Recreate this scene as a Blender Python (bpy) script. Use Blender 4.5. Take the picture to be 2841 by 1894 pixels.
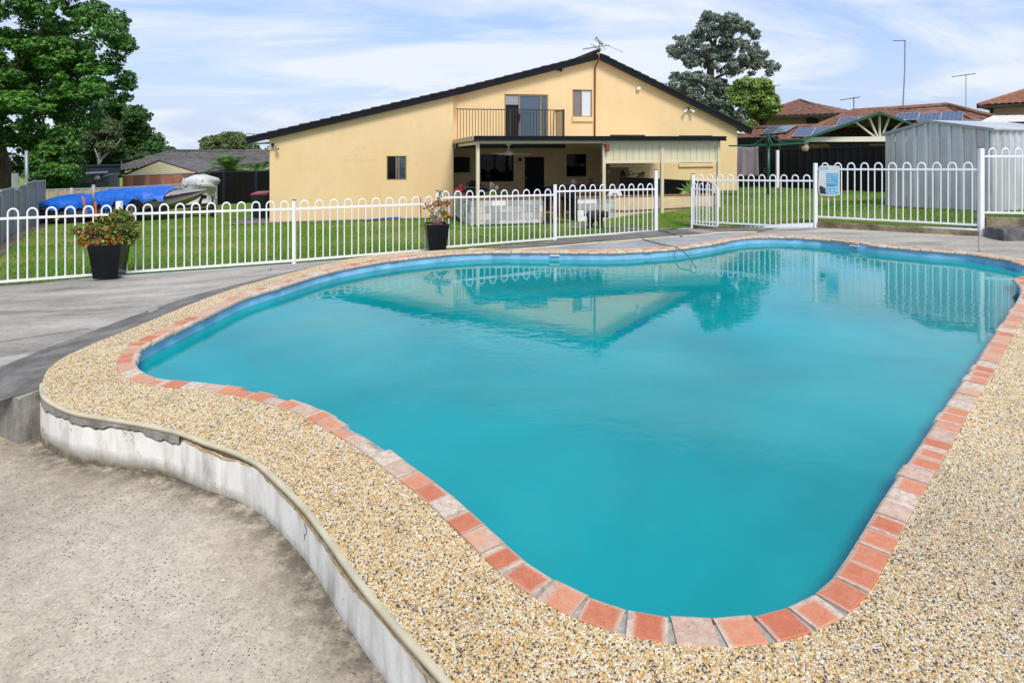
import bpy, bmesh, math, random
import numpy as np
from mathutils import Vector, Matrix, geometry
random.seed(7); rng = np.random.default_rng(7)
for o in list(bpy.data.objects): bpy.data.objects.remove(o, do_unlink=True)
sc = bpy.context.scene
C = sc.collection
R = math.radians
# ------------------------------------------------------------------ camera, sky, sun, exposure
FPX, YH, CX, HC = 1744.0, 390.0, 1420.5, 1.95        # focal length and horizon of the 2841 px wide photograph
cam = bpy.data.cameras.new('camera'); camo = bpy.data.objects.new('camera', cam); C.objects.link(camo)
camo.location = (0, 0, HC); camo.rotation_euler = (R(90), 0, 0)
cam.sensor_width = 36; cam.lens = 36 * FPX / 2841; cam.shift_y = -(947 - YH) / 2841
cam.clip_start = .05; cam.clip_end = 2000
sc.camera = camo
SUN_AZ, SUN_EL = R(160), R(52)                        # azimuth clockwise from +Y
w = bpy.data.worlds.new('World'); sc.world = w; w.use_nodes = True
nt = w.node_tree; nt.nodes.clear()
def N(t, tree=None, **kw):
    n = (tree or nt).nodes.new(t)
    for k, v in kw.items(): setattr(n, k, v)
    return n
def L(a, b, tree=None): (tree or nt).links.new(a, b)
out = N('ShaderNodeOutputWorld'); bg = N('ShaderNodeBackground'); bg.inputs[1].default_value = .110
sky = N('ShaderNodeTexSky', sky_type='NISHITA'); sky.sun_disc = False
sky.sun_elevation = SUN_EL; sky.sun_rotation = SUN_AZ; sky.air_density = 1.1; sky.dust_density = 1.2; sky.ozone_density = 1.5
tc = N('ShaderNodeTexCoord'); sep = N('ShaderNodeSeparateXYZ'); L(tc.outputs['Generated'], sep.inputs[0])
def M(op, a, b=None):
    n = N('ShaderNodeMath', operation=op)
    for i, v in enumerate((a, b)):
        if v is None: continue
        if isinstance(v, (int, float)): n.inputs[i].default_value = v
        else: L(v, n.inputs[i])
    return n.outputs[0]
sv = N('ShaderNodeCombineXYZ'); L(sep.outputs[0], sv.inputs[0]); L(sep.outputs[1], sv.inputs[1]); L(M('MAXIMUM', M('ABSOLUTE', sep.outputs[2]), .03), sv.inputs[2]); L(sv.outputs[0], sky.inputs['Vector'])
zz = M('ADD', M('ABSOLUTE', sep.outputs[2]), .16)
cmb = N('ShaderNodeCombineXYZ'); L(M('DIVIDE', sep.outputs[0], zz), cmb.inputs[0]); L(M('DIVIDE', sep.outputs[1], zz), cmb.inputs[1])
mp = N('ShaderNodeMapping'); mp.inputs['Rotation'].default_value = (0, 0, R(-14)); mp.inputs['Scale'].default_value = (.8, 1.35, 1); mp.inputs['Location'].default_value = (1.3, .4, 0)
L(cmb.outputs[0], mp.inputs[0])
n1 = N('ShaderNodeTexNoise'); n1.inputs['Scale'].default_value = .62; n1.inputs['Detail'].default_value = 8; n1.inputs['Roughness'].default_value = .58; n1.inputs['Distortion'].default_value = 1.1
L(mp.outputs[0], n1.inputs[0])
cr = N('ShaderNodeValToRGB'); cr.color_ramp.elements[0].position = .41; cr.color_ramp.elements[1].position = .60
cr.color_ramp.elements[0].color = (.05, .05, .05, 1); cr.color_ramp.elements[1].color = (.95, .95, .95, 1)
L(n1.outputs[0], cr.inputs[0])
hz = N('ShaderNodeMapRange'); hz.inputs[1].default_value = .0; hz.inputs[2].default_value = .20; hz.inputs[3].default_value = .35; hz.inputs[4].default_value = 0; L(sep.outputs[2], hz.inputs[0])
mix = N('ShaderNodeMix', data_type='RGBA'); L(M('MAXIMUM', cr.outputs[0], hz.outputs[0]), mix.inputs[0])
hs = N('ShaderNodeHueSaturation'); hs.inputs['Saturation'].default_value = .86; hs.inputs['Value'].default_value = 1.45; L(sky.outputs[0], hs.inputs['Color'])
bl = N('ShaderNodeMix', data_type='RGBA'); bl.inputs[0].default_value = .72; L(hs.outputs[0], bl.inputs[6]); bl.inputs[7].default_value = (2.5, 3.75, 6.6, 1)
L(bl.outputs[2], mix.inputs[6]); mix.inputs[7].default_value = (6.0, 6.4, 7.0, 1)
L(mix.outputs[2], bg.inputs[0]); L(bg.outputs[0], out.inputs[0])
sl = bpy.data.lights.new('sun', 'SUN'); sl.energy = 2.6; sl.angle = R(20); sl.color = (1, .93, .82)
so = bpy.data.objects.new('sun', sl); C.objects.link(so)
sd = Vector((math.sin(SUN_AZ) * math.cos(SUN_EL), math.cos(SUN_AZ) * math.cos(SUN_EL), math.sin(SUN_EL)))
so.rotation_euler = sd.to_track_quat('Z', 'Y').to_euler(); so.location = sd * 60
sc.view_settings.view_transform = 'Standard'; sc.view_settings.look = 'None'; sc.view_settings.exposure = 0.38; sc.view_settings.gamma = 1
sc.view_settings.use_curve_mapping = False
sc.render.engine = 'CYCLES'
sc.cycles.max_bounces = 8; sc.cycles.transparent_max_bounces = 8
# ------------------------------------------------------------------ photograph pixel -> place
def P(x, y, z=0.0):
    s = (y - YH) / (HC - z); return Vector(((x - CX) / s, FPX / s, z))
def D(x, y, d): return Vector(((x - CX) * d / FPX, d, HC - (y - YH) * d / FPX))
# ------------------------------------------------------------------ materials
MATS = {}
def node_mat(name):
    m = bpy.data.materials.new(name); m.use_nodes = True; t = m.node_tree
    b = t.nodes['Principled BSDF']; MATS[name] = m
    return m, t, b
def rgb(c): return (c[0], c[1], c[2], 1)
def noise(t, scale, detail=5, rough=.55, vec=None, dist=0, mapscale=None, coord='pos'):
    if vec is None:
        if coord == 'pos': g = t.nodes.new('ShaderNodeNewGeometry'); vec = g.outputs['Position']
        else: g = t.nodes.new('ShaderNodeTexCoord'); vec = g.outputs['Object']
    if mapscale:
        mm = t.nodes.new('ShaderNodeMapping'); mm.inputs['Scale'].default_value = mapscale; t.links.new(vec, mm.inputs[0]); vec = mm.outputs[0]
    n = t.nodes.new('ShaderNodeTexNoise'); n.inputs['Scale'].default_value = scale; n.inputs['Detail'].default_value = detail
    n.inputs['Roughness'].default_value = rough; n.inputs['Distortion'].default_value = dist
    t.links.new(vec, n.inputs[0]); return n
def ramp(t, sock, stops, interp='LINEAR'):
    r = t.nodes.new('ShaderNodeValToRGB'); r.color_ramp.interpolation = interp
    e = r.color_ramp.elements
    while len(e) < len(stops): e.new(.5)
    for i, (p, c) in enumerate(stops):
        e[i].position = p; e[i].color = rgb(c) if not isinstance(c, (int, float)) else (c, c, c, 1)
    t.links.new(sock, r.inputs[0]); return r.outputs[0]
def mixc(t, fac, a, b, mode='MIX'):
    m = t.nodes.new('ShaderNodeMix'); m.data_type = 'RGBA'; m.blend_type = mode
    for idx, v in ((0, fac), (6, a), (7, b)):
        if isinstance(v, (int, float)): m.inputs[idx].default_value = v
        elif isinstance(v, tuple): m.inputs[idx].default_value = rgb(v)
        else: t.links.new(v, m.inputs[idx])
    return m.outputs[2]
def bump(t, b, sock, strength=.3, dist=.01):
    n = t.nodes.new('ShaderNodeBump'); n.inputs['Strength'].default_value = strength; n.inputs['Distance'].default_value = dist
    t.links.new(sock, n.inputs['Height']); t.links.new(n.outputs[0], b.inputs['Normal']); return n
def simple(name, c, rough=.6, var=.18, scale=3.0, bs=60, bstr=.15, bd=.004, metal=0, spec=.5, c2=None, rnd=0.0, mapscale=None, objc=False):
    m, t, b = node_mat(name)
    n = noise(t, scale, 6, .6, mapscale=mapscale, coord='obj' if objc else 'pos')
    c2 = c2 or tuple(x * (1 - var) for x in c)
    c1 = tuple(min(1, x * (1 + var * .5)) for x in c)
    col = ramp(t, n.outputs[0], [(.3, c2), (.7, c1)])
    if rnd:
        oi = t.nodes.new('ShaderNodeObjectInfo')
        v = t.nodes.new('ShaderNodeMapRange'); v.inputs[3].default_value = 1 - rnd; v.inputs[4].default_value = 1 + rnd * .6
        t.links.new(oi.outputs['Random'], v.inputs[0])
        h = t.nodes.new('ShaderNodeHueSaturation'); t.links.new(v.outputs[0], h.inputs['Value']); t.links.new(col, h.inputs['Color']); col = h.outputs[0]
    t.links.new(col, b.inputs['Base Color'])
    b.inputs['Roughness'].default_value = rough; b.inputs['Metallic'].default_value = metal; b.inputs['Specular IOR Level'].default_value = spec if max(c) > .06 else min(spec, .22)
    if bstr: bump(t, b, noise(t, bs, 4).outputs[0], bstr, bd)
    return m
def glass_dark(name, c, rough=.03):
    m, t, b = node_mat(name); b.inputs['Base Color'].default_value = rgb(c); b.inputs['Roughness'].default_value = rough
    b.inputs['Specular IOR Level'].default_value = .15 if max(c) < .02 else .9; b.inputs['IOR'].default_value = 1.5
    n = noise(t, 1.6, 2); bump(t, b, n.outputs[0], .02, .02); return m
# ------------------------------------------------------------------ mesh building
class MB:
    def __init__(s): s.v = []; s.f = []; s.sm = False
    def add(s, vs, fs):
        k = len(s.v); s.v += [tuple(v) for v in vs]; s.f += [tuple(i + k for i in f) for f in fs]; return s
    def box(s, a, b):
        x0, y0, z0 = a; x1, y1, z1 = b
        return s.add([(x0,y0,z0),(x1,y0,z0),(x1,y1,z0),(x0,y1,z0),(x0,y0,z1),(x1,y0,z1),(x1,y1,z1),(x0,y1,z1)],
              [(0,3,2,1),(4,5,6,7),(0,1,5,4),(1,2,6,5),(2,3,7,6),(3,0,4,7)])
    def hexa(s, p):                                     # 8 corners, bottom ring then top ring
        return s.add(p, [(0,3,2,1),(4,5,6,7),(0,1,5,4),(1,2,6,5),(2,3,7,6),(3,0,4,7)])
    def obox(s, c, ax, ay, az):                         # centre and three half-axis vectors
        c, ax, ay, az = map(Vector, (c, ax, ay, az))
        return s.hexa([c-ax-ay-az, c+ax-ay-az, c+ax+ay-az, c-ax+ay-az, c-ax-ay+az, c+ax-ay+az, c+ax+ay+az, c-ax+ay+az])
    def bar(s, p, q, w, h, up=(0,0,1)):                 # rectangular bar from p to q
        p, q = Vector(p), Vector(q); d = (q - p).normalized(); u = Vector(up)
        sd_ = d.cross(u)
        if sd_.length < 1e-4: sd_ = d.cross(Vector((1,0,0)))
        sd_.normalize(); u = sd_.cross(d)
        return s.obox((p + q) / 2, (q - p) / 2, sd_ * w / 2, u * h / 2)
    def tube(s, pts, r, seg=8, cap=True, r1=None):
        pts = [Vector(p) for p in pts]; n = len(pts); rings = []; ref = None
        for i, p in enumerate(pts):
            d = (pts[min(i+1, n-1)] - pts[max(i-1, 0)]).normalized()
            if ref is None: ref = d.orthogonal().normalized()
            a = (ref - d * ref.dot(d)); a = a.normalized() if a.length > 1e-5 else d.orthogonal().normalized(); ref = a; b = d.cross(a)
            rr = None if callable(r) else (r if r1 is None else r + (r1 - r) * i / max(1, n - 1))
            if callable(r): rr = r(i / max(1, n - 1))
            rings.append([p + (a * math.cos(2*math.pi*j/seg) + b * math.sin(2*math.pi*j/seg)) * rr for j in range(seg)])
        vs = [v for rg in rings for v in rg]; fs = []
        for i in range(n - 1):
            for j in range(seg): fs.append((i*seg+j, i*seg+(j+1)%seg, (i+1)*seg+(j+1)%seg, (i+1)*seg+j))
        if cap: fs += [tuple(range(seg))[::-1], tuple((n-1)*seg + j for j in range(seg))]
        return s.add(vs, fs)
    def lathe(s, c, prof, seg=16, axis=(0,0,1)):        # prof: (radius, height)
        c = Vector(c); ax = Vector(axis).normalized(); a = ax.orthogonal().normalized(); b = ax.cross(a); vs = []
        for r_, h in prof:
            vs += [c + ax*h + (a*math.cos(2*math.pi*j/seg) + b*math.sin(2*math.pi*j/seg))*r_ for j in range(seg)]
        fs = []
        for i in range(len(prof)-1):
            for j in range(seg): fs.append((i*seg+j, i*seg+(j+1)%seg, (i+1)*seg+(j+1)%seg, (i+1)*seg+j))
        fs += [tuple(range(seg))[::-1], tuple((len(prof)-1)*seg+j for j in range(seg))]
        return s.add(vs, fs)
    def prism(s, poly, vec):                            # extrude a planar polygon along vec
        poly = [Vector(p) for p in poly]; v = Vector(vec); n = len(poly)
        return s.add(poly + [p + v for p in poly], [tuple(range(n))[::-1], tuple(range(n, 2*n))] + [(i, (i+1)%n, n+(i+1)%n, n+i) for i in range(n)])
    def ball(s, c, r, seg=12, rings=8, sc_=(1,1,1)):
        c = Vector(c); vs = []; fs = []
        for i in range(rings+1):
            th = math.pi*i/rings
            for j in range(seg): vs.append(c + Vector((math.sin(th)*math.cos(2*math.pi*j/seg)*r*sc_[0], math.sin(th)*math.sin(2*math.pi*j/seg)*r*sc_[1], math.cos(th)*r*sc_[2])))
        for i in range(rings):
            for j in range(seg): fs.append((i*seg+j, (i+1)*seg+j, (i+1)*seg+(j+1)%seg, i*seg+(j+1)%seg))
        return s.add(vs, fs)
    def build(s, name, mat, parent=None, origin=None, smooth=False, bevel=0):
        return mkobj(name, s.v, s.f, mat, parent, origin, smooth, bevel)
def wloc(o):
    v = Vector((0,0,0))
    while o: v += o.location; o = o.parent
    return v
def mkobj(name, v, f, mat, parent=None, origin=None, smooth=False, bevel=0):
    v = np.array([tuple(p) for p in v], dtype=np.float64)
    if parent is not None: o0 = np.array(wloc(parent))
    elif origin is not None: o0 = np.array(tuple(origin))
    else: o0 = np.array([(v[:,0].min()+v[:,0].max())/2, (v[:,1].min()+v[:,1].max())/2, v[:,2].min()])
    me = bpy.data.meshes.new(name); me.from_pydata((v - o0).tolist(), [], [list(q) for q in f]); me.update()
    bm = bmesh.new(); bm.from_mesh(me); bmesh.ops.recalc_face_normals(bm, faces=bm.faces)
    if bevel: bmesh.ops.bevel(bm, geom=[e for e in bm.edges if len(e.link_faces) == 2 and e.calc_face_angle(0) > .6], offset=bevel, segments=1, affect='EDGES', clamp_overlap=True)
    bm.to_mesh(me); bm.free()
    if mat: me.materials.append(MATS[mat] if isinstance(mat, str) else mat)
    if smooth: me.polygons.foreach_set('use_smooth', [True]*len(me.polygons))
    o = bpy.data.objects.new(name, me); C.objects.link(o)
    if parent is not None: o.parent = parent
    else: o.location = o0
    return o
def empty(name, loc, label, cat, group=None):
    o = bpy.data.objects.new(name, None); o.empty_display_size = .1; C.objects.link(o); o.location = loc
    return tag(o, label, cat, group)
def tag(o, label=None, cat=None, group=None, kind=None):
    if label: o['label'] = label
    if cat: o['category'] = cat
    if group: o['group'] = group
    if kind: o['kind'] = kind
    return o
def dupe(o, parent, loc=(0,0,0)):
    c = o.copy(); C.objects.link(c); c.parent = parent; c.location = loc
    for ch in list(o.children): dupe(ch, c, ch.location)
    return c
def inpoly(px, py, poly):
    poly = np.asarray(poly, float); x = poly[:,0]; y = poly[:,1]; r = np.zeros(np.shape(px), bool); j = len(poly)-1
    for i in range(len(poly)):
        c_ = ((y[i] > py) != (y[j] > py)) & (px < (x[j]-x[i])*(py-y[i])/((y[j]-y[i]) or 1e-12) + x[i]); r ^= c_; j = i
    return r
def pdist(px, py, line, closed=False):
    line = np.asarray(line, float); d = np.full(np.shape(px), 1e9); n = len(line)
    for i in range(n if closed else n-1):
        a, b = line[i], line[(i+1)%n]; v = b-a; l2 = (v**2).sum() or 1e-12
        t_ = np.clip(((px-a[0])*v[0] + (py-a[1])*v[1])/l2, 0, 1)
        d = np.minimum(d, np.hypot(px-a[0]-t_*v[0], py-a[1]-t_*v[1]))
    return d
def sheet(poly, zf, step, holes=(), extra=None):
    """triangulated sheet over a plan polygon (with holes), height zf(x, y)"""
    pts = [tuple(p[:2]) for p in poly]; edges = [(i, (i+1)%len(poly)) for i in range(len(poly))]
    for h in holes:
        k = len(pts); pts += [tuple(p[:2]) for p in h]; edges += [(k+i, k+(i+1)%len(h)) for i in range(len(h))]
    loops = [np.array([tuple(p[:2]) for p in poly])] + [np.array([tuple(p[:2]) for p in h]) for h in holes]
    if step:
        a = loops[0]; gx = np.arange(a[:,0].min()+step*.5, a[:,0].max(), step); gy = np.arange(a[:,1].min()+step*.5, a[:,1].max(), step)
        X, Y = np.meshgrid(gx, gy); X = X.ravel(); Y = Y.ravel(); k = inpoly(X, Y, loops[0])
        for h in loops[1:]: k &= ~inpoly(X, Y, h)
        for lp in loops: k[k] &= pdist(X[k], Y[k], lp, True) > step*.35
        pts += list(zip(X[k].tolist(), Y[k].tolist()))
    if extra is not None: pts += extra
    vs, _, fs = geometry.delaunay_2d_cdt([Vector(p) for p in pts], edges, [], 0, 1e-6)[:3]
    va = np.array([tuple(p) for p in vs]); fa = [f for f in fs]
    cen = np.array([va[list(f)].mean(0) for f in fa]); k = inpoly(cen[:,0], cen[:,1], loops[0])
    for h in loops[1:]: k &= ~inpoly(cen[:,0], cen[:,1], h)
    z = zf(va[:,0], va[:,1]) if callable(zf) else np.full(len(va), zf)
    return np.column_stack([va, z]), [f for f, kk in zip(fa, k) if kk]
def catmull(pts, closed=False, n=8):
    pts = [np.array(tuple(p), float) for p in pts]; m = len(pts); o = []
    for i in range(m if closed else m-1):
        if closed: a, b, c_, d = pts[i-1], pts[i], pts[(i+1)%m], pts[(i+2)%m]
        else: a, b, c_, d = pts[max(i-1,0)], pts[i], pts[i+1], pts[min(i+2,m-1)]
        for k in range(n):
            t_ = k/n; o.append(.5*((2*b) + (c_-a)*t_ + (2*a-5*b+4*c_-d)*t_**2 + (3*b-a-3*c_+d)*t_**3))
    if not closed: o.append(pts[-1])
    return np.array(o)
def resample(line, step=None, n=None, closed=False):
    line = np.asarray(line, float)
    if closed: line = np.vstack([line, line[:1]])
    s = np.r_[0, np.cumsum(np.hypot(*(np.diff(line[:,:2], axis=0).T)))]
    n = n or max(2, int(round(s[-1]/step)))
    u = np.linspace(0, s[-1], n+1)
    if closed: u = u[:-1]
    return np.column_stack([np.interp(u, s, line[:,k]) for k in range(line.shape[1])]), s[-1]
def normals2(line, closed=False):
    l = np.asarray(line)[:,:2]
    t_ = (np.roll(l,-1,0) - np.roll(l,1,0)) if closed else np.gradient(l, axis=0)
    t_ /= np.maximum(np.hypot(t_[:,0], t_[:,1])[:,None], 1e-9); return np.column_stack([t_[:,1], -t_[:,0]]), t_
# ================================================================== MATERIALS OF THE SETTING
def concrete(name, c1, c2, c3, speck=0.0, mapscale=None, sc_=1.2, bstr=.35, stain=.7):
    m, t, b = node_mat(name)
    n = noise(t, sc_, 8, .62, mapscale=mapscale); n2 = noise(t, 14, 6, .7); n3 = noise(t, .35, 3, .5)
    col = ramp(t, n.outputs[0], [(.28, c2), (.5, c1), (.72, c3)])
    col = mixc(t, .55, col, ramp(t, n2.outputs[0], [(.25, .28), (.75, .72)]), 'OVERLAY')
    col = mixc(t, .45, col, ramp(t, n3.outputs[0], [(.3, .3), (.7, .66)]), 'OVERLAY')
    n4 = noise(t, 75, 5, .75); col = mixc(t, .8, col, ramp(t, n4.outputs[0], [(.3, .3), (.7, .68)]), 'OVERLAY')
    st_ = ramp(t, noise(t, .9, 7, .68, mapscale=mapscale).outputs[0], [(.53, 0.0), (.68, stain)]); col = mixc(t, st_, col, tuple(x*.5 for x in c2))
    if speck:
        g = t.nodes.new('ShaderNodeNewGeometry'); v = t.nodes.new('ShaderNodeTexVoronoi'); v.inputs['Scale'].default_value = 78; t.links.new(g.outputs['Position'], v.inputs[0])
        sp = t.nodes.new('ShaderNodeSeparateColor'); t.links.new(v.outputs['Color'], sp.inputs[0])
        a = ramp(t, sp.outputs[0], [(0, 1.0), (.27, 0.0)], 'CONSTANT'); d = ramp(t, v.outputs['Distance'], [(.30, 1.0), (.42, 0.0)])
        pz = ramp(t, noise(t, 1.7, 4).outputs[0], [(.36, .25), (.58, 1.0)])
        f = mixc(t, 1, mixc(t, 1, a, d, 'MULTIPLY'), pz, 'MULTIPLY')
        sc2 = ramp(t, sp.outputs[1], [(0, (.035,.037,.042)), (.7, (.10,.095,.085)), (.85, (.36,.30,.20))], 'CONSTANT')
        bw = t.nodes.new('ShaderNodeMath'); bw.operation = 'MULTIPLY'; t.links.new(f, bw.inputs[0]); bw.inputs[1].default_value = speck
        col = mixc(t, bw.outputs[0], col, sc2)
    t.links.new(col, b.inputs['Base Color']); b.inputs['Roughness'].default_value = .85; b.inputs['Specular IOR Level'].default_value = .3
    bump(t, b, noise(t, 120, 5, .7).outputs[0], bstr, .004); return m
concrete('slab_light', (.37,.34,.29), (.23,.21,.18), (.49,.46,.40), mapscale=(.5, 1.6, 1))
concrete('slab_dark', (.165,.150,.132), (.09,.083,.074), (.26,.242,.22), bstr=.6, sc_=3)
concrete('slab_grey', (.34,.34,.335), (.24,.24,.235), (.42,.42,.41))
concrete('patio_low', (.50,.43,.325), (.37,.31,.225), (.60,.53,.42), speck=1.0, sc_=.9, stain=.35)
concrete('kerb', (.21,.165,.10), (.075,.06,.04), (.33,.28,.19), sc_=3)
concrete('step', (.11,.11,.112), (.05,.05,.052), (.20,.20,.20), sc_=5)
concrete('wall_grey', (.30,.28,.25), (.13,.125,.12), (.42,.40,.36), mapscale=(1, 1, .2), sc_=6)
simple('substrate', (.20,.145,.075), .9, .5, 12, 60, .5, .01)
simple('trim_cream', (.56,.50,.34), .45, .25, 5, 20, .1, .002)
simple('mortar', (.36,.345,.31), .9, .4, 25, 90, .5, .004)
def plaster_white():
    m, t, b = node_mat('plaster_white')
    n = noise(t, 7, 6, .65, mapscale=(1, 1, .22)); n2 = noise(t, 2.2, 4); 
    g = t.nodes.new('ShaderNodeNewGeometry'); s = t.nodes.new('ShaderNodeSeparateXYZ'); t.links.new(g.outputs['Position'], s.inputs[0])
    mr = t.nodes.new('ShaderNodeMapRange'); mr.inputs[1].default_value = -.27; mr.inputs[2].default_value = -.165; mr.inputs[3].default_value = 0; mr.inputs[4].default_value = 1
    ad = t.nodes.new('ShaderNodeMath'); ad.operation = 'MULTIPLY_ADD'; t.links.new(n2.outputs[0], ad.inputs[0]); ad.inputs[1].default_value = .12; t.links.new(s.outputs[2], ad.inputs[2]); t.links.new(ad.outputs[0], mr.inputs[0])
    col = ramp(t, n.outputs[0], [(.27, (.24,.22,.19)), (.40, (.62,.59,.54)), (.55, (.84,.82,.77))])
    dirt = ramp(t, noise(t, 20, 5).outputs[0], [(.3, (.10,.085,.05)), (.7, (.28,.24,.16))])
    col = mixc(t, mr.outputs[0], dirt, col)
    och = ramp(t, noise(t, 4.5, 5, .7).outputs[0], [(.61, 0.0), (.66, 1.0)])
    col = mixc(t, och, col, (.48, .36, .20))
    t.links.new(col, b.inputs['Base Color']); b.inputs['Roughness'].default_value = .8
    bump(t, b, noise(t, 45, 6, .7).outputs[0], .5, .006)
plaster_white()
PEB = [(.66,.40,.12), (.60,.34,.09), (.74,.52,.22), (.80,.70,.52), (.82,.77,.66), (.68,.57,.40), (.42,.24,.08), (.54,.42,.26), (.045,.05,.06), (.085,.09,.10), (.11,.07,.04), (.78,.64,.36)]
PW = np.array([.16,.10,.17,.13,.06,.09,.06,.08,.05,.035,.04,.12]); PW /= PW.sum()
def aggregate():
    m, t, b = node_mat('aggregate')
    g = t.nodes.new('ShaderNodeNewGeometry'); v = t.nodes.new('ShaderNodeTexVoronoi'); v.inputs['Scale'].default_value = 100; t.links.new(g.outputs['Position'], v.inputs[0])
    sp = t.nodes.new('ShaderNodeSeparateColor'); t.links.new(v.outputs['Color'], sp.inputs[0])
    cum = np.r_[0, np.cumsum(PW)[:-1]]
    col = ramp(t, sp.outputs[0], [(float(a), c) for a, c in zip(cum, PEB)], 'CONSTANT')
    ed = ramp(t, v.outputs['Distance'], [(.5, 1.0), (.85, .5)])
    col = mixc(t, 1, col, ed, 'MULTIPLY')
    pat = ramp(t, noise(t, 1.1, 5, .6).outputs[0], [(.3, .42), (.62, .60)]); col = mixc(t, .5, col, pat, 'OVERLAY')
    st = ramp(t, noise(t, 2.6, 6, .7).outputs[0], [(.55, 0.0), (.72, .5)]); col = mixc(t, st, col, (.13, .105, .065))
    t.links.new(col, b.inputs['Base Color']); b.inputs['Roughness'].default_value = .55
    iv = t.nodes.new('ShaderNodeMath'); iv.operation = 'SUBTRACT'; iv.inputs[0].default_value = 1; t.links.new(v.outputs['Distance'], iv.inputs[1])
    bump(t, b, iv.outputs[0], .8, .006)
aggregate()
def pebble_mat():
    m, t, b = node_mat('pebble'); a = t.nodes.new('ShaderNodeAttribute'); a.attribute_name = 'pc'
    t.links.new(a.outputs['Color'], b.inputs['Base Color']); b.inputs['Roughness'].default_value = .42
pebble_mat()
def brick_mat():
    m, t, b = node_mat('coping_brick')
    tc_ = t.nodes.new('ShaderNodeTexCoord'); oi = t.nodes.new('ShaderNodeObjectInfo')
    ab = t.nodes.new('ShaderNodeVectorMath'); ab.operation = 'ABSOLUTE'; t.links.new(tc_.outputs['Object'], ab.inputs[0])
    # sacrificed glaze: a rounded orange field inside a pale lime bloom, its size different on every brick
    s = t.nodes.new('ShaderNodeSeparateXYZ'); t.links.new(tc_.outputs['Object'], s.inputs[0])
    def mth(op, a, b_=None, c_=None):
        n = t.nodes.new('ShaderNodeMath'); n.operation = op
        for i, v in enumerate((a, b_, c_)):
            if v is None: continue
            if isinstance(v, (int, float)): n.inputs[i].default_value = v
            else: t.links.new(v, n.inputs[i])
        return n.outputs[0]
    wn = t.nodes.new('ShaderNodeTexWhiteNoise'); wn.noise_dimensions = '1D'; t.links.new(oi.outputs['Random'], wn.inputs['W'])
    sp = t.nodes.new('ShaderNodeSeparateColor'); t.links.new(wn.outputs['Color'], sp.inputs[0])
    vadd = t.nodes.new('ShaderNodeVectorMath'); vadd.operation = 'ADD'; t.links.new(tc_.outputs['Object'], vadd.inputs[0])
    sc3 = t.nodes.new('ShaderNodeVectorMath'); sc3.operation = 'SCALE'; t.links.new(wn.outputs['Color'], sc3.inputs[0]); sc3.inputs['Scale'].default_value = 9; t.links.new(sc3.outputs[0], vadd.inputs[1])
    nz = noise(t, 26, 4, .6, vec=vadd.outputs[0])
    ax = mth('ABSOLUTE', mth('ADD', s.outputs[0], mth('MULTIPLY', mth('SUBTRACT', sp.outputs[0], .5), .03)))
    ay = mth('ABSOLUTE', mth('SUBTRACT', s.outputs[1], mth('MULTIPLY_ADD', sp.outputs[1], .025, .012)))
    fx = mth('SUBTRACT', mth('MULTIPLY_ADD', sp.outputs[2], .026, .056), ax)
    fy = mth('SUBTRACT', mth('MULTIPLY_ADD', sp.outputs[0], .028, .054), ay)
    f = mth('MINIMUM', fx, fy); f = mth('ADD', f, mth('MULTIPLY', mth('SUBTRACT', nz.outputs[0], .5), .05))
    f = ramp(t, mth('MULTIPLY_ADD', f, 30, .5), [(.2, 0.0), (.9, 1.0)])
    on = mth('GREATER_THAN', oi.outputs['Random'], .28); f = mth('MULTIPLY', f, on)
    spk = noise(t, 130, 3, .6, vec=vadd.outputs[0])
    pale = ramp(t, nz.outputs[0], [(.3, (.42,.30,.21)), (.5, (.58,.46,.36)), (.7, (.68,.60,.50))])
    pink = ramp(t, nz.outputs[0], [(.3, (.46,.30,.21)), (.7, (.62,.47,.37))])
    pale = mixc(t, mth('GREATER_THAN', sp.outputs[1], .55), pale, pink)
    org = ramp(t, mth('ADD', mth('MULTIPLY', sp.outputs[1], .5), mth('MULTIPLY', nz.outputs[0], .5)), [(.25, (.50,.15,.075)), (.5, (.60,.24,.13)), (.75, (.60,.36,.23))])
    col = mixc(t, f, pale, org)
    dk = ramp(t, spk.outputs[0], [(.60, 0.0), (.68, .8)]); col = mixc(t, dk, col, (.14,.065,.04))
    t.links.new(col, b.inputs['Base Color']); b.inputs['Roughness'].default_value = .62; b.inputs['Specular IOR Level'].default_value = .35
    bump(t, b, spk.outputs[0], .25, .003)
brick_mat()
def water_mat():
    m, t, b = node_mat('pool_water')
    n = noise(t, .45, 4, .5, dist=.4); n2 = noise(t, 2.0, 3)
    col = ramp(t, n.outputs[0], [(.30, (.0,.205,.220)), (.5, (.0,.26,.28)), (.7, (.0,.31,.335))])
    col = mixc(t, .25, col, ramp(t, n2.outputs[0], [(.3, .42), (.7, .56)]), 'OVERLAY')
    t.links.new(col, b.inputs['Base Color']); b.inputs['Roughness'].default_value = .012; b.inputs['IOR'].default_value = 1.333; b.inputs['Specular IOR Level'].default_value = .6
    r1 = noise(t, 7, 3, .5, dist=.3, mapscale=(.55, 1, 1)); r2 = noise(t, 1.2, 2)
    amp = ramp(t, noise(t, .28, 2).outputs[0], [(.42, .12), (.62, 1.0)])
    mu = t.nodes.new('ShaderNodeMath'); mu.operation = 'MULTIPLY'; t.links.new(r1.outputs[0], mu.inputs[0]); t.links.new(amp, mu.inputs[1])
    bump(t, b, mu.outputs[0], .055, .05)
water_mat()
simple('pool_paint', (.26,.50,.72), .55, .3, 4, 30, .2, .004, c2=(.17,.38,.58))
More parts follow.
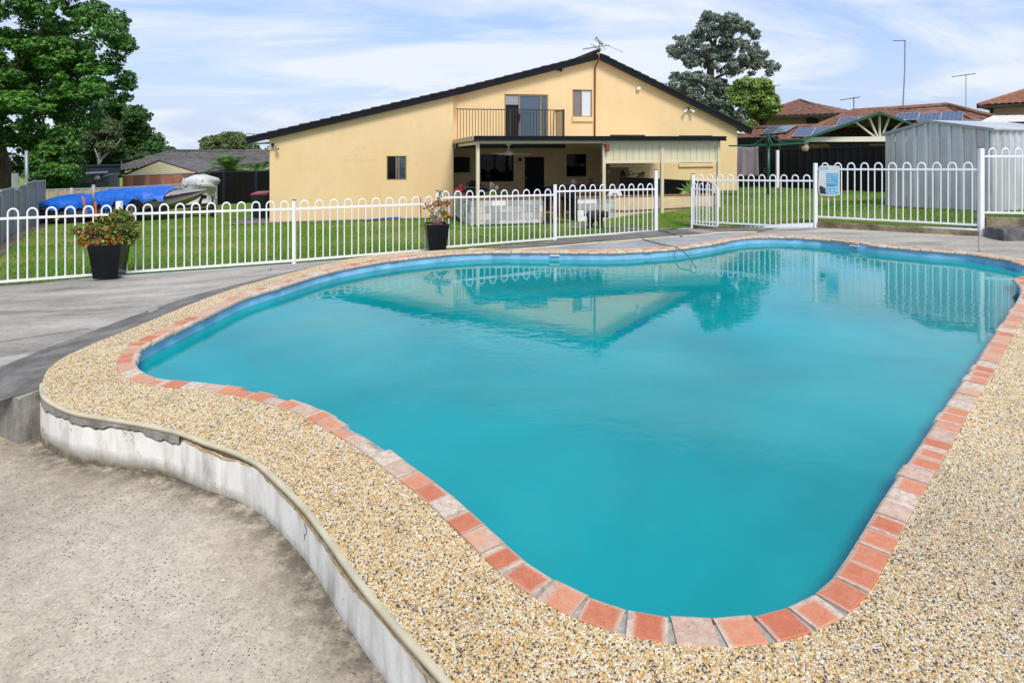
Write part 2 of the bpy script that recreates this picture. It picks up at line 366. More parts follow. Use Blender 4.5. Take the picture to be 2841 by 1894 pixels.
# ================================================================== POOL
near = [(379,997),(380,1006),(388.4,1021),(402,1030.5),(416,1037),(446,1046),(489,1051),(538,1056),(589,1060),(640,1066),(686,1073),(734,1083),(790,1097),(862,1119),(903,1138),(943,1158),
 (1003,1192),(1065,1228),(1103,1255),(1144,1286),(1189,1317),(1242,1356.5),(1290.6,1398),(1344,1446),(1402.5,1497.7),(1468,1554),(1554.7,1608),(1656,1653),(1768,1685.7),(1885,1703),(2000,1706.4),
 (2041,1703),(2111.6,1694),(2204.6,1663.5),(2275,1624),(2321.6,1574),(2354,1524),(2385,1476),(2413,1431),(2438.7,1389.8),(2483.5,1322),(2528,1260.7),(2592,1165),(2626,1113),(2671,1051),(2705.6,1003),(2733,958),
 (2760.7,920),(2795,868.7),(2819,832.6),(2828,813.6),(2829.6,799.9),(2822.7,786),(2809,774),(2818,768.5),(2841,764)]
far = [(2841,741),(2799.6,728.5),(2745,720),(2690.6,711),(2652,706.7),(2568,700),(2508,694.5),(2434,687.7),(2358,678),(2290,670),(2246,666.7),(2200,663.5),(2127.6,663),(2074,665),(2036,670),(1997.5,678),(1959,685),(1882.7,695.7),(1806,701.4),
 (1729.6,706),(1653,707),(1576.5,706.4),(1480,705.7),(1378,705),(1276,709),(1208,714.6),(1140,722),(1072,730.5),(1004,742.4),(936,756),(868,774.8),(800,797),(689,832),(612,868),(536,904.7),(459,943),(421,962),(394,981)]
BT = .055
pool = [tuple(P(x, y)[:2]) for x, y in near] + [(7.85,9.06),(8.5,9.08),(8.95,9.3),(8.85,9.62)] + [tuple(P(x, y, -BT)[:2]) for x, y in far]
pool = catmull(pool, True, 6); pool, plen = resample(pool, .04, closed=True)
for _ in range(2): pool = (np.roll(pool,1,0) + 2*pool + np.roll(pool,-1,0))/4
BL, BW = .151, .169
def offs(line, d, closed=True):
    n_, _ = normals2(line, closed); return line + n_*d
pool_out = offs(pool, BL)
# bricks -----------------------------------------------------------
cop, _ = resample(pool, n=len(pool), closed=True)
mv, mf = [], []
pi_, po_ = offs(pool, .035), offs(pool, BL+.004); n_ = len(pool)
mb = MB(); mb.v = [(x,y,-.012) for x,y in pi_] + [(x,y,-.012) for x,y in po_] + [(x,y,-.07) for x,y in pi_]
mb.f = [(i,(i+1)%n_,n_+(i+1)%n_,n_+i) for i in range(n_)] + [(i,(i+1)%n_,2*n_+(i+1)%n_,2*n_+i) for i in range(n_)]
coping = mb.build('pool_coping', 'mortar', origin=(1.5, 6, -.07))
tag(coping, 'ring of worn terracotta coping bricks in grey mortar around the pool', 'coping', kind='structure')
nb = int(round(plen/BW)); bl, _ = resample(pool, n=nb, closed=True)
broken_px = [(715,1085,.72),(775,1098,.7),(962,1182,.62),(1008,1198,.8),(1040,1220,.6),(2352,683,.75)]
broken = {}
for bx, by, fr in broken_px:
    q = P(bx, by); j = int(np.argmin(np.hypot(bl[:,0]-q.x, bl[:,1]-q.y))); broken[j] = fr
cp_full = np.vstack([pool, pool[:1]]); cs = np.r_[0, np.cumsum(np.hypot(*(np.diff(cp_full, axis=0).T)))]
def along(s):
    s = s % cs[-1]; return np.array([np.interp(s, cs, cp_full[:,0]), np.interp(s, cs, cp_full[:,1])])
for i in range(nb):
    s0 = i*plen/nb; w_ = plen/nb; rg = random.Random(i)
    c0, c1 = along(s0 - .01), along(s0 + .01); tg = (c1-c0)/np.hypot(*(c1-c0)); nm = np.array([tg[1], -tg[0]]); c = along(s0)
    ci, cj = along(s0 - w_/2), along(s0 + w_/2)
    # inner corners follow the edge, outer corners keep the brick's own width (or shrink where the edge bulges)
    h0 = min(np.dot(c - ci, tg), w_/2) - .0035; h1 = min(np.dot(cj - c, tg), w_/2) - .0035
    c2 = along(s0 + .25); cm = along(s0 - .25); kap = np.dot(c2 + cm - 2*c, nm)/.0625
    fo = min(1, max(.72, 1 - kap*BL*1.0)) if kap > 0 else 1.0
    y0 = 0.0; ln = BL*(1 - (broken.get(i, 1)))  if i in broken else 0.0
    y0 = ln - (rg.random() < .12)*.012*(0 if i in broken else 1); dz = rg.uniform(-.003, .003); hb = BT
    prof = [(y0+.012, -hb), (y0+.002, -hb+.014), (y0, -.026), (y0+.006, -.010), (y0+.02, -.0015), (y0+.03, 0), (BL-.003, 0), (BL, -.004), (BL, -hb)]
    vs = []
    for sgn, h in ((-1, h0), (1, h1)):
        for yy, z in prof:
            t_ = max(0, min(1, yy/BL)); hh = h*(1 + (fo-1)*t_)
            vs.append((sgn*hh, yy - BL/2, z))
    m_ = len(prof); fs = [tuple(range(m_)), tuple(range(m_, 2*m_))[::-1]] + [(k, (k+1)%m_, m_+(k+1)%m_, m_+k) for k in range(m_)]
    me = bpy.data.meshes.new('brick'); me.from_pydata(vs, [], fs)
    bm = bmesh.new(); bm.from_mesh(me); bmesh.ops.recalc_face_normals(bm, faces=bm.faces); bm.to_mesh(me); bm.free()
    me.materials.append(MATS['coping_brick'])
    o = bpy.data.objects.new('brick', me); C.objects.link(o); o.parent = coping
    cc = c + nm*BL/2; o.location = Vector((cc[0], cc[1], dz)) - coping.location
    o.rotation_euler = (rg.uniform(-.012,.012), rg.uniform(-.01,.01), math.atan2(tg[1], tg[0]) + math.pi*0)
    # local +y must point outward: tangent (x) cross up gives -normal for this winding, so flip
    if np.dot(np.array([-tg[1], tg[0]]), nm) < 0: o.rotation_euler[2] += math.pi
# shell and water --------------------------------------------------
pw = offs(pool, .03); mb = MB(); zs = [-.045, -.30, -1.6]
mb.v = [(x,y,z) for z in zs for x,y in pw]; mb.f = [(k*n_+i, k*n_+(i+1)%n_, (k+1)*n_+(i+1)%n_, (k+1)*n_+i) for k in range(2) for i in range(n_)]
sh = mb.build('pool_wall', 'pool_paint', origin=(1.5, 6, -1.6), smooth=True); tag(sh, 'light blue painted pool wall above the waterline', 'pool', kind='structure')
WZ = -.15
v_, f_ = sheet(pw[::2], WZ, .35); wa = mkobj('pool_water', v_, f_, 'pool_water', origin=(1.5, 6, WZ), smooth=True)
tag(wa, 'milky turquoise water filling the kidney shaped pool', 'water', kind='structure')
# ================================================================== AGGREGATE BORDER
outer_px = [(1245,1887),(1200,1835),(1097,1722),(1020,1630.6),(969,1565),(898,1467),(836.7,1391),(742,1300),(708,1274),(650.6,1247),(574,1222),(497.5,1193.7),(402,1172.6),(306,1157),(210,1140),(153,1117),(122,1094),(117,1067),(126,1033),
 (152,1005),(191,981),(268,947),(337,920),(516.5,847),(654,797),(800,757),(936,723),(1004,712),(1072,703),(1140,698),(1242,692),(1350,690),(1500,690.5),(1620,690),(1730,688),(1883,681),(1959,669),(2036,658),(2112,654),(2200,656),(2265,659.5),(2363.5,671),(2472,680),(2581.6,689),(2718,699),(2841,717)]
outl = [tuple(P(x, y)[:2]) for x, y in outer_px] + [(9.0,10.0),(9.8,9.7)]
outl = [(2.0,-1.5),(1.35,.0),(.85,.8),(.42,1.42),(.1,1.84)] + outl
outl = catmull(outl, False, 6); outl, olen = resample(outl, .06)
AZ = -.007
agg_poly = [tuple(p) for p in outl] + [(14,9.2),(14,-1.5)]
v_, f_ = sheet(agg_poly, AZ, .5, holes=[offs(pool, BL+.002)[::2]])
agg = mkobj('aggregate_border', v_, f_, 'aggregate', origin=(0, 4, AZ)); tag(agg, 'exposed pebble aggregate border around the pool', 'paving', kind='structure')
# pebbles as geometry where they are big enough to see
sp_ = .0112; gx = np.arange(-2.2, 4.6, sp_); gy = np.arange(2.15, 4.35, sp_*.87); X, Y = np.meshgrid(gx, gy); X[1::2] += sp_/2
X = (X + rng.uniform(-.35,.35,X.shape)*sp_).ravel(); Y = (Y + rng.uniform(-.35,.35,Y.shape)*sp_).ravel()
ok = (np.abs(X) < Y*.83 + .05); X, Y = X[ok], Y[ok]
ok = inpoly(X, Y, outl_ := np.array(agg_poly)); X, Y = X[ok], Y[ok]
ok = ~inpoly(X, Y, pool_out); X, Y = X[ok], Y[ok]
ok = rng.random(len(X)) < np.clip((4.35-Y)/.9, 0, 1); X, Y = X[ok], Y[ok]
ok = (pdist(X, Y, pool_out[::2], True) > .008) & (pdist(X, Y, outl, False) > .012); X, Y = X[ok], Y[ok]
K = len(X); rad = rng.uniform(.0036,.0070,K); asp = rng.uniform(.65,1.0,K); ang = rng.uniform(0,6.28,K); hh = rng.uniform(.35,.75,K)*rad
seg = 6; ring = np.array([(math.cos(2*math.pi*j/seg), math.sin(2*math.pi*j/seg)) for j in range(seg)])
V = np.zeros((K, 2*seg+1, 3))
for lv, (rr, zf) in enumerate(((1.0, -.3), (.72, .72))):
    jx = ring[None,:,0]*rad[:,None]*rr*(1+rng.uniform(-.15,.15,(K,seg))); jy = ring[None,:,1]*(rad*asp)[:,None]*rr
    V[:,lv*seg:(lv+1)*seg,0] = X[:,None] + jx*np.cos(ang)[:,None] - jy*np.sin(ang)[:,None]
    V[:,lv*seg:(lv+1)*seg,1] = Y[:,None] + jx*np.sin(ang)[:,None] + jy*np.cos(ang)[:,None]
    V[:,lv*seg:(lv+1)*seg,2] = AZ + zf*hh[:,None]
V[:,-1,0] = X; V[:,-1,1] = Y; V[:,-1,2] = AZ + hh
tri = [(j,(j+1)%seg,seg+j) for j in range(seg)] + [((j+1)%seg,seg+(j+1)%seg,seg+j) for j in range(seg)] + [(seg+j,seg+(j+1)%seg,2*seg) for j in range(seg)]
tri = np.array(tri); F = (tri[None] + (np.arange(K)*(2*seg+1))[:,None,None]).reshape(-1,3)
def fastmesh(name, V, F, mat, parent=None, smooth=True, attr=None, origin=(0,0,0)):
    V = V.reshape(-1,3) - np.array(tuple(origin)); me = bpy.data.meshes.new(name); me.vertices.add(len(V)); me.vertices.foreach_set('co', V.ravel())
    k = F.shape[1]; me.loops.add(F.size); me.loops.foreach_set('vertex_index', F.ravel().astype(np.int32)); me.polygons.add(len(F))
    me.polygons.foreach_set('loop_start', np.arange(len(F))*k); me.polygons.foreach_set('loop_total', np.full(len(F), k)) if False else None
    me.polygons.foreach_set('use_smooth', np.full(len(F), smooth)); me.update(calc_edges=True); me.validate()
    if attr is not None:
        a = me.attributes.new('pc', 'FLOAT_COLOR', 'POINT'); a.data.foreach_set('color', np.column_stack([attr, np.ones(len(attr))]).ravel())
    me.materials.append(MATS[mat]); o = bpy.data.objects.new(name, me); C.objects.link(o)
    if parent: o.parent = parent; o.location = Vector(origin) - wloc(parent)
    else: o.location = origin
    return o
pc = np.array(PEB)[rng.choice(len(PEB), K, p=PW)]*rng.uniform(.62,.96,(K,1))
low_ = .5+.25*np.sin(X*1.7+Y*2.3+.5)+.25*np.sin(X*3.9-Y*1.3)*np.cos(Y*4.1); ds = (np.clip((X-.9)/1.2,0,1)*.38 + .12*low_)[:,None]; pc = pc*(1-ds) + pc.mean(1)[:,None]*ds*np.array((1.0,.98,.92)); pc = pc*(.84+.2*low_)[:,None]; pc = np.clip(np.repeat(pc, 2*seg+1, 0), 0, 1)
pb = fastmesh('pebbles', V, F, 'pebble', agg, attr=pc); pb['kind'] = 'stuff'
# ================================================================== FENCE LINE, DECK LEVELS
def LF(x): s = (FPX - .4516*(x - CX))/13.95; return np.array(((x - CX)/s, FPX/s))
FL = [LF(-420), LF(331), LF(816), LF(1213), LF(1540), LF(1820)]
FG = np.array((4.58,15.9)); FR1 = np.array((6.95,14.4)); FR2 = np.array((9.40,12.6)); FR3 = np.array((12.4,12.25))
fline = np.array(FL + [FG, FR1, FR2, FR3])
fz = [-.385,-.36,-.375,-.363,-.325,-.285,-.283,-.045,.03,.03]
fs_ = np.r_[0, np.cumsum(np.hypot(*(np.diff(fline, axis=0).T)))]
def fence_near(x, y):
    best = np.full(np.shape(x), 1e9); z = np.zeros(np.shape(x))
    for i in range(len(fline)-1):
        a, b = fline[i], fline[i+1]; v = b-a; t_ = np.clip(((x-a[0])*v[0]+(y-a[1])*v[1])/(v**2).sum(), 0, 1); d = np.hypot(x-a[0]-t_*v[0], y-a[1]-t_*v[1])
        k = d < best; best = np.where(k, d, best); z = np.where(k, fz[i] + (fz[i+1]-fz[i])*t_, z)
    return best, z
def deck_z(x, y):
    x = np.asarray(x, float); y = np.asarray(y, float); dA = pdist(x, y, outl); dF, zf = fence_near(x, y)
    return -.012 - .05*np.minimum(dA/.5, 1)*np.clip((1.5-x)/2,0,1) + (zf + .02)*dA/(dA+dF+1e-6)
nose = int(np.argmin(np.hypot(outl[:,0]-P(117,1075).x, outl[:,1]-P(117,1075).y)))
arc = outl[nose:]
ext = LF(-420) + (LF(-420)-LF(331))*.2
deck_poly = [tuple(p) for p in arc[::1]] + [(14,9.2),(14,12.2)] + [tuple(p) for p in fline[::-1]] + [tuple(ext), (-13,6.0), tuple(P(-200,1085,-.12)[:2]), tuple(P(0,1107,-.09)[:2]), tuple(P(55,1121,-.07)[:2])]
v_, f_ = sheet(deck_poly, deck_z, .3)
dk = mkobj('concrete_deck', v_, f_, 'slab_light', origin=(0, 12, -.3)); tag(dk, 'weathered grey concrete deck between the pool border and the fence', 'paving', kind='structure')
# vertical front edge of the slab on the left
e_ = [Vector((-13,6.0,-.2)), P(-200,1085,-.12), P(0,1107,-.09), P(55,1121,-.07), Vector((arc[0][0], arc[0][1], -.03))]
mb = MB()
for a, b in zip(e_[:-1], e_[1:]):
    az, bz = float(deck_z(a.x,a.y)), float(deck_z(b.x,b.y))
    mb.hexa([(a.x,a.y,-.6),(b.x,b.y,-.6),(b.x,b.y+.25,-.6),(a.x,a.y+.25,-.6),(a.x,a.y,az-.002),(b.x,b.y,bz-.002),(b.x,b.y+.25,bz-.006),(a.x,a.y+.25,az-.006)])
o = mb.build('slab_edge', 'wall_grey', dk)
# dark mortar fillet that follows the border on the left and the dark far strip
k1 = int(np.argmin(np.hypot(arc[:,0]-P(1000,712).x, arc[:,1]-P(1000,712).y)))
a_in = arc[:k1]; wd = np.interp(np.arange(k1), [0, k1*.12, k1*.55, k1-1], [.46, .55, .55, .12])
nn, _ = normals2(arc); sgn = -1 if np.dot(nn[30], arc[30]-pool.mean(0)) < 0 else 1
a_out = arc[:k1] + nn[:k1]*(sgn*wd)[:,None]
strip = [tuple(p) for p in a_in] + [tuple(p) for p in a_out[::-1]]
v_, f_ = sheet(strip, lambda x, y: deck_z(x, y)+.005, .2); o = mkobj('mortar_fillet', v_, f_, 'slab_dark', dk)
jl = [P(1290,697,-.03), P(1500,680,-.08), P(1779,662.5,-.12), P(2013,651.5,-.10), P(2100,648,-.06)]
jl = np.array([tuple(p[:2]) for p in jl]); jl, _ = resample(catmull(jl, False, 8), .15)
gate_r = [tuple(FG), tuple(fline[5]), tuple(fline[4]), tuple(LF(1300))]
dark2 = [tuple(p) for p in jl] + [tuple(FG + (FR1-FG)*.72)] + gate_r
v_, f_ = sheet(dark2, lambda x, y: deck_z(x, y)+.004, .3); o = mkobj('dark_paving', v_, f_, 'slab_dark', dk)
mb = MB(); jz = [float(deck_z(x,y))+.006 for x,y in jl]; mb.tube([(x,y,z) for (x,y),z in zip(jl,jz)], .022, 6); mb.build('expansion_joint', 'trim_cream', dk)
i0 = int(np.argmin(np.hypot(arc[:,0]-P(1300,691).x, arc[:,1]-P(1300,691).y))); i1 = int(np.argmin(np.hypot(arc[:,0]-P(2040,657).x, arc[:,1]-P(2040,657).y)))
lite = [tuple(p) for p in arc[i0:i1:2]] + [tuple(p) for p in jl[::-1][1:-1]]
v_, f_ = sheet(lite, lambda x, y: deck_z(x, y)+.004, .25); o = mkobj('grey_paving', v_, f_, 'slab_grey', dk)
simple('joint', (.13,.11,.085), .9, .3, 20)
for pa, pb_ in (((-60,958),(245,912)), ((2714,657),(2716,700)), ((750,752),(752,741)), ((2010,700),(2010,699))):
    q = [P(pa[0],pa[1],-.1), P(pb_[0],pb_[1],-.06)]
    for _ in range(4): q = [P(x, y, float(deck_z(a.x,a.y))) for (x,y), a in zip((pa,pb_), q)]
    m = 14; pts = []
    for k in range(m+1):
        p = q[0].lerp(q[1], k/m); p.x += rng.uniform(-.008,.008); p.y += rng.uniform(-.008,.008); pts.append((p.x, p.y, float(deck_z(p.x,p.y))+.002))
    MB().tube(pts, .0045, 5).build('control_joint', 'joint', dk)
# ================================================================== LOWER PATIO AND RETAINING WALL
def low_z(x, y): return -.275 - .05*np.maximum(0, np.asarray(y)-3.5) - .012*np.maximum(0, -np.asarray(x)-1)
kn = int(np.argmin(np.hypot(outl[:,0]-P(112,1060).x, outl[:,1]-P(112,1060).y)))
wl = outl[:kn+1]
lp = [tuple(p) for p in wl] + [tuple(e_[4][:2]), (-3.9,5.6), (-5.5,6.6), (-13,7.5), (-13,-1.5)]
v_, f_ = sheet(lp, lambda x, y: low_z(x, y), .4); lpo = mkobj('lower_patio', v_, f_, 'patio_low', origin=(-3, 2, -.4)); tag(lpo, 'speckled tan concrete patio below the curved kerb', 'paving', kind='structure')
rw = empty('retaining_wall', (wl[len(wl)//2][0], wl[len(wl)//2][1], -.3), 'low curved white rendered kerb wall with cracked top edge below the pebble border', 'wall')
wl2, wlen = resample(wl, .025); nw, tw = normals2(wl2); sg = 1 if np.dot(nw[len(nw)//2], np.array((-3.0,2.5))-wl2[len(nw)//2]) > 0 else -1; nw = nw*sg
m_ = len(wl2); sarr = np.arange(m_)*.025
def wob(seed, amp, f=1.0):
    r_ = np.random.default_rng(seed); x = np.zeros(m_)
    for fr, a in ((2.1,1),(5.3,.7),(13,.45),(31,.3)): x += a*np.sin(sarr*fr*f*2 + r_.uniform(0,6.28))
    return x*amp
def skin(name, off, zlo, zhi, mat, i0=0, i1=m_, thick=.02, rough_=0.0):
    o_ = off if np.ndim(off) else np.full(m_, off); p = wl2 + nw*o_[:,None]; q = wl2 + nw*(o_-thick)[:,None]
    idx = range(i0, i1); n = len(list(idx)); vs = []
    for i in idx:
        lo = zlo[i]; hi = zhi[i]; vs += [(p[i][0],p[i][1],lo),(p[i][0],p[i][1],(lo+hi)/2),(p[i][0],p[i][1],hi),(q[i][0],q[i][1],hi)]
    if off is not None and n > 1:
        fs = [(4*k+a, 4*(k+1)+a, 4*(k+1)+a+1, 4*k+a+1) for k in range(n-1) for a in range(3)]
        return mkobj(name, vs, fs, mat, rw)
gz = np.array([float(low_z(x, y)) for x, y in wl2]) - .02
one = np.ones(m_)
px_of = CX + wl2[:,0]/wl2[:,1]*FPX
py_of = YH + (HC)/wl2[:,1]*FPX
k505 = int(np.argmin(np.hypot(px_of-505, py_of-1196)))
skin('substrate', 0.0, gz, AZ*one-.012, 'substrate')
jag = wob(3,.009) + .009*np.sign(np.sin(sarr*9+1))*np.abs(np.sin(sarr*23)) + np.random.default_rng(2).normal(size=m_)*.0018; top_w = -.090 + jag; top_w[:k505] = -.054 + .75*jag[:k505] - .045*np.clip((k505*.55-np.arange(k505))/(k505*.3),0,1)
skin('plaster', .013 + wob(9,.0015), gz, top_w, 'plaster_white')
bot_g = -.074 + jag + np.random.default_rng(6).uniform(-.004,.003,m_)
skin('render_band', .015 + wob(12,.001), bot_g, -.030*one, 'wall_grey', k505, m_)
kb = int(np.argmin(np.abs(py_of-1330)+1e3*(px_of>900))); 
bot_b = top_w + .014 + wob(31,.006)
skin('render_patch', .007 + wob(22,.001), bot_b, -.034*one, 'wall_grey', 0, max(4, int(k505*.62)))
mb = MB(); prof = [(-.010,-.002),(.004,.003),(.014,.001),(.019,-.007),(.018,-.022),(.004,-.027)]
pr = len(prof)
for i in range(m_):
    for a, z in prof: mb.v.append((wl2[i][0]+nw[i][0]*a, wl2[i][1]+nw[i][1]*a, z-.004))
mb.f = [(pr*i+k, pr*(i+1)+k, pr*(i+1)+k+1, pr*i+k+1) for i in range(m_-1) for k in range(pr-1)]
mb.build('edge_trim', 'trim_cream', rw, smooth=True)
simple('ochre', (.46,.30,.11), .9, .4, 30)
MB().tube([(wl2[i][0]+nw[i][0]*.012, wl2[i][1]+nw[i][1]*.012, top_w[i]-.002) for i in range(2, k505, 1)], lambda t_: .0035 + .004*abs(math.sin(t_*41)*math.sin(t_*13+1)), 5).build('ochre_lip', 'ochre', rw)
r9 = np.random.default_rng(44)
for ii in (int(k505*.18), int(k505*.40), int(k505*.63), int(k505*.8), k505+18, k505+46, k505+70):
    if ii >= m_-3: continue
    z_ = top_w[ii]; pth_ = []; i_ = float(ii)
    while z_ > top_w[ii] - r9.uniform(.07,.16):
        j_ = int(min(max(i_,0),m_-1)); pth_.append((wl2[j_][0]+nw[j_][0]*.0145, wl2[j_][1]+nw[j_][1]*.0145, z_)); z_ -= .014; i_ += r9.uniform(-.55,.55)
    if len(pth_) > 2: MB().tube(pth_, .0018, 4).build('crack', 'joint', rw)
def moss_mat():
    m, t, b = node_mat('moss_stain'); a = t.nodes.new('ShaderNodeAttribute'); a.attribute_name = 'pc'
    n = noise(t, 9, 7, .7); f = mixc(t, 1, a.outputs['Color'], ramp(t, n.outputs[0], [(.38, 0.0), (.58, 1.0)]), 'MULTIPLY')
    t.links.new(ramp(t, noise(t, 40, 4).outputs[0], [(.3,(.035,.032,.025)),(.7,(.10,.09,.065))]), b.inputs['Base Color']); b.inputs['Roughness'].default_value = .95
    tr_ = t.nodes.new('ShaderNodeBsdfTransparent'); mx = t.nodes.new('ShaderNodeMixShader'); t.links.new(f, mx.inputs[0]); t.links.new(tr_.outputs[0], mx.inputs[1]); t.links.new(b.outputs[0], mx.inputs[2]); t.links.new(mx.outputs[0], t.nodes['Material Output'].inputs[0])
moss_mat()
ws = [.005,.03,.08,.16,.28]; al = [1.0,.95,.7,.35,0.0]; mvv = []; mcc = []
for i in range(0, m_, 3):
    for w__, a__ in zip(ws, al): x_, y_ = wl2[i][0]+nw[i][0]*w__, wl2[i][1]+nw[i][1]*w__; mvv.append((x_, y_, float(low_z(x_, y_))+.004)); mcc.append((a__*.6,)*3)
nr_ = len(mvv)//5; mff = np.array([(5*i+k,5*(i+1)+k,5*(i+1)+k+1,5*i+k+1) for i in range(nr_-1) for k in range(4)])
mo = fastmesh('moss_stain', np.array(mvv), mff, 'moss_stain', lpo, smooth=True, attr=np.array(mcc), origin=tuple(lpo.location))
simple('dry_leaf', (.30,.16,.10), .8, .3); simple('chip_white', (.7,.68,.6), .7, .1)
for px_, py_, nm__, lab__, mt__ in ((375,1287,'fallen_leaf','curled brown leaf on the lower patio at the foot of the white kerb wall','dry_leaf'),(617,1612,'paint_chip','small white chip lying on the speckled lower patio','chip_white')):
    k__ = 1.0 if 'leaf' in nm__ else .4; q = P(px_, py_, -.28); q = P(px_, py_, float(low_z(q.x, q.y))); tag(MB().add([q+Vector((-.045,0,.004))*k__, q+Vector((-.01,-.014,.016))*k__, q+Vector((.045,.004,.006))*k__, q+Vector((.0,.016,.020))*k__], [(0,1,3),(1,2,3)]).build(nm__, mt__), lab__, 'leaf' if 'leaf' in nm__ else 'chip')
# fittings on the pool wall and things in the water
simple('fitting_white', (.72,.74,.75), .4, .05); simple('fitting_teal', (.01,.10,.10), .5, .2); simple('float_blue', (.012,.07,.30), .35, .2)
for px_, py_ in ((1541,709),(2358,681)):
    q = P(px_, py_, -.055); j = int(np.argmin(np.hypot(pool[:,0]-q.x, pool[:,1]-q.y))); nv_, tv_ = normals2(pool, True); c_ = pool[j]; m = MB(); m.obox((c_[0]+nv_[j][0]*.012,c_[1]+nv_[j][1]*.012,-.075), Vector((tv_[j][0],tv_[j][1],0))*.085, Vector((nv_[j][0],nv_[j][1],0))*.018, (0,0,.010)); m.build('skimmer_plate', 'fitting_white', sh)
q = P(2812,822,-.1); j = int(np.argmin(np.hypot(pool[:,0]-q.x, pool[:,1]-q.y))); c_ = pool[j]; MB().ball((c_[0]-.0,c_[1]+.02,-.11), .06, 10, 6, (.6,1,1)).build('inlet_fitting', 'fitting_teal', sh)
cw = empty('pool_cleaner_hose', tuple(P(1750,905,WZ)), 'two short blue pool cleaner hose floats just breaking the water surface', 'hose')
MB().tube([P(1712,920,WZ-.012), P(1722,924,WZ-.008), P(1740,926,WZ-.016)], .018, 8).build('float', 'float_blue', cw, smooth=True); MB().tube([P(1764,898,WZ-.012), P(1773,895,WZ-.006), P(1788,888,WZ-.016)], .019, 8).build('float', 'float_blue', cw, smooth=True)
# ================================================================== LAWN TERRAIN
ctl = np.array([(*LF(-420),-.42),(*LF(0),-.40),(*LF(331),-.39),(*LF(816),-.41),(*LF(1213),-.40),(*LF(1540),-.355),(*LF(1820),-.315),(4.6,16.1,-.24),(5.6,15.4,-.16),(6.95,14.6,.07),(8.2,13.8,.09),(9.5,12.9,.13),(9.9,12.95,.36),(11,12.8,.38),(13,12.8,.4),
 (-7.5,19.2,-.575),(-1.9,20.4,-.575),(-4.5,19.8,-.575),(-4,16,-.48),(-8,14.5,-.5),(-.9,16.3,-.36),(1,16.7,-.36),(2.3,17.0,-.34),(4.4,17.6,-.14),(5.9,18.1,-.02),(6.3,19.5,.03),(8.2,23,.10),(8.6,21,.15),(10,17,.19),(11.2,14.6,.28),(10.4,24,.15),(12.5,21.3,.16),(13,16,.3),
 (-10.5,15,-.57),(-13.2,16.4,-.62),(-12,19,-.75),(-10,21,-.78),(-10,24,-1.0),(-14,24,-1.05),(-18,24,-1.15),(-19,25.5,-1.3),(-15,28,-1.1),(-13,28.5,-.98),(-11,29,-.98),(-18,18,-1.0),
 (-30,40,-2.2),(-15,45,-2.2),(-40,20,-1.8),(0,45,-1),(15,40,.1),(40,40,.2),(30,20,.4),(-60,80,-7),(0,100,-7),(60,100,-5),(-200,200,-14),(200,200,-14),(0,380,-18),(-300,380,-18),(300,380,-18),(0,200,-14),(-90,130,-11),(90,130,-9),(-25,10,-1)])
def lawn_z(x, y):
    x = np.asarray(x, float); y = np.asarray(y, float); num = np.zeros(x.shape); den = np.zeros(x.shape)
    for cx_, cy_, cz_ in ctl:
        w_ = 1/((x-cx_)**2 + (y-cy_)**2 + .15)**1.6; num += w_*cz_; den += w_
    return num/den
def lz(x, y): return float(lawn_z(np.array([x]), np.array([y]))[0])
def lawn_mat():
    m, t, b = node_mat('lawn')
    n = noise(t, 1.1, 6, .65); n2 = noise(t, 38, 4, .7); n3 = noise(t, 7, 4, .6)
    col = ramp(t, n2.outputs[0], [(.28, (.045,.105,.014)), (.5, (.14,.27,.03)), (.72, (.29,.39,.08))])
    dry = ramp(t, n.outputs[0], [(.40, 0.0), (.66, .75)]); col = mixc(t, dry, col, ramp(t, n3.outputs[0], [(.3, (.15,.18,.035)), (.7, (.33,.30,.11))]))
    t.links.new(col, b.inputs['Base Color']); b.inputs['Roughness'].default_value = .95; b.inputs['Specular IOR Level'].default_value = .1
    bump(t, b, n2.outputs[0], 1.0, .04)
lawn_mat()
gp = [(-400,2)] + [(-30,2)] + [tuple(ext)] + [tuple(p) for p in fline] + [(16,12.2),(400,12.2),(400,420),(-400,420)]
hx = [(x, y) for x in np.arange(-24,18,.9) for y in np.arange(9,32,.9)]
hx = [p for p in hx if inpoly(np.array([p[0]]), np.array([p[1]]), gp)[0] and pdist(np.array([p[0]]), np.array([p[1]]), fline)[0] > .3]
hx += [(x, y) for x in np.arange(-390,390,30.0) for y in np.arange(34,410,30.0)]
v_, f_ = sheet(gp, lawn_z, 0, extra=hx); gnd = mkobj('ground', v_, f_, 'lawn', origin=(0, 20, -2), smooth=True); tag(gnd, 'mown green lawn falling away around the house', 'lawn', kind='structure')
# ================================================================== THE YELLOW HOUSE
HO = np.array((-1.92, 20.6)); HU = np.array((.974, .2265)); HN = np.array((-.2265, .974))
def H(a, b, z): q = HO + HU*a + HN*b; return Vector((q[0], q[1], z))
def hp(x, y, b):                                        # pixel on the house plane at setback b -> (a, z)
    k = (x - CX)/FPX; a = (k*(HO[1] + b*HN[1]) - HO[0] - b*HN[0])/(HU[0] - k*HU[1]); Y = HO[1] + a*HU[1] + b*HN[1]
    return a, HC - (y - YH)*Y/FPX
def render_mat():
    m, t, b = node_mat('yellow_render')
    n = noise(t, .8, 5, .55); n2 = noise(t, 3.5, 6, .6, mapscale=(1,1,.35))
    col = ramp(t, n.outputs[0], [(.3, (.74,.535,.285)), (.7, (.79,.60,.34))])
    col = mixc(t, .22, col, ramp(t, n2.outputs[0], [(.3, .40), (.7, .58)]), 'OVERLAY')
    st = ramp(t, noise(t, 1.6, 6, .7).outputs[0], [(.56, 0.0), (.76, .30)]); col = mixc(t, st, col, (.48,.30,.11))
    t.links.new(col, b.inputs['Base Color']); b.inputs['Roughness'].default_value = .85; b.inputs['Specular IOR Level'].default_value = .25
    bump(t, b, noise(t, 90, 4, .7).outputs[0], .3, .004)
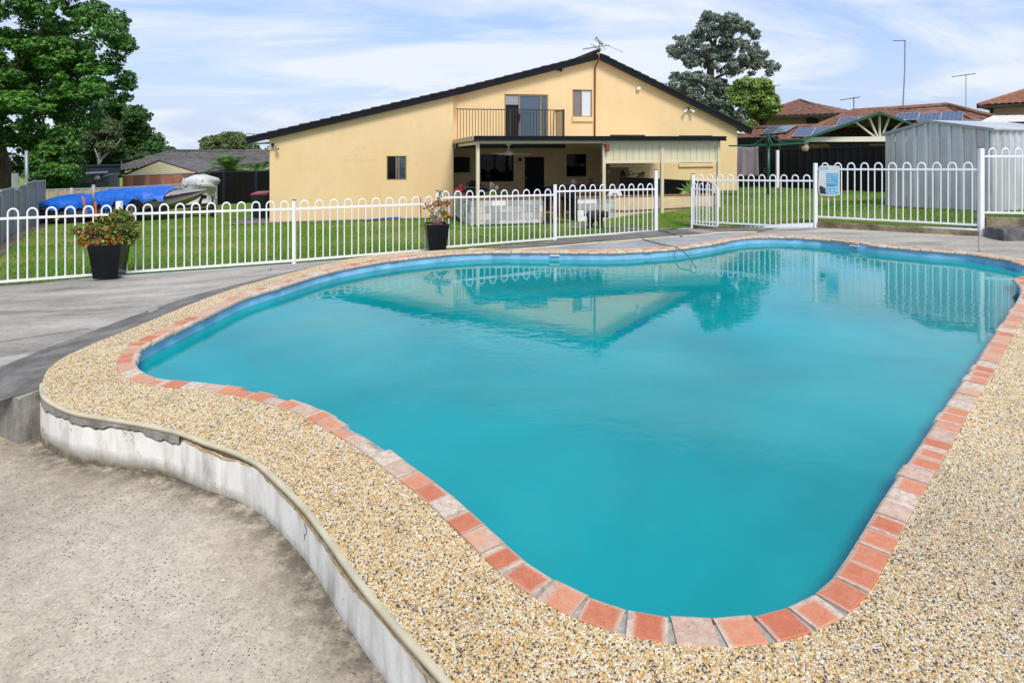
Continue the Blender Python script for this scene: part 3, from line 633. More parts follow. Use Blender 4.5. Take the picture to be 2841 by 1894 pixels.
render_mat()
simple('fascia_black', (.011,.012,.016), .45, .3, 3, 30, .05, .002, spec=.15)
simple('roof_tile_dark', (.055,.048,.043), .8, .4, 6, 60, .4, .004, rnd=.25)
simple('soffit', (.50,.42,.25), .7, .1)
simple('frame_bronze', (.16,.10,.045), .4, .2)
simple('frame_gold', (.34,.22,.09), .35, .2)
simple('charcoal', (.030,.031,.036), .45, .2)
simple('cream_paint', (.66,.60,.42), .45, .08, 2, 20, .03, .002)
simple('beige_metal', (.53,.40,.235), .5, .1)
simple('white_plastic', (.78,.78,.77), .4, .06)
simple('rust_pipe', (.25,.055,.022), .6, .4, 9)
simple('blind_grey', (.19,.18,.18), .8, .1)
simple('curtain_white', (.62,.68,.74), .7, .12, 9, mapscale=(6,6,.4))
simple('black_matte', (.012,.012,.014), .6, .2)
simple('dark_floor', (.030,.032,.038), .55, .3)
simple('wood_light', (.45,.25,.095), .5, .3, 14, mapscale=(1,1,.2))
simple('wood_cap', (.26,.105,.045), .6, .4, 9)
def door_glass():
    m, t, b = node_mat('glass_door'); b.inputs['Base Color'].default_value = (.10,.14,.19,1); b.inputs['Metallic'].default_value = .45; b.inputs['Roughness'].default_value = .04
    bump(t, b, noise(t, 1.2, 3).outputs[0], .05, .05)
door_glass()
glass_dark('glass_black', (.006,.007,.009)); glass_dark('glass_blue', (.035,.05,.07), .02)
# z heights and edges from the photograph
a_l, _ = hp(748, 500, 0); BW_M = .46; BF_W, BF_M = -.16, .25; BR = 2.3
a_r, _ = hp(2045, 500, BW_M); a_apex, z_apex = hp(1661, 165, BF_M)
aLt, zLt = hp(686, 400, BF_W); aRt, zRt = hp(1277, 262, BF_W)        # wing fascia lower edge
aK, zK = hp(1272, 264, BF_M); aR, zR = hp(2083, 373, BF_M)
def line(a0, z0, a1, z1): return lambda a: z0 + (z1-z0)*(a-a0)/(a1-a0)
wingz = line(aLt, zLt, aRt, zRt); mlz = line(aK, zK, a_apex, z_apex); mrz = line(a_apex, z_apex, aR, zR)
house = empty('house', H(2, 1, -.6), 'large yellow rendered two storey gable house with black fascia and dark tiled roof', 'house')
def wallmesh(name, poly, holes, b, mat, parent, depth=.12):
    """wall face in (a, z) with real openings and reveals"""
    v, f = sheet(poly, 0.0, 0, holes=holes); vs = [H(a, b, z) for a, z, _ in v]; fs = [tuple(q) for q in f]
    for h in holes:
        k = len(vs); n = len(h); vs += [H(a, b, z) for a, z in h] + [H(a, b+depth, z) for a, z in h]; fs += [(k+i, k+(i+1)%n, k+n+(i+1)%n, k+n+i) for i in range(n)]
    me = mkobj(name, vs, fs, mat, parent); return me
def rect(x0, y0, x1, y1, b):
    p, q = hp(x0, y0, b), hp(x1, y1, b); return [(p[0], q[1]), (q[0], q[1]), (q[0], p[1]), (p[0], p[1])]
# ground floor / gable walls ---------------------------------------
w1 = rect(1072.6, 433, 1127.7, 499.5, 0)
eps = .02
wallmesh('wall', [(a_l,-.75),(0,-.75),(0,wingz(0)+.05),(a_l,wingz(a_l)+.05)], [w1], 0, 'yellow_render', house)
dr = rect(1399.6, 261, 1520.6, 390, BW_M); dr[0] = (dr[0][0], 1.9); dr[1] = (dr[1][0], 1.9)
w2 = rect(1588.5, 248.5, 1642.8, 325, BW_M); w3 = rect(1692, 374, 1790, 454, BW_M); w4 = rect(1883.6, 376, 1977, 453, BW_M)
a_rec, _ = hp(1745, 500, BW_M)
gz_ = lambda a: -.7
wallmesh('wall', [(0.0,1.72),(a_rec,1.72),(a_rec,-.8),(a_r,-.8),(a_r,mrz(a_r)+.05),(a_apex,z_apex+.05),(0.0,mlz(0)+.05)], [dr,w2,w3,w4], BW_M, 'yellow_render', house)
mb = MB()                                                # returns: wing end, recess sides, soffit of the upper floor, far side walls
def quad(mb, p): mb.add([H(*q) for q in p], [(0,1,2,3)])
quad(mb, [(0,0,-.8),(0,BR,-.8),(0,BR,1.72),(0,0,1.72)]); quad(mb, [(0,0,1.72),(0,BW_M,1.72),(0,BW_M,wingz(0)+.05),(0,0,wingz(0)+.05)])
quad(mb, [(a_rec,BW_M,-.8),(a_rec,BR,-.8),(a_rec,BR,1.72),(a_rec,BW_M,1.72)])
quad(mb, [(0,BW_M,1.72),(a_rec,BW_M,1.72),(a_rec,BR,1.72),(0,BR,1.72)])
quad(mb, [(a_l,0,-1.4),(a_l,11,-1.4),(a_l,11,wingz(a_l)+.05),(a_l,0,wingz(a_l)+.05)]); quad(mb, [(a_r,BW_M,-.8),(a_r,11,-.8),(a_r,11,mrz(a_r)+.05),(a_r,BW_M,mrz(a_r)+.05)])
quad(mb, [(a_l,11,-1.4),(a_r,11,-1.4),(a_r,11,1.9),(a_l,11,1.9)])
mb.build('side_wall', 'yellow_render', house)
bw1 = rect(1333, 429, 1425, 503, BR); bd = rect(1456, 436, 1510, 545, BR); bd[0] = (bd[0][0], -.33); bd[1] = (bd[1][0], -.33); bw2 = rect(1572, 428, 1627, 489, BR)
wallmesh('recess_wall', [(0,-.8),(a_rec,-.8),(a_rec,1.72),(0,1.72)], [bw1, bd, bw2], BR, 'yellow_render', house, .1)
# windows -----------------------------------------------------------
def window(r, b, panes, fr='frame_bronze', name='window', fw=.035, inset=.06):
    a0, z0 = r[0]; a1, z1 = r[2]; m = MB()
    def fb(x0, x1, y0, y1, bb=0): 
        m.hexa([H(x0,b+inset-.03+bb,y0),H(x1,b+inset-.03+bb,y0),H(x1,b+inset+.03,y0),H(x0,b+inset+.03,y0),H(x0,b+inset-.03+bb,y1),H(x1,b+inset-.03+bb,y1),H(x1,b+inset+.03,y1),H(x0,b+inset+.03,y1)])
    fb(a0,a1,z0,z0+fw); fb(a0,a1,z1-fw,z1); fb(a0,a0+fw,z0+fw,z1-fw); fb(a1-fw,a1,z0+fw,z1-fw)
    xs = [a0+fw] + [a0 + (a1-a0)*p for p, _ in panes[:-1]] + [a1-fw]
    for x in xs[1:-1]: fb(x-fw*.45, x+fw*.45, z0+fw, z1-fw, -.006)
    fo = m.build(name, fr, house)
    for i, (_, mt) in enumerate(panes):
        MB().add([H(xs[i],b+inset,z0+fw*.5),H(xs[i+1],b+inset,z0+fw*.5),H(xs[i+1],b+inset,z1-fw*.5),H(xs[i],b+inset,z1-fw*.5)], [(0,1,2,3)]).build('pane', mt, fo)
    return fo
window(w1, 0, [(.48,'glass_black'),(.62,'glass_door'),(1,'glass_blue')], 'frame_gold', fw=.03)
fo = window(w2, BW_M, [(.47,'blind_grey'),(1,'curtain_white')], 'frame_gold')
for wx in (w3, w4): window(wx, BW_M, [(.5,'glass_black'),(1,'glass_blue')])
window(bw1, BR, [(.44,'glass_black'),(.78,'glass_black'),(1,'glass_black')], 'black_matte'); window(bw2, BR, [(.5,'glass_black'),(1,'glass_black')], 'black_matte')
def sill(r, b, h, ext_=.02, name='sill', out_=.06):
    a0, z0 = r[0]; a1 = r[1][0]; m = MB(); m.hexa([H(a0-ext_,b-out_,z0-h),H(a1+ext_,b-out_,z0-h),H(a1+ext_,b-.002,z0-h),H(a0-ext_,b-.002,z0-h),H(a0-ext_,b-out_,z0-.02),H(a1+ext_,b-out_,z0-.02),H(a1+ext_,b-.002,z0-.005),H(a0-ext_,b-.002,z0-.005)])
    return m.build(name, 'yellow_render', house)
sill(w2, BW_M, .16); sill(w3, BW_M, .12); sill(w4, BW_M, .12); sill(bw1, BR, .14, .05); sill(bw2, BR, .14, .03)
# sliding door: security screen leaf, glass leaf
sd_ = window(dr, BW_M, [(.34,'black_matte'),(.83,'glass_door'),(1,'glass_door')], 'frame_gold', 'sliding_door', .05)
a0, a1 = dr[0][0]+.05, dr[0][0] + (dr[1][0]-dr[0][0])*.34; z0, z1 = dr[0][1], dr[2][1]
def p_in(a, z): return H(a, BW_M+.045, z)
m = MB(); stp = .085
for sgn in (1, -1):
    c_ = -3
    for k in range(-40, 60):
        # diagonal lattice bars clipped to the leaf
        pts = []
        c0 = z0 + k*stp
        for a in (a0, a1):
            z = c0 + sgn*(a-a0)
            pts.append((a, z))
        (ax, az), (bx_, bz) = pts
        if max(az, bz) < z0 or min(az, bz) > z1-.06: continue
        def clip(a, z, oa, oz):
            for lim, cond in ((z0, z < z0), (z1-.06, z > z1-.06)):
                if cond: t_ = (lim-z)/(oz-z); return (a + (oa-a)*t_, lim)
            return (a, z)
        q0, q1 = clip(ax, az, bx_, bz), clip(bx_, bz, ax, az)
        m.bar(p_in(*q0), p_in(*q1), .008, .008)
m.build('security_screen', 'charcoal', sd_)
za_ = z1 - .36; MB().add([H(a0,BW_M+.055,za_),H(a1,BW_M+.055,za_),H(a1,BW_M+.055,z1-.06),H(a0,BW_M+.055,z1-.06)], [(0,1,2,3)]).build('blind', 'curtain_white', sd_)
ah = dr[0][0] + (dr[1][0]-dr[0][0])*.34; MB().box((0,0,0),(.001,.001,.001)) ; m = MB(); m.bar(H(ah,BW_M+.0,2.62), H(ah,BW_M+.0,2.86), .05, .05, up=tuple(Vector((*HN,0)))); m.build('handle', 'black_matte', sd_)
m = MB(); m.hexa([H(bd[0][0],BR+.03,-.33),H(bd[1][0],BR+.03,-.33),H(bd[1][0],BR+.07,-.33),H(bd[0][0],BR+.07,-.33),H(bd[0][0],BR+.03,bd[2][1]),H(bd[1][0],BR+.03,bd[2][1]),H(bd[1][0],BR+.07,bd[2][1]),H(bd[0][0],BR+.07,bd[2][1])]); d_ = m.build('door', 'black_matte', house)
MB().ball(H(bd[0][0]+.06, BR, .55), .03).build('handle', 'white_plastic', d_)
# roof ---------------------------------------------------------------
roof_i = 0
def slope(fn, a0, a1, bf, bback, up, fh, ncourse, tilt, name='roof'):
    """fascia board at the front, slab behind, a verge tile for every course; a0 is the lower end"""
    sgn = 1 if a1 > a0 else -1; L_ = math.hypot(a1-a0, fn(a1)-fn(a0)); da, dz = (a1-a0)/L_, (fn(a1)-fn(a0))/L_; na, nz_ = -dz*sgn, da*sgn
    def q(a, z, off, b): return H(a + na*off, b, z + nz_*off)
    m = MB(); m.hexa([q(a0,fn(a0),fh*.75,bf+.03),q(a1,fn(a1),fh*.75,bf+.03),q(a1,fn(a1),fh*.75,bback),q(a0,fn(a0),fh*.75,bback),q(a0,fn(a0),fh+.01,bf+.03),q(a1,fn(a1),fh+.01,bf+.03),q(a1,fn(a1),fh+.01,bback),q(a0,fn(a0),fh+.01,bback)])
    ro = m.build(name, 'roof_tile_dark', house)
    m = MB()                                            # profiled metal fascia: three steps
    for lo, hi, t_ in ((0,.06,.022),(.06,fh-.05,.012),(fh-.05,fh,.026)):
        m.hexa([q(a0,fn(a0),lo,bf-t_),q(a1,fn(a1),lo,bf-t_),q(a1,fn(a1),lo,bf+.03),q(a0,fn(a0),lo,bf+.03),q(a0,fn(a0),hi,bf-t_),q(a1,fn(a1),hi,bf-t_),q(a1,fn(a1),hi,bf+.03),q(a0,fn(a0),hi,bf+.03)])
    m.build('fascia', 'fascia_black', ro)
    m = MB(); m.add([q(a0,fn(a0),.03,bf+.03),q(a1,fn(a1),.03,bf+.03),q(a1,fn(a1),.03,bf+up),q(a0,fn(a0),.03,bf+up)],[(0,1,2,3)]); m.build('soffit', 'soffit', ro)
    st = L_/ncourse
    for i in range(ncourse):
        r_ = random.Random(i*7+ncourse); s0 = i*st; s1 = (i+1)*st+.05; th0, th1 = .052+r_.uniform(-.006,.006), .02
        A0, Z0 = a0+da*s0, fn(a0)+dz*s0; A1, Z1 = a0+da*min(s1,L_+.02), fn(a0)+dz*min(s1,L_+.02); b0 = bf-.035+r_.uniform(-.012,.012)
        m = MB(); m.hexa([q(A0,Z0,fh+.012,b0),q(A1,Z1,fh+.012,b0),q(A1,Z1,fh+.012,bf+.5),q(A0,Z0,fh+.012,bf+.5),q(A0,Z0,fh+th0,b0),q(A1,Z1,fh+th1,b0),q(A1,Z1,fh+th1,bf+.5),q(A0,Z0,fh+th0,bf+.5)])
        m.build('tile', 'roof_tile_dark', ro)
    return ro
slope(wingz, aLt, aRt, BF_W, 11, .18, .185, 21, 0)
slope(mlz, aK, a_apex, BF_M, 11, .23, .20, 15, 0)
slope(mrz, aR, a_apex, BF_M, 11, .23, .20, 20, 0)
m = MB(); m.tube([H(a_apex, BF_M-.04, z_apex+.31), H(a_apex, 11, z_apex+.31)], .07, 8); m.build('ridge_cap', 'roof_tile_dark', house, smooth=True)
quadm = MB(); quadm.hexa([H(aLt,BF_W+.03,zLt-.02),H(a_l,BF_W+.03,zLt+.06),H(a_l,10,zLt+.06),H(aLt,10,zLt-.02),H(aLt,BF_W+.03,zLt),H(a_l,BF_W+.03,zLt+.08),H(a_l,10,zLt+.08),H(aLt,10,zLt)]); quadm.build('eave_lining', 'soffit', house)
m = MB(); m.hexa([H(a_r,BF_M+.03,zR+.02),H(aR,BF_M+.03,zR-.02),H(aR,10,zR-.02),H(a_r,10,zR+.02),H(a_r,BF_M+.03,zR+.04),H(aR,BF_M+.03,zR),H(aR,10,zR),H(a_r,10,zR+.04)]); m.build('eave_lining', 'soffit', house)
# conduit, lights, little box, square patch ---------------------------
def hq(x, y, b): a, z = hp(x, y, b); return H(a, b, z)
m = MB(); m.tube([hq(1662,148,.15), hq(1661,163,.15), hq(1655,178,.35), hq(1651,188,BW_M-.05), hq(1650.5,300,BW_M-.05), hq(1650,384,BW_M-.05)], .028, 8); m.build('conduit_pipe', 'rust_pipe', house, smooth=True)
m = MB(); c_ = hq(1771,246,BW_M-.06); m.obox(c_, Vector((*HU,0))*.07, Vector((*HN,0))*.06, (0,0,.055)); m.build('sensor_box', 'white_plastic', house, bevel=.01)
pa_ = rect(953, 390, 1043, 444, 0); m = MB(); m.hexa([H(pa_[0][0],-.006,pa_[0][1]),H(pa_[1][0],-.006,pa_[1][1]),H(pa_[1][0],-.001,pa_[1][1]),H(pa_[0][0],-.001,pa_[0][1]),H(pa_[3][0],-.006,pa_[3][1]),H(pa_[2][0],-.006,pa_[2][1]),H(pa_[2][0],-.001,pa_[2][1]),H(pa_[3][0],-.001,pa_[3][1])]); m.build('wall_patch', 'yellow_render', house)
simple('alloy_lamp', (.35,.36,.37), .2, .1, metal=.6)
for px, py, b, mt in ((756,401,-.1,'black_matte'),(1987,258+42,BW_M-.1,'white_plastic')):
    pass
for (px, py, b, sc_, mt) in ((757,402,-.09,.7,'alloy_lamp'),(1910,302,BW_M-.1,.72,'white_plastic')):
    m = MB(); c_ = hq(px, py, b); m.ball(c_, .075*sc_, 10, 6); fl = m.build('flood_light', 'black_matte', house, smooth=True)
    for sx in (-1, 1):
        e = c_ + Vector((*HU,0))*.16*sx*sc_ + Vector((0,-.04,-.09*sc_)); m = MB(); m.tube([c_, c_.lerp(e,.6), e], .022, 6); d_ = (e-c_).normalized(); m.lathe(e, [(.03,0),(.07*sc_,.05),(.078*sc_,.11),(.02,.13)], 10, (d_.x*.6,-.5,-.5)); m.build('lamp', mt, fl, smooth=True)
m = MB(); c_ = hq(1553,194,BF_M+.1); m.obox(c_, Vector((*HU,0))*.09, (0,.05,0), (0,0,.035)); m.ball(c_+Vector((.05,-.05,-.04)), .04, 8, 6); m.build('security_camera', 'black_matte', house)
m = MB(); t_ = hq(1166,557,-.03); m.tube([t_, t_+Vector((0,-.1,.0)), t_+Vector((0,-.12,-.05))], .018, 6); m.tube([hq(1166,548,-.02), hq(1168,600,-.02)], .012, 5); m.build('garden_tap', 'rust_pipe', house)
# balcony ---------------------------------------------------------------
ab, _ = hp(1540, 316, BW_M); bb = -.50; zr = 2.955
bal = empty('balcony', H(1.8, .2, 1.7), 'small upstairs balcony with black metal railing in front of the sliding door', 'balcony')
m = MB(); m.hexa([H(.012,bb-.05,1.70),H(ab+.05,bb-.05,1.70),H(ab+.05,BW_M-.003,1.70),H(.012,BW_M-.003,1.70),H(.012,bb-.05,1.86),H(ab+.05,bb-.05,1.86),H(ab+.05,BW_M-.003,1.86),H(.012,BW_M-.003,1.86)]); m.build('floor', 'charcoal', bal)
m = MB(); m.bar(H(.012,bb,zr), H(ab,bb,zr), .05, .03); m.bar(H(ab,bb,zr), H(ab,BW_M-.01,zr), .05, .03); m.build('top_rail', 'charcoal', bal)
m = MB(); m.bar(H(.012,bb,1.95), H(ab,bb,1.95), .04, .03); m.bar(H(ab,bb,1.95), H(ab,BW_M-.01,1.95), .04, .03); m.build('bottom_rail', 'charcoal', bal)
nb_ = 37
for i in range(nb_):
    a = .06 + (ab-.12)*i/(nb_-1); o_ = MB().bar(H(a,bb,1.96), H(a,bb,zr-.012), .016, .016, up=(HU[0],HU[1],0)).build('baluster', 'charcoal', bal)
for i in range(8):
    b_ = bb + .1 + (BW_M-bb-.15)*i/8; MB().bar(H(ab,b_,1.96), H(ab,b_,zr-.012), .016, .016, up=(HU[0],HU[1],0)).build('baluster', 'charcoal', bal)
for a in (hp(1416,300,bb)[0], ab): MB().bar(H(a,bb,1.86), H(a,bb,zr+.03), .055, .055, up=(HU[0],HU[1],0)).build('post', 'charcoal', bal)
# TV antenna and ibis -----------------------------------------------------
simple('aluminium', (.36,.37,.38), .4, .2, metal=.6)
simple('antenna_dark', (.055,.065,.085), .5, .2)
ant = empty('tv_antenna', H(a_apex, .5, z_apex+.3), 'tilted television antenna with long crossed rods on the ridge of the yellow house', 'antenna', 'television antennas')
ya = 22.3
def Q(x, y, d=ya): return D(x, y, d)
MB().tube([Q(1662,150), Q(1664,126)], .018, 6).build('mast', 'aluminium', ant)
MB().tube([Q(1617,137), Q(1645,132.5), Q(1662,130), Q(1692,126)], .012, 5).build('boom', 'antenna_dark', ant)
for p, q in (((1648,111),(1728,145)), ((1637,122),(1677,140)), ((1673,131),(1683,136)), ((1644,128.5),(1660,136))): MB().tube([Q(*p,22.1), Q(*q,22.5)], .008, 4).build('rod', 'antenna_dark', ant)
for i in range(9):
    x = 1618+i*5; y = 137-(x-1617)*.146; MB().tube([Q(x-2.5,y-3,22.15), Q(x+2.5,y+3,22.45)], .005, 4).build('rod', 'antenna_dark', ant)
def skinned(name, joints, edges, mat, parent=None, sub=2, origin=None, root=0):
    me = bpy.data.meshes.new(name); o0 = Vector(origin) if origin is not None else Vector(joints[0][0])
    base = wloc(parent) if parent is not None else o0
    me.from_pydata([tuple(Vector(j[0])-base) for j in joints], edges, []); o = bpy.data.objects.new(name, me); C.objects.link(o)
    if parent is not None: o.parent = parent
    else: o.location = o0
    m = o.modifiers.new('skin', 'SKIN'); m.use_smooth_shade = True
    for i, j in enumerate(joints):
        r = j[1]; me.skin_vertices[0].data[i].radius = (r, r) if not isinstance(r, tuple) else r
    me.skin_vertices[0].data[root].use_root = True
    s = o.modifiers.new('sub', 'SUBSURF'); s.levels = sub; s.render_levels = sub
    me.materials.append(MATS[mat]); return o
simple('ibis_white', (.55,.53,.49), .8, .25, 20, objc=True)
u = FPX/ya
def B(x, y, dy=0): return Q(x, y) + Vector((0, dy, 0))
ib = skinned('white_ibis', [(B(1665,116),.075),(B(1669,121),.06),(B(1661,109),.07),(B(1658,104.5),.04),(B(1657.5,103),.035)], [(0,1),(0,2),(2,3),(3,4)], 'ibis_white', root=0, origin=B(1663,127))
tag(ib, 'white ibis with black head and tail perched on the antenna', 'bird')
skinned('head', [(B(1657.6,103.4),.045),(B(1655,105),.022),(B(1652,108.5),.014),(B(1650.6,111),.007)], [(0,1),(1,2),(2,3)], 'black_matte', ib)
skinned('tail', [(B(1669,121.5),.05),(B(1670.5,125),.03),(B(1670,128),.01)], [(0,1),(1,2)], 'black_matte', ib)
for x in (1661.5, 1664.5): MB().tube([B(x+1,118), B(x,124), B(x+.3,129.5)], .009, 5).build('leg', 'black_matte', ib)
# ================================================================== PATIO COVER
BPF = -4.06; zf1 = hp(1309,377,BPF)[1]; zf0 = hp(1309,390.5,BPF)[1]; aPR = hp(2014.5,381,BPF)[0]; zpr = hp(2014.5,381,BPF)[1]
zw = 1.90
pc_ = empty('patio_cover', H(3.5, -2, -.4), 'flat patio cover on cream posts with black gutter along the back of the house', 'patio cover')
m = MB(); m.hexa([H(.0,BPF+.03,zf1-.07),H(aPR,BPF+.03,zf1-.07),H(aPR,BW_M-.01,zw-.03),H(.0,BW_M-.01,zw-.03),H(.0,BPF+.03,zf1-.02),H(aPR,BPF+.03,zf1-.02),H(aPR,BW_M-.01,zw+.02),H(.0,BW_M-.01,zw+.02)]); m.build('roof_sheet', 'beige_metal', pc_)
m = MB()
for lo, hi, t_ in ((0,.035,.03),(.035,.10,.012),(.10,.135,.03)): m.hexa([H(0,BPF-t_,zf1-.135+lo),H(aPR,BPF-t_,zf1-.135+lo),H(aPR,BPF+.06,zf1-.135+lo),H(0,BPF+.06,zf1-.135+lo),H(0,BPF-t_,zf1-.135+hi),H(aPR,BPF-t_,zf1-.135+hi),H(aPR,BPF+.06,zf1-.135+hi),H(0,BPF+.06,zf1-.135+hi)])
m.build('gutter', 'fascia_black', pc_)
m = MB(); m.hexa([H(-.03,BPF+.06,zf1-.13),H(-.003,BPF+.06,zf1-.13),H(-.003,-.01,zw-.06),H(-.03,-.01,zw-.06),H(-.03,BPF+.06,zf1-.005),H(-.003,BPF+.06,zf1-.005),H(-.003,-.01,zw+.065),H(-.03,-.01,zw+.065)]); m.build('barge', 'beige_metal', pc_)
zb_ = zf1-.135; aP3 = hp(1993,400,BPF+.2)[0]
m = MB(); m.bar(H(.08,BPF+.2,zb_-.035), H(aP3+.05,BPF+.2,zb_-.035), .05, .07); m.bar(H(.1,BPF+.2,zb_-.06), H(.1,-.02,zw-.12), .05, .08); m.build('beam', 'cream_paint', pc_)
for k, b_ in enumerate((-2.9,-1.7,-.5)):
    zz_ = zf1-.09 + (zw-zf1)*(b_-BPF)/(BW_M-BPF); MB().bar(H(.05,b_,zz_-.03), H(aPR-.1,b_,zz_-.03), .04, .06).build('purlin', 'beige_metal', pc_)
posts = [(1325.5,629),(1675,620),(1836.5,596.5),(1993,577)]
pa = []
for px, py in posts:
    a, z = hp(px, py, BPF+.2); pa.append((a, z)); MB().bar(H(a,BPF+.2,z-.1), H(a,BPF+.2,zb_-.002), .09, .09, up=(HU[0],HU[1],0)).build('post', 'cream_paint', pc_, bevel=.008)
for i in (1, 2):                                          # valance panels of ribbed cream sheet
    x0, x1 = pa[i][0]+.05, pa[i+1][0]-.05; zt, zb2 = zb_-.075, hp(1750,453,BPF+.2)[1]
    m = MB(); b_ = BPF+.22
    for (s0,s1,t0,t1) in ((x0,x1,zt-.05,zt),(x0,x1,zb2,zb2+.055),(x0,x0+.04,zb2+.055,zt-.05),(x1-.04,x1,zb2+.055,zt-.05)): m.hexa([H(s0,b_-.03,t0),H(s1,b_-.03,t0),H(s1,b_+.03,t0),H(s0,b_+.03,t0),H(s0,b_-.03,t1),H(s1,b_-.03,t1),H(s1,b_+.03,t1),H(s0,b_+.03,t1)])
    vp = m.build('valance', 'cream_paint', pc_); n = 8; wv = (x1-x0-.08)/n
    for k in range(n):
        s0 = x0+.04+k*wv; m = MB(); m.hexa([H(s0+.004,b_-.012,zb2+.055),H(s0+wv-.03,b_-.012,zb2+.055),H(s0+wv-.03,b_+.005,zb2+.055),H(s0+.004,b_+.005,zb2+.055),H(s0+.004,b_-.012,zt-.05),H(s0+wv-.03,b_-.012,zt-.05),H(s0+wv-.03,b_+.005,zt-.05),H(s0+.004,b_+.005,zt-.05)])
        m.hexa([H(s0+wv-.026,b_-.004,zb2+.055),H(s0+wv,b_-.004,zb2+.055),H(s0+wv,b_+.012,zb2+.055),H(s0+wv-.026,b_+.012,zb2+.055),H(s0+wv-.026,b_-.004,zt-.05),H(s0+wv,b_-.004,zt-.05),H(s0+wv,b_+.012,zt-.05),H(s0+wv-.026,b_+.012,zt-.05)]); m.build('panel', 'cream_paint', vp)
m = MB(); m.tube([H(pa[1][0]-.03,BPF+.14,zb_-.1), H(pa[1][0]+.0,BPF+.1,zb_-.14)], .02, 6); m.obox(H(pa[1][0]+.06,BPF+.08,zb_-.20), Vector((*HU,0))*.05, Vector((*HN,0))*.04, (0,0,.10)); m.build('lamp', 'rust_pipe', pc_, bevel=.015)
MB().hexa([H(.05,BPF+.25,-.6),H(a_rec+2.6,BPF+.25,-.6),H(a_rec+2.6,BR,-.6),H(.05,BR,-.6),H(.05,BPF+.25,-.335),H(a_rec+2.6,BPF+.25,-.335),H(a_rec+2.6,BR,-.335),H(.05,BR,-.335)]).build('patio_floor', 'dark_floor', pc_)
fn_ = empty('ceiling_fan', hq(1411,405,-2.2), 'white three blade ceiling fan under the patio cover', 'ceiling fan'); c_ = hq(1411,428,-2.2)
m = MB(); m.lathe(c_, [(.13,-.03),(.15,.0),(.13,.05),(.06,.10),(.02,.12),(.02,.26),(.08,.28),(.08,.31)], 14); m.build('motor', 'white_plastic', fn_, smooth=True)
for k in range(3):
    an = R(12+120*k); d_ = Vector((math.cos(an), math.sin(an), 0)); p_ = Vector((-d_.y, d_.x, .15)); MB().hexa([c_+d_*.12-p_*.05, c_+d_*.68-p_*.07, c_+d_*.68+p_*.07, c_+d_*.12+p_*.05, c_+d_*.12-p_*.05+Vector((0,0,.012)), c_+d_*.68-p_*.07+Vector((0,0,.012)), c_+d_*.68+p_*.07+Vector((0,0,.012)), c_+d_*.12+p_*.05+Vector((0,0,.012))]).build('blade', 'white_plastic', fn_)
tv = rect(1259, 437, 1304, 478, BR-.3); m = MB(); m.hexa([H(tv[0][0],BR-.35,tv[0][1]),H(tv[1][0],BR-.25,tv[1][1]),H(tv[1][0],BR-.02,tv[1][1]),H(tv[0][0],BR-.1,tv[0][1]),H(tv[3][0],BR-.35,tv[3][1]),H(tv[2][0],BR-.25,tv[2][1]),H(tv[2][0],BR-.02,tv[2][1]),H(tv[3][0],BR-.1,tv[3][1])]); tvo = m.build('television', 'black_matte'); tag(tvo, 'black television hung in the left corner under the patio cover', 'television')
MB().add([H(tv[0][0]+.03,BR-.347,tv[0][1]+.03),H(tv[1][0]-.03,BR-.257,tv[1][1]+.03),H(tv[2][0]-.03,BR-.257,tv[2][1]-.03),H(tv[3][0]+.03,BR-.347,tv[3][1]-.03)],[(0,1,2,3)]).build('screen', 'black_matte', tvo)
sw = hq(1444,478,BR-.02); tag(MB().obox(sw, Vector((*HU,0))*.07, Vector((*HN,0))*.02, (0,0,.045)).build('switch_plate', 'white_plastic', bevel=.006), 'white double switch plate on the wall beside the back door', 'switch')
wl_ = hq(1443,447,BR-.06); m = MB(); m.lathe(wl_, [(.05,0),(.07,.05),(.03,.12)], 10); tag(m.build('wall_lantern', 'black_matte'), 'black wall lantern above the switch plate', 'wall lamp')
# ================================================================== BLOCK WALLS
def block_mat():
    m, t, b = node_mat('concrete_block'); oi = t.nodes.new('ShaderNodeObjectInfo')
    base = ramp(t, oi.outputs['Random'], [(0,(.36,.36,.355)),(.25,(.52,.51,.49)),(.5,(.45,.455,.46)),(.68,(.60,.58,.54)),(.8,(.80,.80,.79))], 'CONSTANT')
    n = noise(t, 9, 6, .65); col = mixc(t, .5, base, ramp(t, n.outputs[0], [(.3,.34),(.7,.62)]), 'OVERLAY')
    st = ramp(t, noise(t, 3.2, 6, .75).outputs[0], [(.58, 0.0), (.70, .7)]); col = mixc(t, st, col, (.12,.11,.10))
    t.links.new(col, b.inputs['Base Color']); b.inputs['Roughness'].default_value = .9; bump(t, b, noise(t, 70, 4).outputs[0], .4, .004)
block_mat()
def blockwall(root, a0, a1, b, z0, z1, nc, wblk, along_b=False, b1=None, thick=.14):
    hblk = (z1-z0)/nc; L0, L1 = (a0, a1) if not along_b else (b, b1)
    for c_ in range(nc):
        s = L0 - (wblk/2 if c_ % 2 else 0)
        while s < L1 - .02:
            e0, e1 = max(s, L0)+.006, min(s+wblk, L1)-.006; s += wblk
            if e1-e0 < .05: continue
            j = random.uniform(-.004,.004); zb, zt = z0+c_*hblk+.005, z0+(c_+1)*hblk-.005
            if not along_b: pts = [(e0,b+j),(e1,b+j),(e1,b+thick),(e0,b+thick)]
            else: pts = [(a0+j,e0),(a0+thick,e0),(a0+thick,e1),(a0+j,e1)]
            m = MB(); m.hexa([H(*p,zb) for p in pts] + [H(*p,zt) for p in pts]); m.build('block', 'concrete_block', root)
aB0 = hp(1305,553,BPF+.42)[0]; aB1 = hp(1506,553,BPF+.42)[0]; zt_ = hp(1400,552,BPF+.42)[1]; zb0 = hp(1305,632,BPF+.42)[1]
bwl = empty('block_wall', H(aB0+.7, BPF+.5, zb0), 'L shaped wall of unpainted grey concrete blocks with timber cap in front of the patio', 'wall')
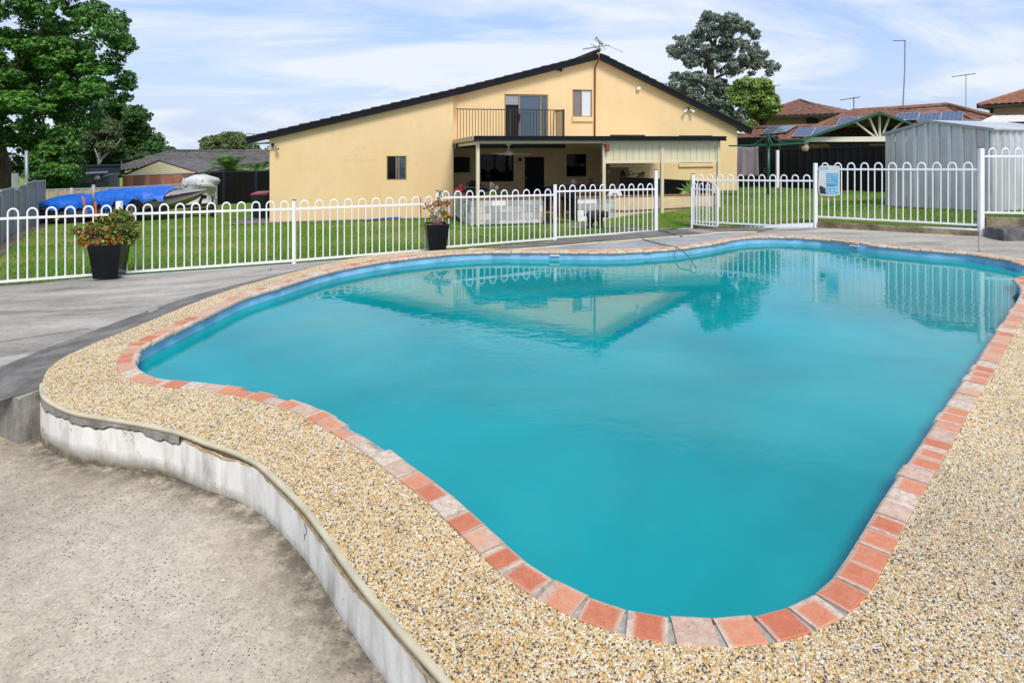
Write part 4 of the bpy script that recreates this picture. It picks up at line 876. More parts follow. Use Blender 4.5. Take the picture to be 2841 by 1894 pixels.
blockwall(bwl, aB0, aB1, BPF+.42, zb0, zt_, 4, .395); blockwall(bwl, aB0-.003, None, BPF+.56+.004, zb0, zt_, 4, .395, True, -.55)
MB().hexa([H(aB0+.012,BPF+.435,zb0),H(aB1-.012,BPF+.435,zb0),H(aB1-.012,BPF+.55,zb0),H(aB0+.012,BPF+.55,zb0),H(aB0+.012,BPF+.435,zt_-.006),H(aB1-.012,BPF+.435,zt_-.006),H(aB1-.012,BPF+.55,zt_-.006),H(aB0+.012,BPF+.55,zt_-.006)]).hexa([H(aB0+.012,BPF+.56,zb0),H(aB0+.11,BPF+.56,zb0),H(aB0+.11,-.56,zb0),H(aB0+.012,-.56,zb0),H(aB0+.012,BPF+.56,zt_-.006),H(aB0+.11,BPF+.56,zt_-.006),H(aB0+.11,-.56,zt_-.006),H(aB0+.012,-.56,zt_-.006)]).build('mortar', 'mortar', bwl)
m = MB(); m.hexa([H(aB0-.03,BPF+.39,zt_),H(aB1,BPF+.39,zt_),H(aB1,BPF+.60,zt_),H(aB0-.03,BPF+.60,zt_),H(aB0-.03,BPF+.39,zt_+.035),H(aB1,BPF+.39,zt_+.035),H(aB1,BPF+.60,zt_+.035),H(aB0-.03,BPF+.60,zt_+.035)]); m.hexa([H(aB0-.03,BPF+.602,zt_),H(aB0+.17,BPF+.602,zt_),H(aB0+.17,-.53,zt_),H(aB0-.03,-.53,zt_),H(aB0-.03,BPF+.602,zt_+.035),H(aB0+.17,BPF+.602,zt_+.035),H(aB0+.17,-.53,zt_+.035),H(aB0-.03,-.53,zt_+.035)]); m.build('cap', 'wood_cap', bwl)
# second, longer garden wall
bG = BPF+.42; aG0 = hp(1602,548,bG)[0]; aG1 = hp(1704,548,bG)[0]; aG2 = hp(1987,540,bG)[0]; zg = hp(1650,548,bG)[1]; zgb = -.36
gw = empty('garden_wall', H(aG1, bG, -.4), 'long low cream rendered garden wall ending in grey blocks beside the dog', 'wall')
blockwall(gw, aG0, aG1, bG, zgb, zg, 4, .395)
simple('cream_render', (.66,.53,.33), .85, .2, 2.5, 60, .3, .004)
simple('terracotta_cap', (.38,.145,.06), .7, .35, 10)
m = MB(); m.hexa([H(aG1+.004,bG-.02,-.6),H(aG2,bG-.02,-.6),H(aG2,bG+.14,-.6),H(aG1+.004,bG+.14,-.6),H(aG1+.004,bG-.02,zg),H(aG2,bG-.02,zg+.0),H(aG2,bG+.14,zg),H(aG1+.004,bG+.14,zg)]); m.build('rendered_wall', 'cream_render', gw)
MB().hexa([H(aG0+.012,bG+.015,zgb),H(aG1-.012,bG+.015,zgb),H(aG1-.012,bG+.13,zgb),H(aG0+.012,bG+.13,zgb),H(aG0+.012,bG+.015,zg-.006),H(aG1-.012,bG+.015,zg-.006),H(aG1-.012,bG+.13,zg-.006),H(aG0+.012,bG+.13,zg-.006)]).build('mortar', 'mortar', gw)
m = MB(); m.hexa([H(aG0-.03,bG-.04,zg+.002),H(aG2,bG-.04,zg+.002),H(aG2,bG+.18,zg+.002),H(aG0-.03,bG+.18,zg+.002),H(aG0-.03,bG-.04,zg+.032),H(aG2,bG-.04,zg+.032),H(aG2,bG+.18,zg+.032),H(aG0-.03,bG+.18,zg+.032)]); m.build('cap', 'terracotta_cap', gw)
m = MB(); m.hexa([H(aG0-.06,bG-.02,-.36),H(aG0-.004,bG-.02,-.36),H(aG0-.004,bG+.5,-.36),H(aG0-.06,bG+.5,-.36),H(aG0-.06,bG-.02,zg),H(aG0-.004,bG-.02,zg),H(aG0-.004,bG+.5,zg),H(aG0-.06,bG+.5,zg)]); m.build('end_board', 'charcoal', gw)
m = MB(); z1_ = hp(1700,584,bG-.04)[1]; m.tube([H(hp(1690,581,bG-.05)[0],bG-.05,z1_+.02), H(aG1+.3,bG-.05,z1_-.02), H(aG2-.3,bG-.05,hp(1980,573,bG-.05)[1])], .012, 6); m.build('water_pipe', 'black_matte', gw)
a5, a6 = hp(1970,520,bG+.3)[0], hp(1988,520,bG+.3)[0]; zq = hp(1980,507,bG+.3)[1]; m = MB(); m.hexa([H(a5,bG+.2,zg+.036),H(a6,bG+.2,zg+.036),H(a6,bG+.5,zg+.036),H(a5,bG+.5,zg+.036),H(a5,bG+.2,zq),H(a6,bG+.2,zq),H(a6,bG+.5,zq),H(a5,bG+.5,zq)]); m.build('end_block', 'cream_render', gw)
# black counter behind the garden wall
b3 = bG+.6; k0, k1_ = hp(1723,491,b3), hp(1969,506,b3)
m = MB(); m.hexa([H(k0[0],b3,-.1),H(k1_[0],b3,-.1),H(k1_[0],b3+.08,-.1),H(k0[0],b3+.08,-.1),H(k0[0],b3,k0[1]),H(k1_[0],b3,k1_[1]),H(k1_[0],b3+.08,k1_[1]),H(k0[0],b3+.08,k0[1])])
bo = m.build('black_board', 'black_matte'); tag(bo, 'long sloping black board leaning behind the cream garden wall', 'board')
m = MB(); m.hexa([H(k0[0],b3-.01,k0[1]+.002),H(k1_[0],b3-.01,k1_[1]+.002),H(k1_[0],b3+.09,k1_[1]+.002),H(k0[0],b3+.09,k0[1]+.002),H(k0[0],b3-.01,k0[1]+.02),H(k1_[0],b3-.01,k1_[1]+.02),H(k1_[0],b3+.09,k1_[1]+.02),H(k0[0],b3+.09,k0[1]+.02)]); m.build('edge_strip', 'wood_cap', bo)
# line trimmer resting on the board
tr = empty('line_trimmer', hq(1745,490,b3+.04), 'black line trimmer lying on top of the black board', 'garden tool')
def T(x, y): return hq(x, y, b3+.03)
m = MB(); m.ball(T(1729,484), .09, 10, 8, (1,1,.9)); m.ball(T(1727,476), .045, 8, 6); m.build('engine', 'black_matte', tr, smooth=True)
MB().tube([T(1733,487), T(1745,486), T(1785,480)], .014, 6).build('shaft', 'black_matte', tr)
MB().tube([T(1745,486), T(1746,479), T(1752,476), T(1757,480), T(1755,486)], .011, 6).build('handle', 'black_matte', tr)
MB().prism([T(1771,492), T(1787,491), T(1790,480), T(1788,476), T(1779,482)], Vector((*HN,0))*.1).build('guard', 'wood_cap', tr)
for i_, (x, y, w_, h_) in enumerate(((1689,476,.05,.06),)): tag(MB().obox(hq(x,y,BW_M+.9), Vector((*HU,0))*w_, Vector((*HN,0))*.04, (0,0,h_)).build('power_point', 'white_plastic', bevel=.008), 'pale grey outdoor power point on the wall behind the line trimmer', 'power point')
m = MB(); vb = hp(1685,543,bG+.1), hp(1724,543,bG+.1); z0_ = zg+.034; q0, q1 = vb[0][0], vb[1][0]
m.prism([H(q0,bG+.02,z0_),H(q1,bG+.02,z0_),H(q1-.06,bG+.02,z0_+.13),H(q0+.07,bG+.02,z0_+.13)], Vector((*HN,0))*.13); hd = m.build('vent_hood', 'white_plastic', bevel=.006); tag(hd, 'white slotted plastic vent hood on top of the garden wall', 'vent')
for k in range(8): x = q0+.11+k*.022; MB().bar(H(x,bG+.012,z0_+.03), H(x+.002,bG+.012,z0_+.03+.05*math.sin(math.pi*(k+1)/9)+.01), .008, .012, up=(HU[0],HU[1],0)).build('slot', 'black_matte', hd)
# bar table, stools ---------------------------------------------------
tb = empty('bar_table', H(4.5, -2.0, -.335), 'tall dark bar table with timber frame under the patio cover', 'table')
t0, t1 = hp(1540,520,-2.2), hp(1665,520,-2.2); zt2 = t0[1]
m = MB(); m.hexa([H(t0[0],-2.5,zt2-.05),H(t1[0],-2.5,zt2-.05),H(t1[0],-1.5,zt2-.05),H(t0[0],-1.5,zt2-.05),H(t0[0],-2.5,zt2),H(t1[0],-2.5,zt2),H(t1[0],-1.5,zt2),H(t0[0],-1.5,zt2)]); m.build('table_top', 'charcoal', tb)
for a in (t0[0]+.05, t1[0]-.05):
    for b_ in (-2.45,-1.55): MB().bar(H(a,b_,-.335), H(a,b_,zt2-.05), .08, .08, up=(HU[0],HU[1],0)).build('leg', 'wood_light', tb)
MB().bar(H(t0[0]+.09,-2.46,zt2-.12), H(t1[0]-.09,-2.46,zt2-.12), .03, .12).build('apron', 'wood_light', tb)
def stool(x, b, rot, label):
    a, _ = hp(x, 600, b); s = empty('bar_stool', H(a,b,-.335), label, 'stool', 'bar stools under the patio cover'); zs_ = .22
    for sa in (-1,1):
        for sb in (-1,1): MB().bar(H(a+sa*.19,b+sb*.18,-.335), H(a+sa*.16,b+sb*.15,zs_), .04, .04, up=(HU[0],HU[1],0)).build('leg', 'wood_light', s)
    for sb in (-1,1): MB().bar(H(a-.18,b+sb*.172,-.12), H(a+.18,b+sb*.172,-.12), .025, .03).build('footrest', 'wood_light', s)
    for sa in (-1,1): MB().bar(H(a+sa*.178,b-.17,-.08), H(a+sa*.178,b+.17,-.08), .025, .03).build('footrest', 'wood_light', s)
    m = MB(); m.hexa([H(a-.2,b-.19,zs_),H(a+.2,b-.19,zs_),H(a+.2,b+.19,zs_),H(a-.2,b+.19,zs_),H(a-.2,b-.19,zs_+.08),H(a+.2,b-.19,zs_+.08),H(a+.2,b+.19,zs_+.08),H(a-.2,b+.19,zs_+.08)]); m.build('seat', 'black_matte', s, bevel=.02)
    m = MB(); m.hexa([H(a-.2,b-.21,zs_+.02),H(a+.2,b-.21,zs_+.02),H(a+.2,b-.15,zs_+.02),H(a-.2,b-.15,zs_+.02),H(a-.18,b-.25,zs_+.42),H(a+.18,b-.25,zs_+.42),H(a+.18,b-.20,zs_+.42),H(a-.18,b-.20,zs_+.42)]); m.build('backrest', 'black_matte', s, bevel=.02)
stool(1521, -2.95, 0, 'black padded bar stool with timber legs, half hidden behind the block wall end')
stool(1578, -3.0, 0, 'black padded bar stool with timber legs in the gap between the walls')
j_ = hq(1591,515,-2.2); j_.z = zt2; m = MB(); m.lathe(j_, [(.05,0),(.08,.04),(.085,.17),(.055,.22),(.06,.25)], 12); glass_dark('jar_glass', (.25,.27,.28), .08); tag(m.build('glass_jar', 'jar_glass', smooth=True), 'clear glass jar standing on the bar table', 'jar')
q_ = hq(1613,515,-2.3); q_.z = zt2; m = MB(); m.hexa([q_+Vector((-.1,0,0)),q_+Vector((.1,0,0)),q_+Vector((.1,.04,0)),q_+Vector((-.1,.04,0)),q_+Vector((-.1,.06,.12)),q_+Vector((.1,.06,.12)),q_+Vector((.1,.08,.12)),q_+Vector((-.1,.08,.12))]); tag(m.build('photo_frame', 'frame_bronze'), 'small tilted frame on the bar table beside the jar', 'frame')
simple('pink', (.32,.02,.17), .4, .2)
bk = empty('toy_bike', hq(1642,520,-2.1), 'magenta childs bike leaning behind the bar table', 'bicycle')
def K_(x, y): return hq(x, y, -1.9)
MB().tube([K_(1628,517),K_(1636,508),K_(1644,506),K_(1650,514)], .03, 6).tube([K_(1650,520),K_(1644,504),K_(1641,499)], .026, 6).build('frame', 'pink', bk); MB().tube([K_(1632,499),K_(1641,498.5),K_(1646,495)], .018, 6).build('handlebar', 'black_matte', bk); MB().prism([K_(1642,505),K_(1650,508),K_(1654,518),K_(1646,516)], Vector((*HN,0))*.06).build('fairing', 'pink', bk)
# barbecue and dark bench in the left corner
bq = empty('barbecue', H(.9,-1.2,-.335), 'dark covered barbecue bench in the left corner of the patio', 'barbecue'); z9 = hp(1300,521,-1.4)[1]; r0, r1_ = hp(1262,530,-1.4)[0], hp(1352,530,-1.4)[0]; r0 = max(r0,.2)
m = MB(); m.hexa([H(r0,-1.5,-.33),H(r1_,-1.5,-.33),H(r1_,-.8,-.33),H(r0,-.8,-.33),H(r0,-1.5,z9),H(r1_,-1.5,z9),H(r1_,-.8,z9),H(r0,-.8,z9)]); m.build('cabinet', 'charcoal', bq)
m = MB(); m.hexa([H(r0-.03,-1.54,z9+.002),H(r1_+.03,-1.54,z9+.002),H(r1_+.03,-.76,z9+.002),H(r0-.03,-.76,z9+.002),H(r0-.03,-1.54,z9+.03),H(r1_+.03,-1.54,z9+.03),H(r1_+.03,-.76,z9+.03),H(r0-.03,-.76,z9+.03)]); m.build('bench_top', 'blind_grey', bq)
prof_ = [H(r0+.05,-1.4,z9+.032)] + [H(r0+.05+(r1_-r0-.2)*t_, -1.4, z9+.032+.17*math.sin(math.pi*t_)**.6) for t_ in np.linspace(.02,.98,9)] + [H(r1_-.15,-1.4,z9+.032)]; MB().prism(prof_, Vector((*HN,0))*.5).build('hood', 'black_matte', bq)
# ================================================================== DOG
simple('dog_coat', (.040,.030,.024), .55, .35, 9, 160, .4, .006, objc=True)
simple('dog_grey', (.10,.095,.095), .6, .2, objc=True)
gyd = 16.35
def G_(x, y, dy=0): d = gyd+dy; return D(x, y, d)
J = [(G_(1658,598),.142),(G_(1645,596.5),.128),(G_(1637,597),.128),(G_(1631,601,-.02),.09),
 (G_(1670,594,-.04),.10),(G_(1679,593.5,-.14),.098),(G_(1682.5,599,-.25),.062),(G_(1683.5,601,-.31),.042),
 (G_(1662,606,-.07),0.072),(G_(1663,618,-.07),0.044),(G_(1663.5,628,-.07),0.036),(G_(1666,631.5,-.10),0.034),
 (G_(1666,606,.07),0.065),(G_(1668,618,.07),0.044),(G_(1668,628,.07),0.036),(G_(1671,631.0,.03),0.034),
 (G_(1635,606,-.08),0.078),(G_(1633,613,-.08),0.052),(G_(1635.5,621,-.08),0.036),(G_(1633,629,-.08),0.033),(G_(1636,631.5,-.10),0.033),
 (G_(1642,606,.08),0.075),(G_(1645,613,.08),0.052),(G_(1641,620,.08),0.036),(G_(1641,629,.08),0.033),(G_(1644,631,.06),0.033),
 (G_(1629,594),0.046),(G_(1624,595.5),0.036),(G_(1619,597),0.021)]
E = [(0,1),(1,2),(2,3),(0,4),(4,5),(5,6),(6,7),(0,8),(8,9),(9,10),(10,11),(0,12),(12,13),(13,14),(14,15),(2,16),(16,17),(17,18),(18,19),(19,20),(2,21),(21,22),(22,23),(23,24),(24,25),(3,26),(26,27),(27,28)]
dog = skinned('dog', J, E, 'dog_coat', root=1, origin=G_(1650,632)); tag(dog, 'dark brown dog standing sideways by the garden wall, head turned to the camera', 'dog')
for s_ in (-1, 1): skinned('ear', [(G_(1678+s_*5.5,586.5,-.12),.024),(G_(1678+s_*8,591,-.15),.026),(G_(1678+s_*8,597,-.17),.012)], [(0,1),(1,2)], 'dog_coat', dog)
MB().ball(G_(1684,599.5,-.335), .018, 8, 6).build('nose', 'black_matte', dog)
for s_ in (-1, 1): MB().ball(G_(1680.5+s_*3,593.5,-.222), .011, 8, 6).build('eye', 'glass_black', dog)
# ================================================================== POOL FENCE
simple('fence_white', (.80,.81,.84), .35, .05, 4, 60, .05, .001)
simple('post_cap', (.03,.03,.035), .5, .1)
def fence_post(q, z0, z1, name_label, w_=.062, cap=True):
    o = empty('fence_post', (q[0],q[1],z0), name_label, 'post', 'white posts of the pool fence')
    MB().box((q[0]-w_/2,q[1]-w_/2,z0),(q[0]+w_/2,q[1]+w_/2,z1)).build('shaft', 'fence_white', o, bevel=.005)
    if cap: MB().box((q[0]-w_/2-.002,q[1]-w_/2-.002,z1+.001),(q[0]+w_/2+.002,q[1]+w_/2+.002,z1+.014)).build('cap', 'post_cap', o)
    return o
def hoop_mesh(h, w_, r):
    pts = [(-w_/2,0,0),(-w_/2,0,h-w_/2)] + [(-w_/2*math.cos(t_), 0, h-w_/2+w_/2*math.sin(t_)) for t_ in np.linspace(.3,math.pi-.3,7)] + [(w_/2,0,h-w_/2),(w_/2,0,0)]
    m = MB(); m.tube(pts, r, 8, cap=False); return m
def fence_panel(p, q, zb, zt, zh, n, label, first=0, gap0=.05, gap1=.05, rail=.038):
    """zb/zt/zh: (start, end) heights of bottom rail, top rail and hoop tops; n hoops"""
    p, q = np.array(p), np.array(q); L_ = np.hypot(*(q-p)); d = (q-p)/L_; nrm = np.array((-d[1], d[0]))
    o = empty('pool_fence', (p[0],p[1],zb[0]), label, 'fence', 'loop top panels of the white pool fence')
    def X(s, z): r_ = p + d*s; return Vector((r_[0], r_[1], z))
    lin = lambda t_, v: v[0] + (v[1]-v[0])*t_
    for nm, v in (('bottom_rail', zb), ('top_rail', zt)): MB().bar(X(gap0-.02,lin(gap0/L_,v)), X(L_-gap1+.02,lin(1-gap1/L_,v)), .032, rail).build(nm, 'fence_white', o)
    sp = (L_-gap0-gap1)/n; hm = None; ang_ = math.atan2(d[1], d[0])
    for i in range(n):
        s = gap0 + sp*(i+.5); t_ = s/L_; h = lin(t_,zh) - lin(t_,zb)
        if hm is None: hm = hoop_mesh(1.0, sp*.53, .0135).build('hoop', 'fence_white', None, origin=(0,0,0), smooth=True); ho = hm
        else: ho = hm.copy(); C.objects.link(ho)
        ho.parent = o; ho.location = X(s, lin(t_,zb)) - o.location; ho.rotation_euler = (0,0,ang_); ho.scale = (1,1,h)
    return o
# the loop is drawn for a 1 m hoop; heights differ by a few per cent only
FLp = {k: LF(k) for k in (-420,331,816,1213,1540,1820)}
fence_post(FLp[331], -.42, .90, 'white fence post behind the jade plant pot on the left', .082, cap=False)
fence_post(FLp[816], -.42, .80, 'white fence post standing in front of the corner of the yellow wing')
fence_post(FLp[1213], -.42, .886, 'white fence post directly behind the pot with the bare red leaved plant')
fence_post(FLp[1540], -.40, .94, 'white fence post in front of the gap between the block walls', .075, cap=False)
fence_post(FLp[1820], -.34, 1.22, 'tall white fence post on the left of the open gate', .08)
fence_post(FG, -.33, 1.10, 'white hinge post that carries the opened gate', .075)
fence_post(FR1, -.10, 1.43, 'white fence post left of the blue and white safety sign', .075, cap=False)
fence_post(FR2, .0, 1.80, 'tallest white fence post, beside the concrete steps', .088)
fence_panel(LF(-420), FLp[331], (-.345,-.335), (.69,.675), (.845,.83), 13, 'leftmost fence panel, behind the pot with the jade plant', gap1=.06)
fence_panel(FLp[331], FLp[816], (-.335,-.35), (.675,.64), (.83,.79), 11, 'fence panel in front of the lawn between the jade pot and the house corner')
fence_panel(FLp[816], FLp[1213], (-.35,-.335), (.64,.625), (.79,.775), 10, 'fence panel in front of the plain yellow wing wall with the small window')
fence_panel(FLp[1213], FLp[1540], (-.305,-.29), (.743,.707), (.874,.835), 10, 'fence panel in front of the grey block wall')
fence_panel(FLp[1540], FLp[1820], (-.27,-.285), (.784,.747), (.917,.88), 10, 'fence panel in front of the dog')
fence_panel(FG, FR1, (-.09,-.045), (.95,1.026), (1.084,1.157), 11, 'fence panel in front of the clothes line', gap0=.06, gap1=.06)
fence_panel(FR1, FR2, (.21,.254), (1.29,1.37), (1.43,1.508), 11, 'fence panel carrying the safety sign, in front of the metal shed', gap0=.07, gap1=.08)
fence_panel(FR2, FR3, (.51,.50), (1.634,1.64), (1.79,1.80), 12, 'rightmost fence panel above the concrete steps', gap0=.09)
# open gate: seen nearly edge on, swung back towards the camera left
g0 = FG + np.array((-.07,-.12)); g1 = FG + np.array((.36,1.1))*.0 + np.array((.42,-.62))
gt = empty('pool_gate', (FG[0],FG[1],-.2), 'narrow white pool gate standing open against the fence', 'gate')
gd = (g1-g0)/np.hypot(*(g1-g0)); Lg = np.hypot(*(g1-g0))
for s_, z0_, z1_ in ((0,-.27,.78),(Lg,-.12,.80)): q = g0+gd*s_; MB().box((q[0]-.02,q[1]-.02,z0_),(q[0]+.02,q[1]+.02,z1_)).build('stile', 'fence_white', gt, bevel=.003)
for z in (-.14,.74): MB().bar((g0[0],g0[1],z),(g1[0],g1[1],z),.026,.03).build('rail', 'fence_white', gt)
for i in range(4):
    q = g0+gd*Lg*(i+.5)/4; ho = hoop_mesh(1.0, Lg/4*.5, .012).build('hoop', 'fence_white', gt) ; ho.location = Vector((q[0],q[1],-.14))-gt.location
    me_ = ho.data; base_ = np.array(wloc(gt)); co = np.zeros(len(me_.vertices)*3); me_.vertices.foreach_get('co', co); co = (co.reshape(-1,3)+base_); me_.vertices.foreach_set('co', co.ravel()); ho.rotation_euler = (0,0,math.atan2(gd[1],gd[0])); ho.scale = (1,1,1.02)
for z in (0.02,.62): MB().box((FG[0]-.09,FG[1]-.06,z-.05),(FG[0]-.035,FG[1]-.02,z+.05)).build('hinge', 'post_cap', gt)
# kerbs and steps under the right hand fence
def kerb(p, q, top, bot, th, label):
    p, q = np.array(p), np.array(q); d = (q-p)/np.hypot(*(q-p)); n = np.array((d[1],-d[0])); n = n if n[1] < 0 else -n
    pts = [(*(p+n*.06),bot[0]),(*(q+n*.06),bot[1]),(*(q-n*(th-.06)),bot[1]),(*(p-n*(th-.06)),bot[0]),(*(p+n*.06),top[0]),(*(q+n*.06),top[1]),(*(q-n*(th-.06)),top[1]),(*(p-n*(th-.06)),top[0])]
    o = MB().hexa(pts).build('concrete_kerb', 'kerb', bevel=.008); tag(o, label, 'kerb', 'stained concrete kerbs under the pool fence'); return o
kerb(FG+np.array((.03,-.02)), FG+(FR1-FG)*.84, (-.135,-.15), (-.4,-.3), .12, 'low stained concrete kerb beside the open gate')
kerb(FR1+np.array((.05,-.03)), FR2+np.array((-.05,.03)), (.105,.137), (-.2,-.1), .12, 'long stained concrete kerb under the panel with the safety sign')
kerb(FR2+np.array((.06,-.01)), FR3, (.418,.41), (.1,.1), .14, 'short upper kerb above the dark concrete step')
m = MB(); m.box((FR2[0]+.0,12.02,-.05),(13.5,FR2[1]-.08,.25)); tag(m.build('concrete_step', 'step', bevel=.015), 'dark weathered concrete step at the right end of the fence', 'step')
# safety sign on the fence --------------------------------------------------
d_ = (FR2-FR1)/np.hypot(*(FR2-FR1)); nr = np.array((d_[1],-d_[0])); nr = nr if nr[1] < 0 else -nr
def on_fence(x, y, off=.03):
    k = (x-CX)/FPX; p = FR1+nr*off; t_ = (k*p[1]-p[0])/(d_[0]-k*d_[1]); q = p+d_*t_; return Vector((q[0],q[1],HC-(y-YH)*q[1]/FPX))
simple('sign_white', (.66,.67,.69), .45, .05); simple('sign_blue', (.14,.46,.68), .45, .1); simple('sign_teal', (.045,.30,.46), .45, .1); simple('sign_dark', (.045,.042,.055), .5, .3, 30)
def plate(name, poly, mat, off, parent=None, th=.004):
    return MB().prism([on_fence(x,y,off) for x,y in poly], Vector((nr[0],nr[1],0))*th).build(name, mat, parent)
sg = plate('safety_sign', [(2270,518),(2272,463),(2275,460.5),(2300,459.3),(2328,460.5),(2330,462),(2330,541),(2310,544),(2290,543),(2274,541)], 'sign_white', .03); tag(sg, 'white and blue pool safety sign with lines of text tied to the fence', 'sign')
plate('print_block', [(2292,480.3),(2325.5,480.3),(2326,538.5),(2293,539)], 'sign_blue', .035, sg, .0015)
plate('header', [(2274.5,464.5),(2298,463.8),(2298,470),(2274.3,471)], 'sign_blue', .035, sg, .0015)
plate('header_lettering', [(2277,466.5),(2292,466),(2292,468.6),(2277,469.2)], 'sign_white', .037, sg, .001); plate('header_lettering', [(2294,466),(2297,466),(2297,468.5),(2294,468.5)], 'sign_white', .037, sg, .001)
for k, (y, x1_, mt) in enumerate(((483.6,2311,'sign_teal'),(488.8,2313,'sign_teal'),(494.6,2313,'sign_teal'),(500.0,2321,'sign_teal'),(505.6,2324,'sign_teal'),(510.4,2317,'sign_teal'),(513.2,2324,'sign_teal'),(515.2,2318,'sign_teal'),(491.3,2306,'sign_white'),(497.2,2308,'sign_white'),(502.8,2312,'sign_white'),(508,2319,'sign_white'),(485.8,2321,'sign_white'),(535.4,2316,'sign_white'))):
    plate('text_line', [(2294.5,y-.7),(x1_,y-.7),(x1_,y+.7),(2294.5,y+.7)], mt, .037, sg, .001)
for k, (x, y) in enumerate(((2298,520.5),(2308,520.8),(2319.5,520),(2298.5,528),(2308.5,528.5),(2320,528.5))):
    w_ = 3.0 if k % 3 < 2 else 4.6; plate('pictogram', [(x-w_,y+1.6),(x-w_*.6,y-2),(x+w_*.2,y-.6),(x+w_,y-1.4),(x+w_,y+1.8),(x,y+2.4)], 'sign_white', .037, sg, .001)
plate('picture', [(2273.2,517),(2275.5,515),(2277,516.5),(2281,516.4),(2283,518.5),(2290.5,522.5),(2290.5,533),(2293,536.5),(2290,538.5),(2275.2,537.3)], 'sign_dark', .035, sg, .0015)
# ================================================================== POTS AND PLANTS
simple('pot_black', (.008,.009,.012), .22, .3, 4, 30, .06, .003)
simple('soil', (.035,.024,.015), .95, .4, 20)
def pot(x, ybase, wtop, wbot, h, zg_, rotz, label, ydepth=None):
    p = P(x, ybase, zg_); o = empty('square_planter', (p.x,p.y,zg_), label, 'planter', 'tall black tapered planters by the pool')
    c, s = math.cos(rotz), math.sin(rotz)
    def ring_(w_, z): return [(p.x+(a*c-b*s)*w_/2, p.y+(a*s+b*c)*w_/2, zg_+z) for a, b in ((-1,-1),(1,-1),(1,1),(-1,1))]
    m = MB(); R0, R1, R2, R3 = ring_(wbot,0), ring_(wtop,h), ring_(wtop-.06,h), ring_(wtop-.10,h-.08)
    m.add(R0+R1+R2+R3, [(3,2,1,0)] + [(a*4+i,a*4+(i+1)%4,(a+1)*4+(i+1)%4,(a+1)*4+i) for a in range(3) for i in range(4)])
    m.build('tub', 'pot_black', o, bevel=.006); MB().add(ring_(wtop-.09,h-.06), [(0,1,2,3)]).build('soil', 'soil', o); return o, Vector((p.x,p.y,zg_+h-.06))
def leaf_mat(name, stops, rough=.5, trans=0.0):
    m, t, b = node_mat(name); a = t.nodes.new('ShaderNodeAttribute'); a.attribute_name = 'pc'
    t.links.new(a.outputs['Color'], b.inputs['Base Color']); b.inputs['Roughness'].default_value = rough; b.inputs['Specular IOR Level'].default_value = .35
    if trans:
        tr_ = t.nodes.new('ShaderNodeBsdfTranslucent'); mx = t.nodes.new('ShaderNodeMixShader'); mx.inputs[0].default_value = trans
        t.links.new(a.outputs['Color'], tr_.inputs[0]); t.links.new(b.outputs[0], mx.inputs[1]); t.links.new(tr_.outputs[0], mx.inputs[2]); t.links.new(mx.outputs[0], t.nodes['Material Output'].inputs[0])
    return m
leaf_mat('leaf', None, .5, .25); leaf_mat('jade_leaf', None, .35, .1); leaf_mat('grass_blade', None, .8, .3)
simple('bark', (.13,.085,.055), .9, .5, 8, 40, .8, .02, mapscale=(1,1,.3)); simple('bark_pale', (.40,.37,.33), .85, .4, 5, 40, .4, .01, mapscale=(1,1,.4)); simple('stem_grey', (.20,.15,.13), .8, .3, 20)
def leaves(name, pos, size, cols, mat, parent, elong=1.6, up=.5, seed=0, nrmdir=None, droop=0.0):
    """leaf-sized folded quads (two triangles bent on the midrib) at pos"""
    r_ = np.random.default_rng(seed); K = len(pos); n = r_.normal(size=(K,3)); 
    if nrmdir is not None: n = n*.75 + nrmdir*1.1
    n[:,2] = np.abs(n[:,2])*.6 + up; n /= np.linalg.norm(n, axis=1)[:,None]
    d = r_.normal(size=(K,3)); d[:,2] -= droop; d -= n*(d*n).sum(1)[:,None]; d /= np.linalg.norm(d, axis=1)[:,None]; s = np.cross(n, d)
    sz = np.asarray(size)*r_.uniform(.65,1.3,K); sz = sz[:,None]
    V = np.stack([pos - d*sz*elong*.5, pos + s*sz*.5 + n*sz*.10, pos + d*sz*elong*.5, pos - s*sz*.5 + n*sz*.10], 1)
    F = np.array([(0,1,2),(0,2,3)])[None] + (np.arange(K)*4)[:,None,None]
    return fastmesh(name, V, F.reshape(-1,3), mat, parent, smooth=False, attr=np.clip(np.repeat(cols,4,0),0,1), origin=tuple(wloc(parent)))
def palette(K, pal, w_, seed, jit=.18):
    r_ = np.random.default_rng(seed); pal = np.array(pal); c = pal[r_.choice(len(pal), K, p=np.array(w_)/sum(w_))]; return c*r_.uniform(1-jit,1+jit,(K,1))
zp1 = float(deck_z(np.array([-6.6]), np.array([9.9]))[0])
p1 = P(302, 779, zp1); zp1 = float(deck_z(np.array([p1.x]), np.array([p1.y]))[0])
po1, top1 = pot(304, 766, .50, .37, .56, zp1, R(14), 'black tapered planter with a spreading jade plant, near the left end of the fence')
jp = empty('jade_plant', tuple(top1), 'bushy jade plant with green and orange fleshy leaves in the left planter', 'plant')
r_ = np.random.default_rng(5); tips = []
sJ = FPX/top1.y
def JP(x, y, dy=0): d = top1.y+dy; return D(x, y, d)
clus = [(215,640,.0),(232,655,.05),(250,628,-.05),(262,645,.1),(228,672,-.05),(245,662,.0),(280,635,0),(288,612,.05),(296,640,-.1),(318,600,0),(330,588,.05),(342,600,-.05),(352,597,.05),(362,620,.05),(350,630,-.08),(370,640,.0),(372,624,.1),(340,645,.05),(325,625,.0),(310,650,-.1),(300,668,-.1),(280,672,-.1),(265,678,-.12),(330,665,-.08),(350,660,-.02),(362,652,.05),(315,680,-.12),(290,685,-.15),(250,678,-.1),(272,655,.1),(305,622,.1),(336,612,.12),(374,655,.03),(360,672,.0),(240,642,.1),(255,690-8,-.1)]
base = top1 + Vector((0,0,-.02)); m = MB()
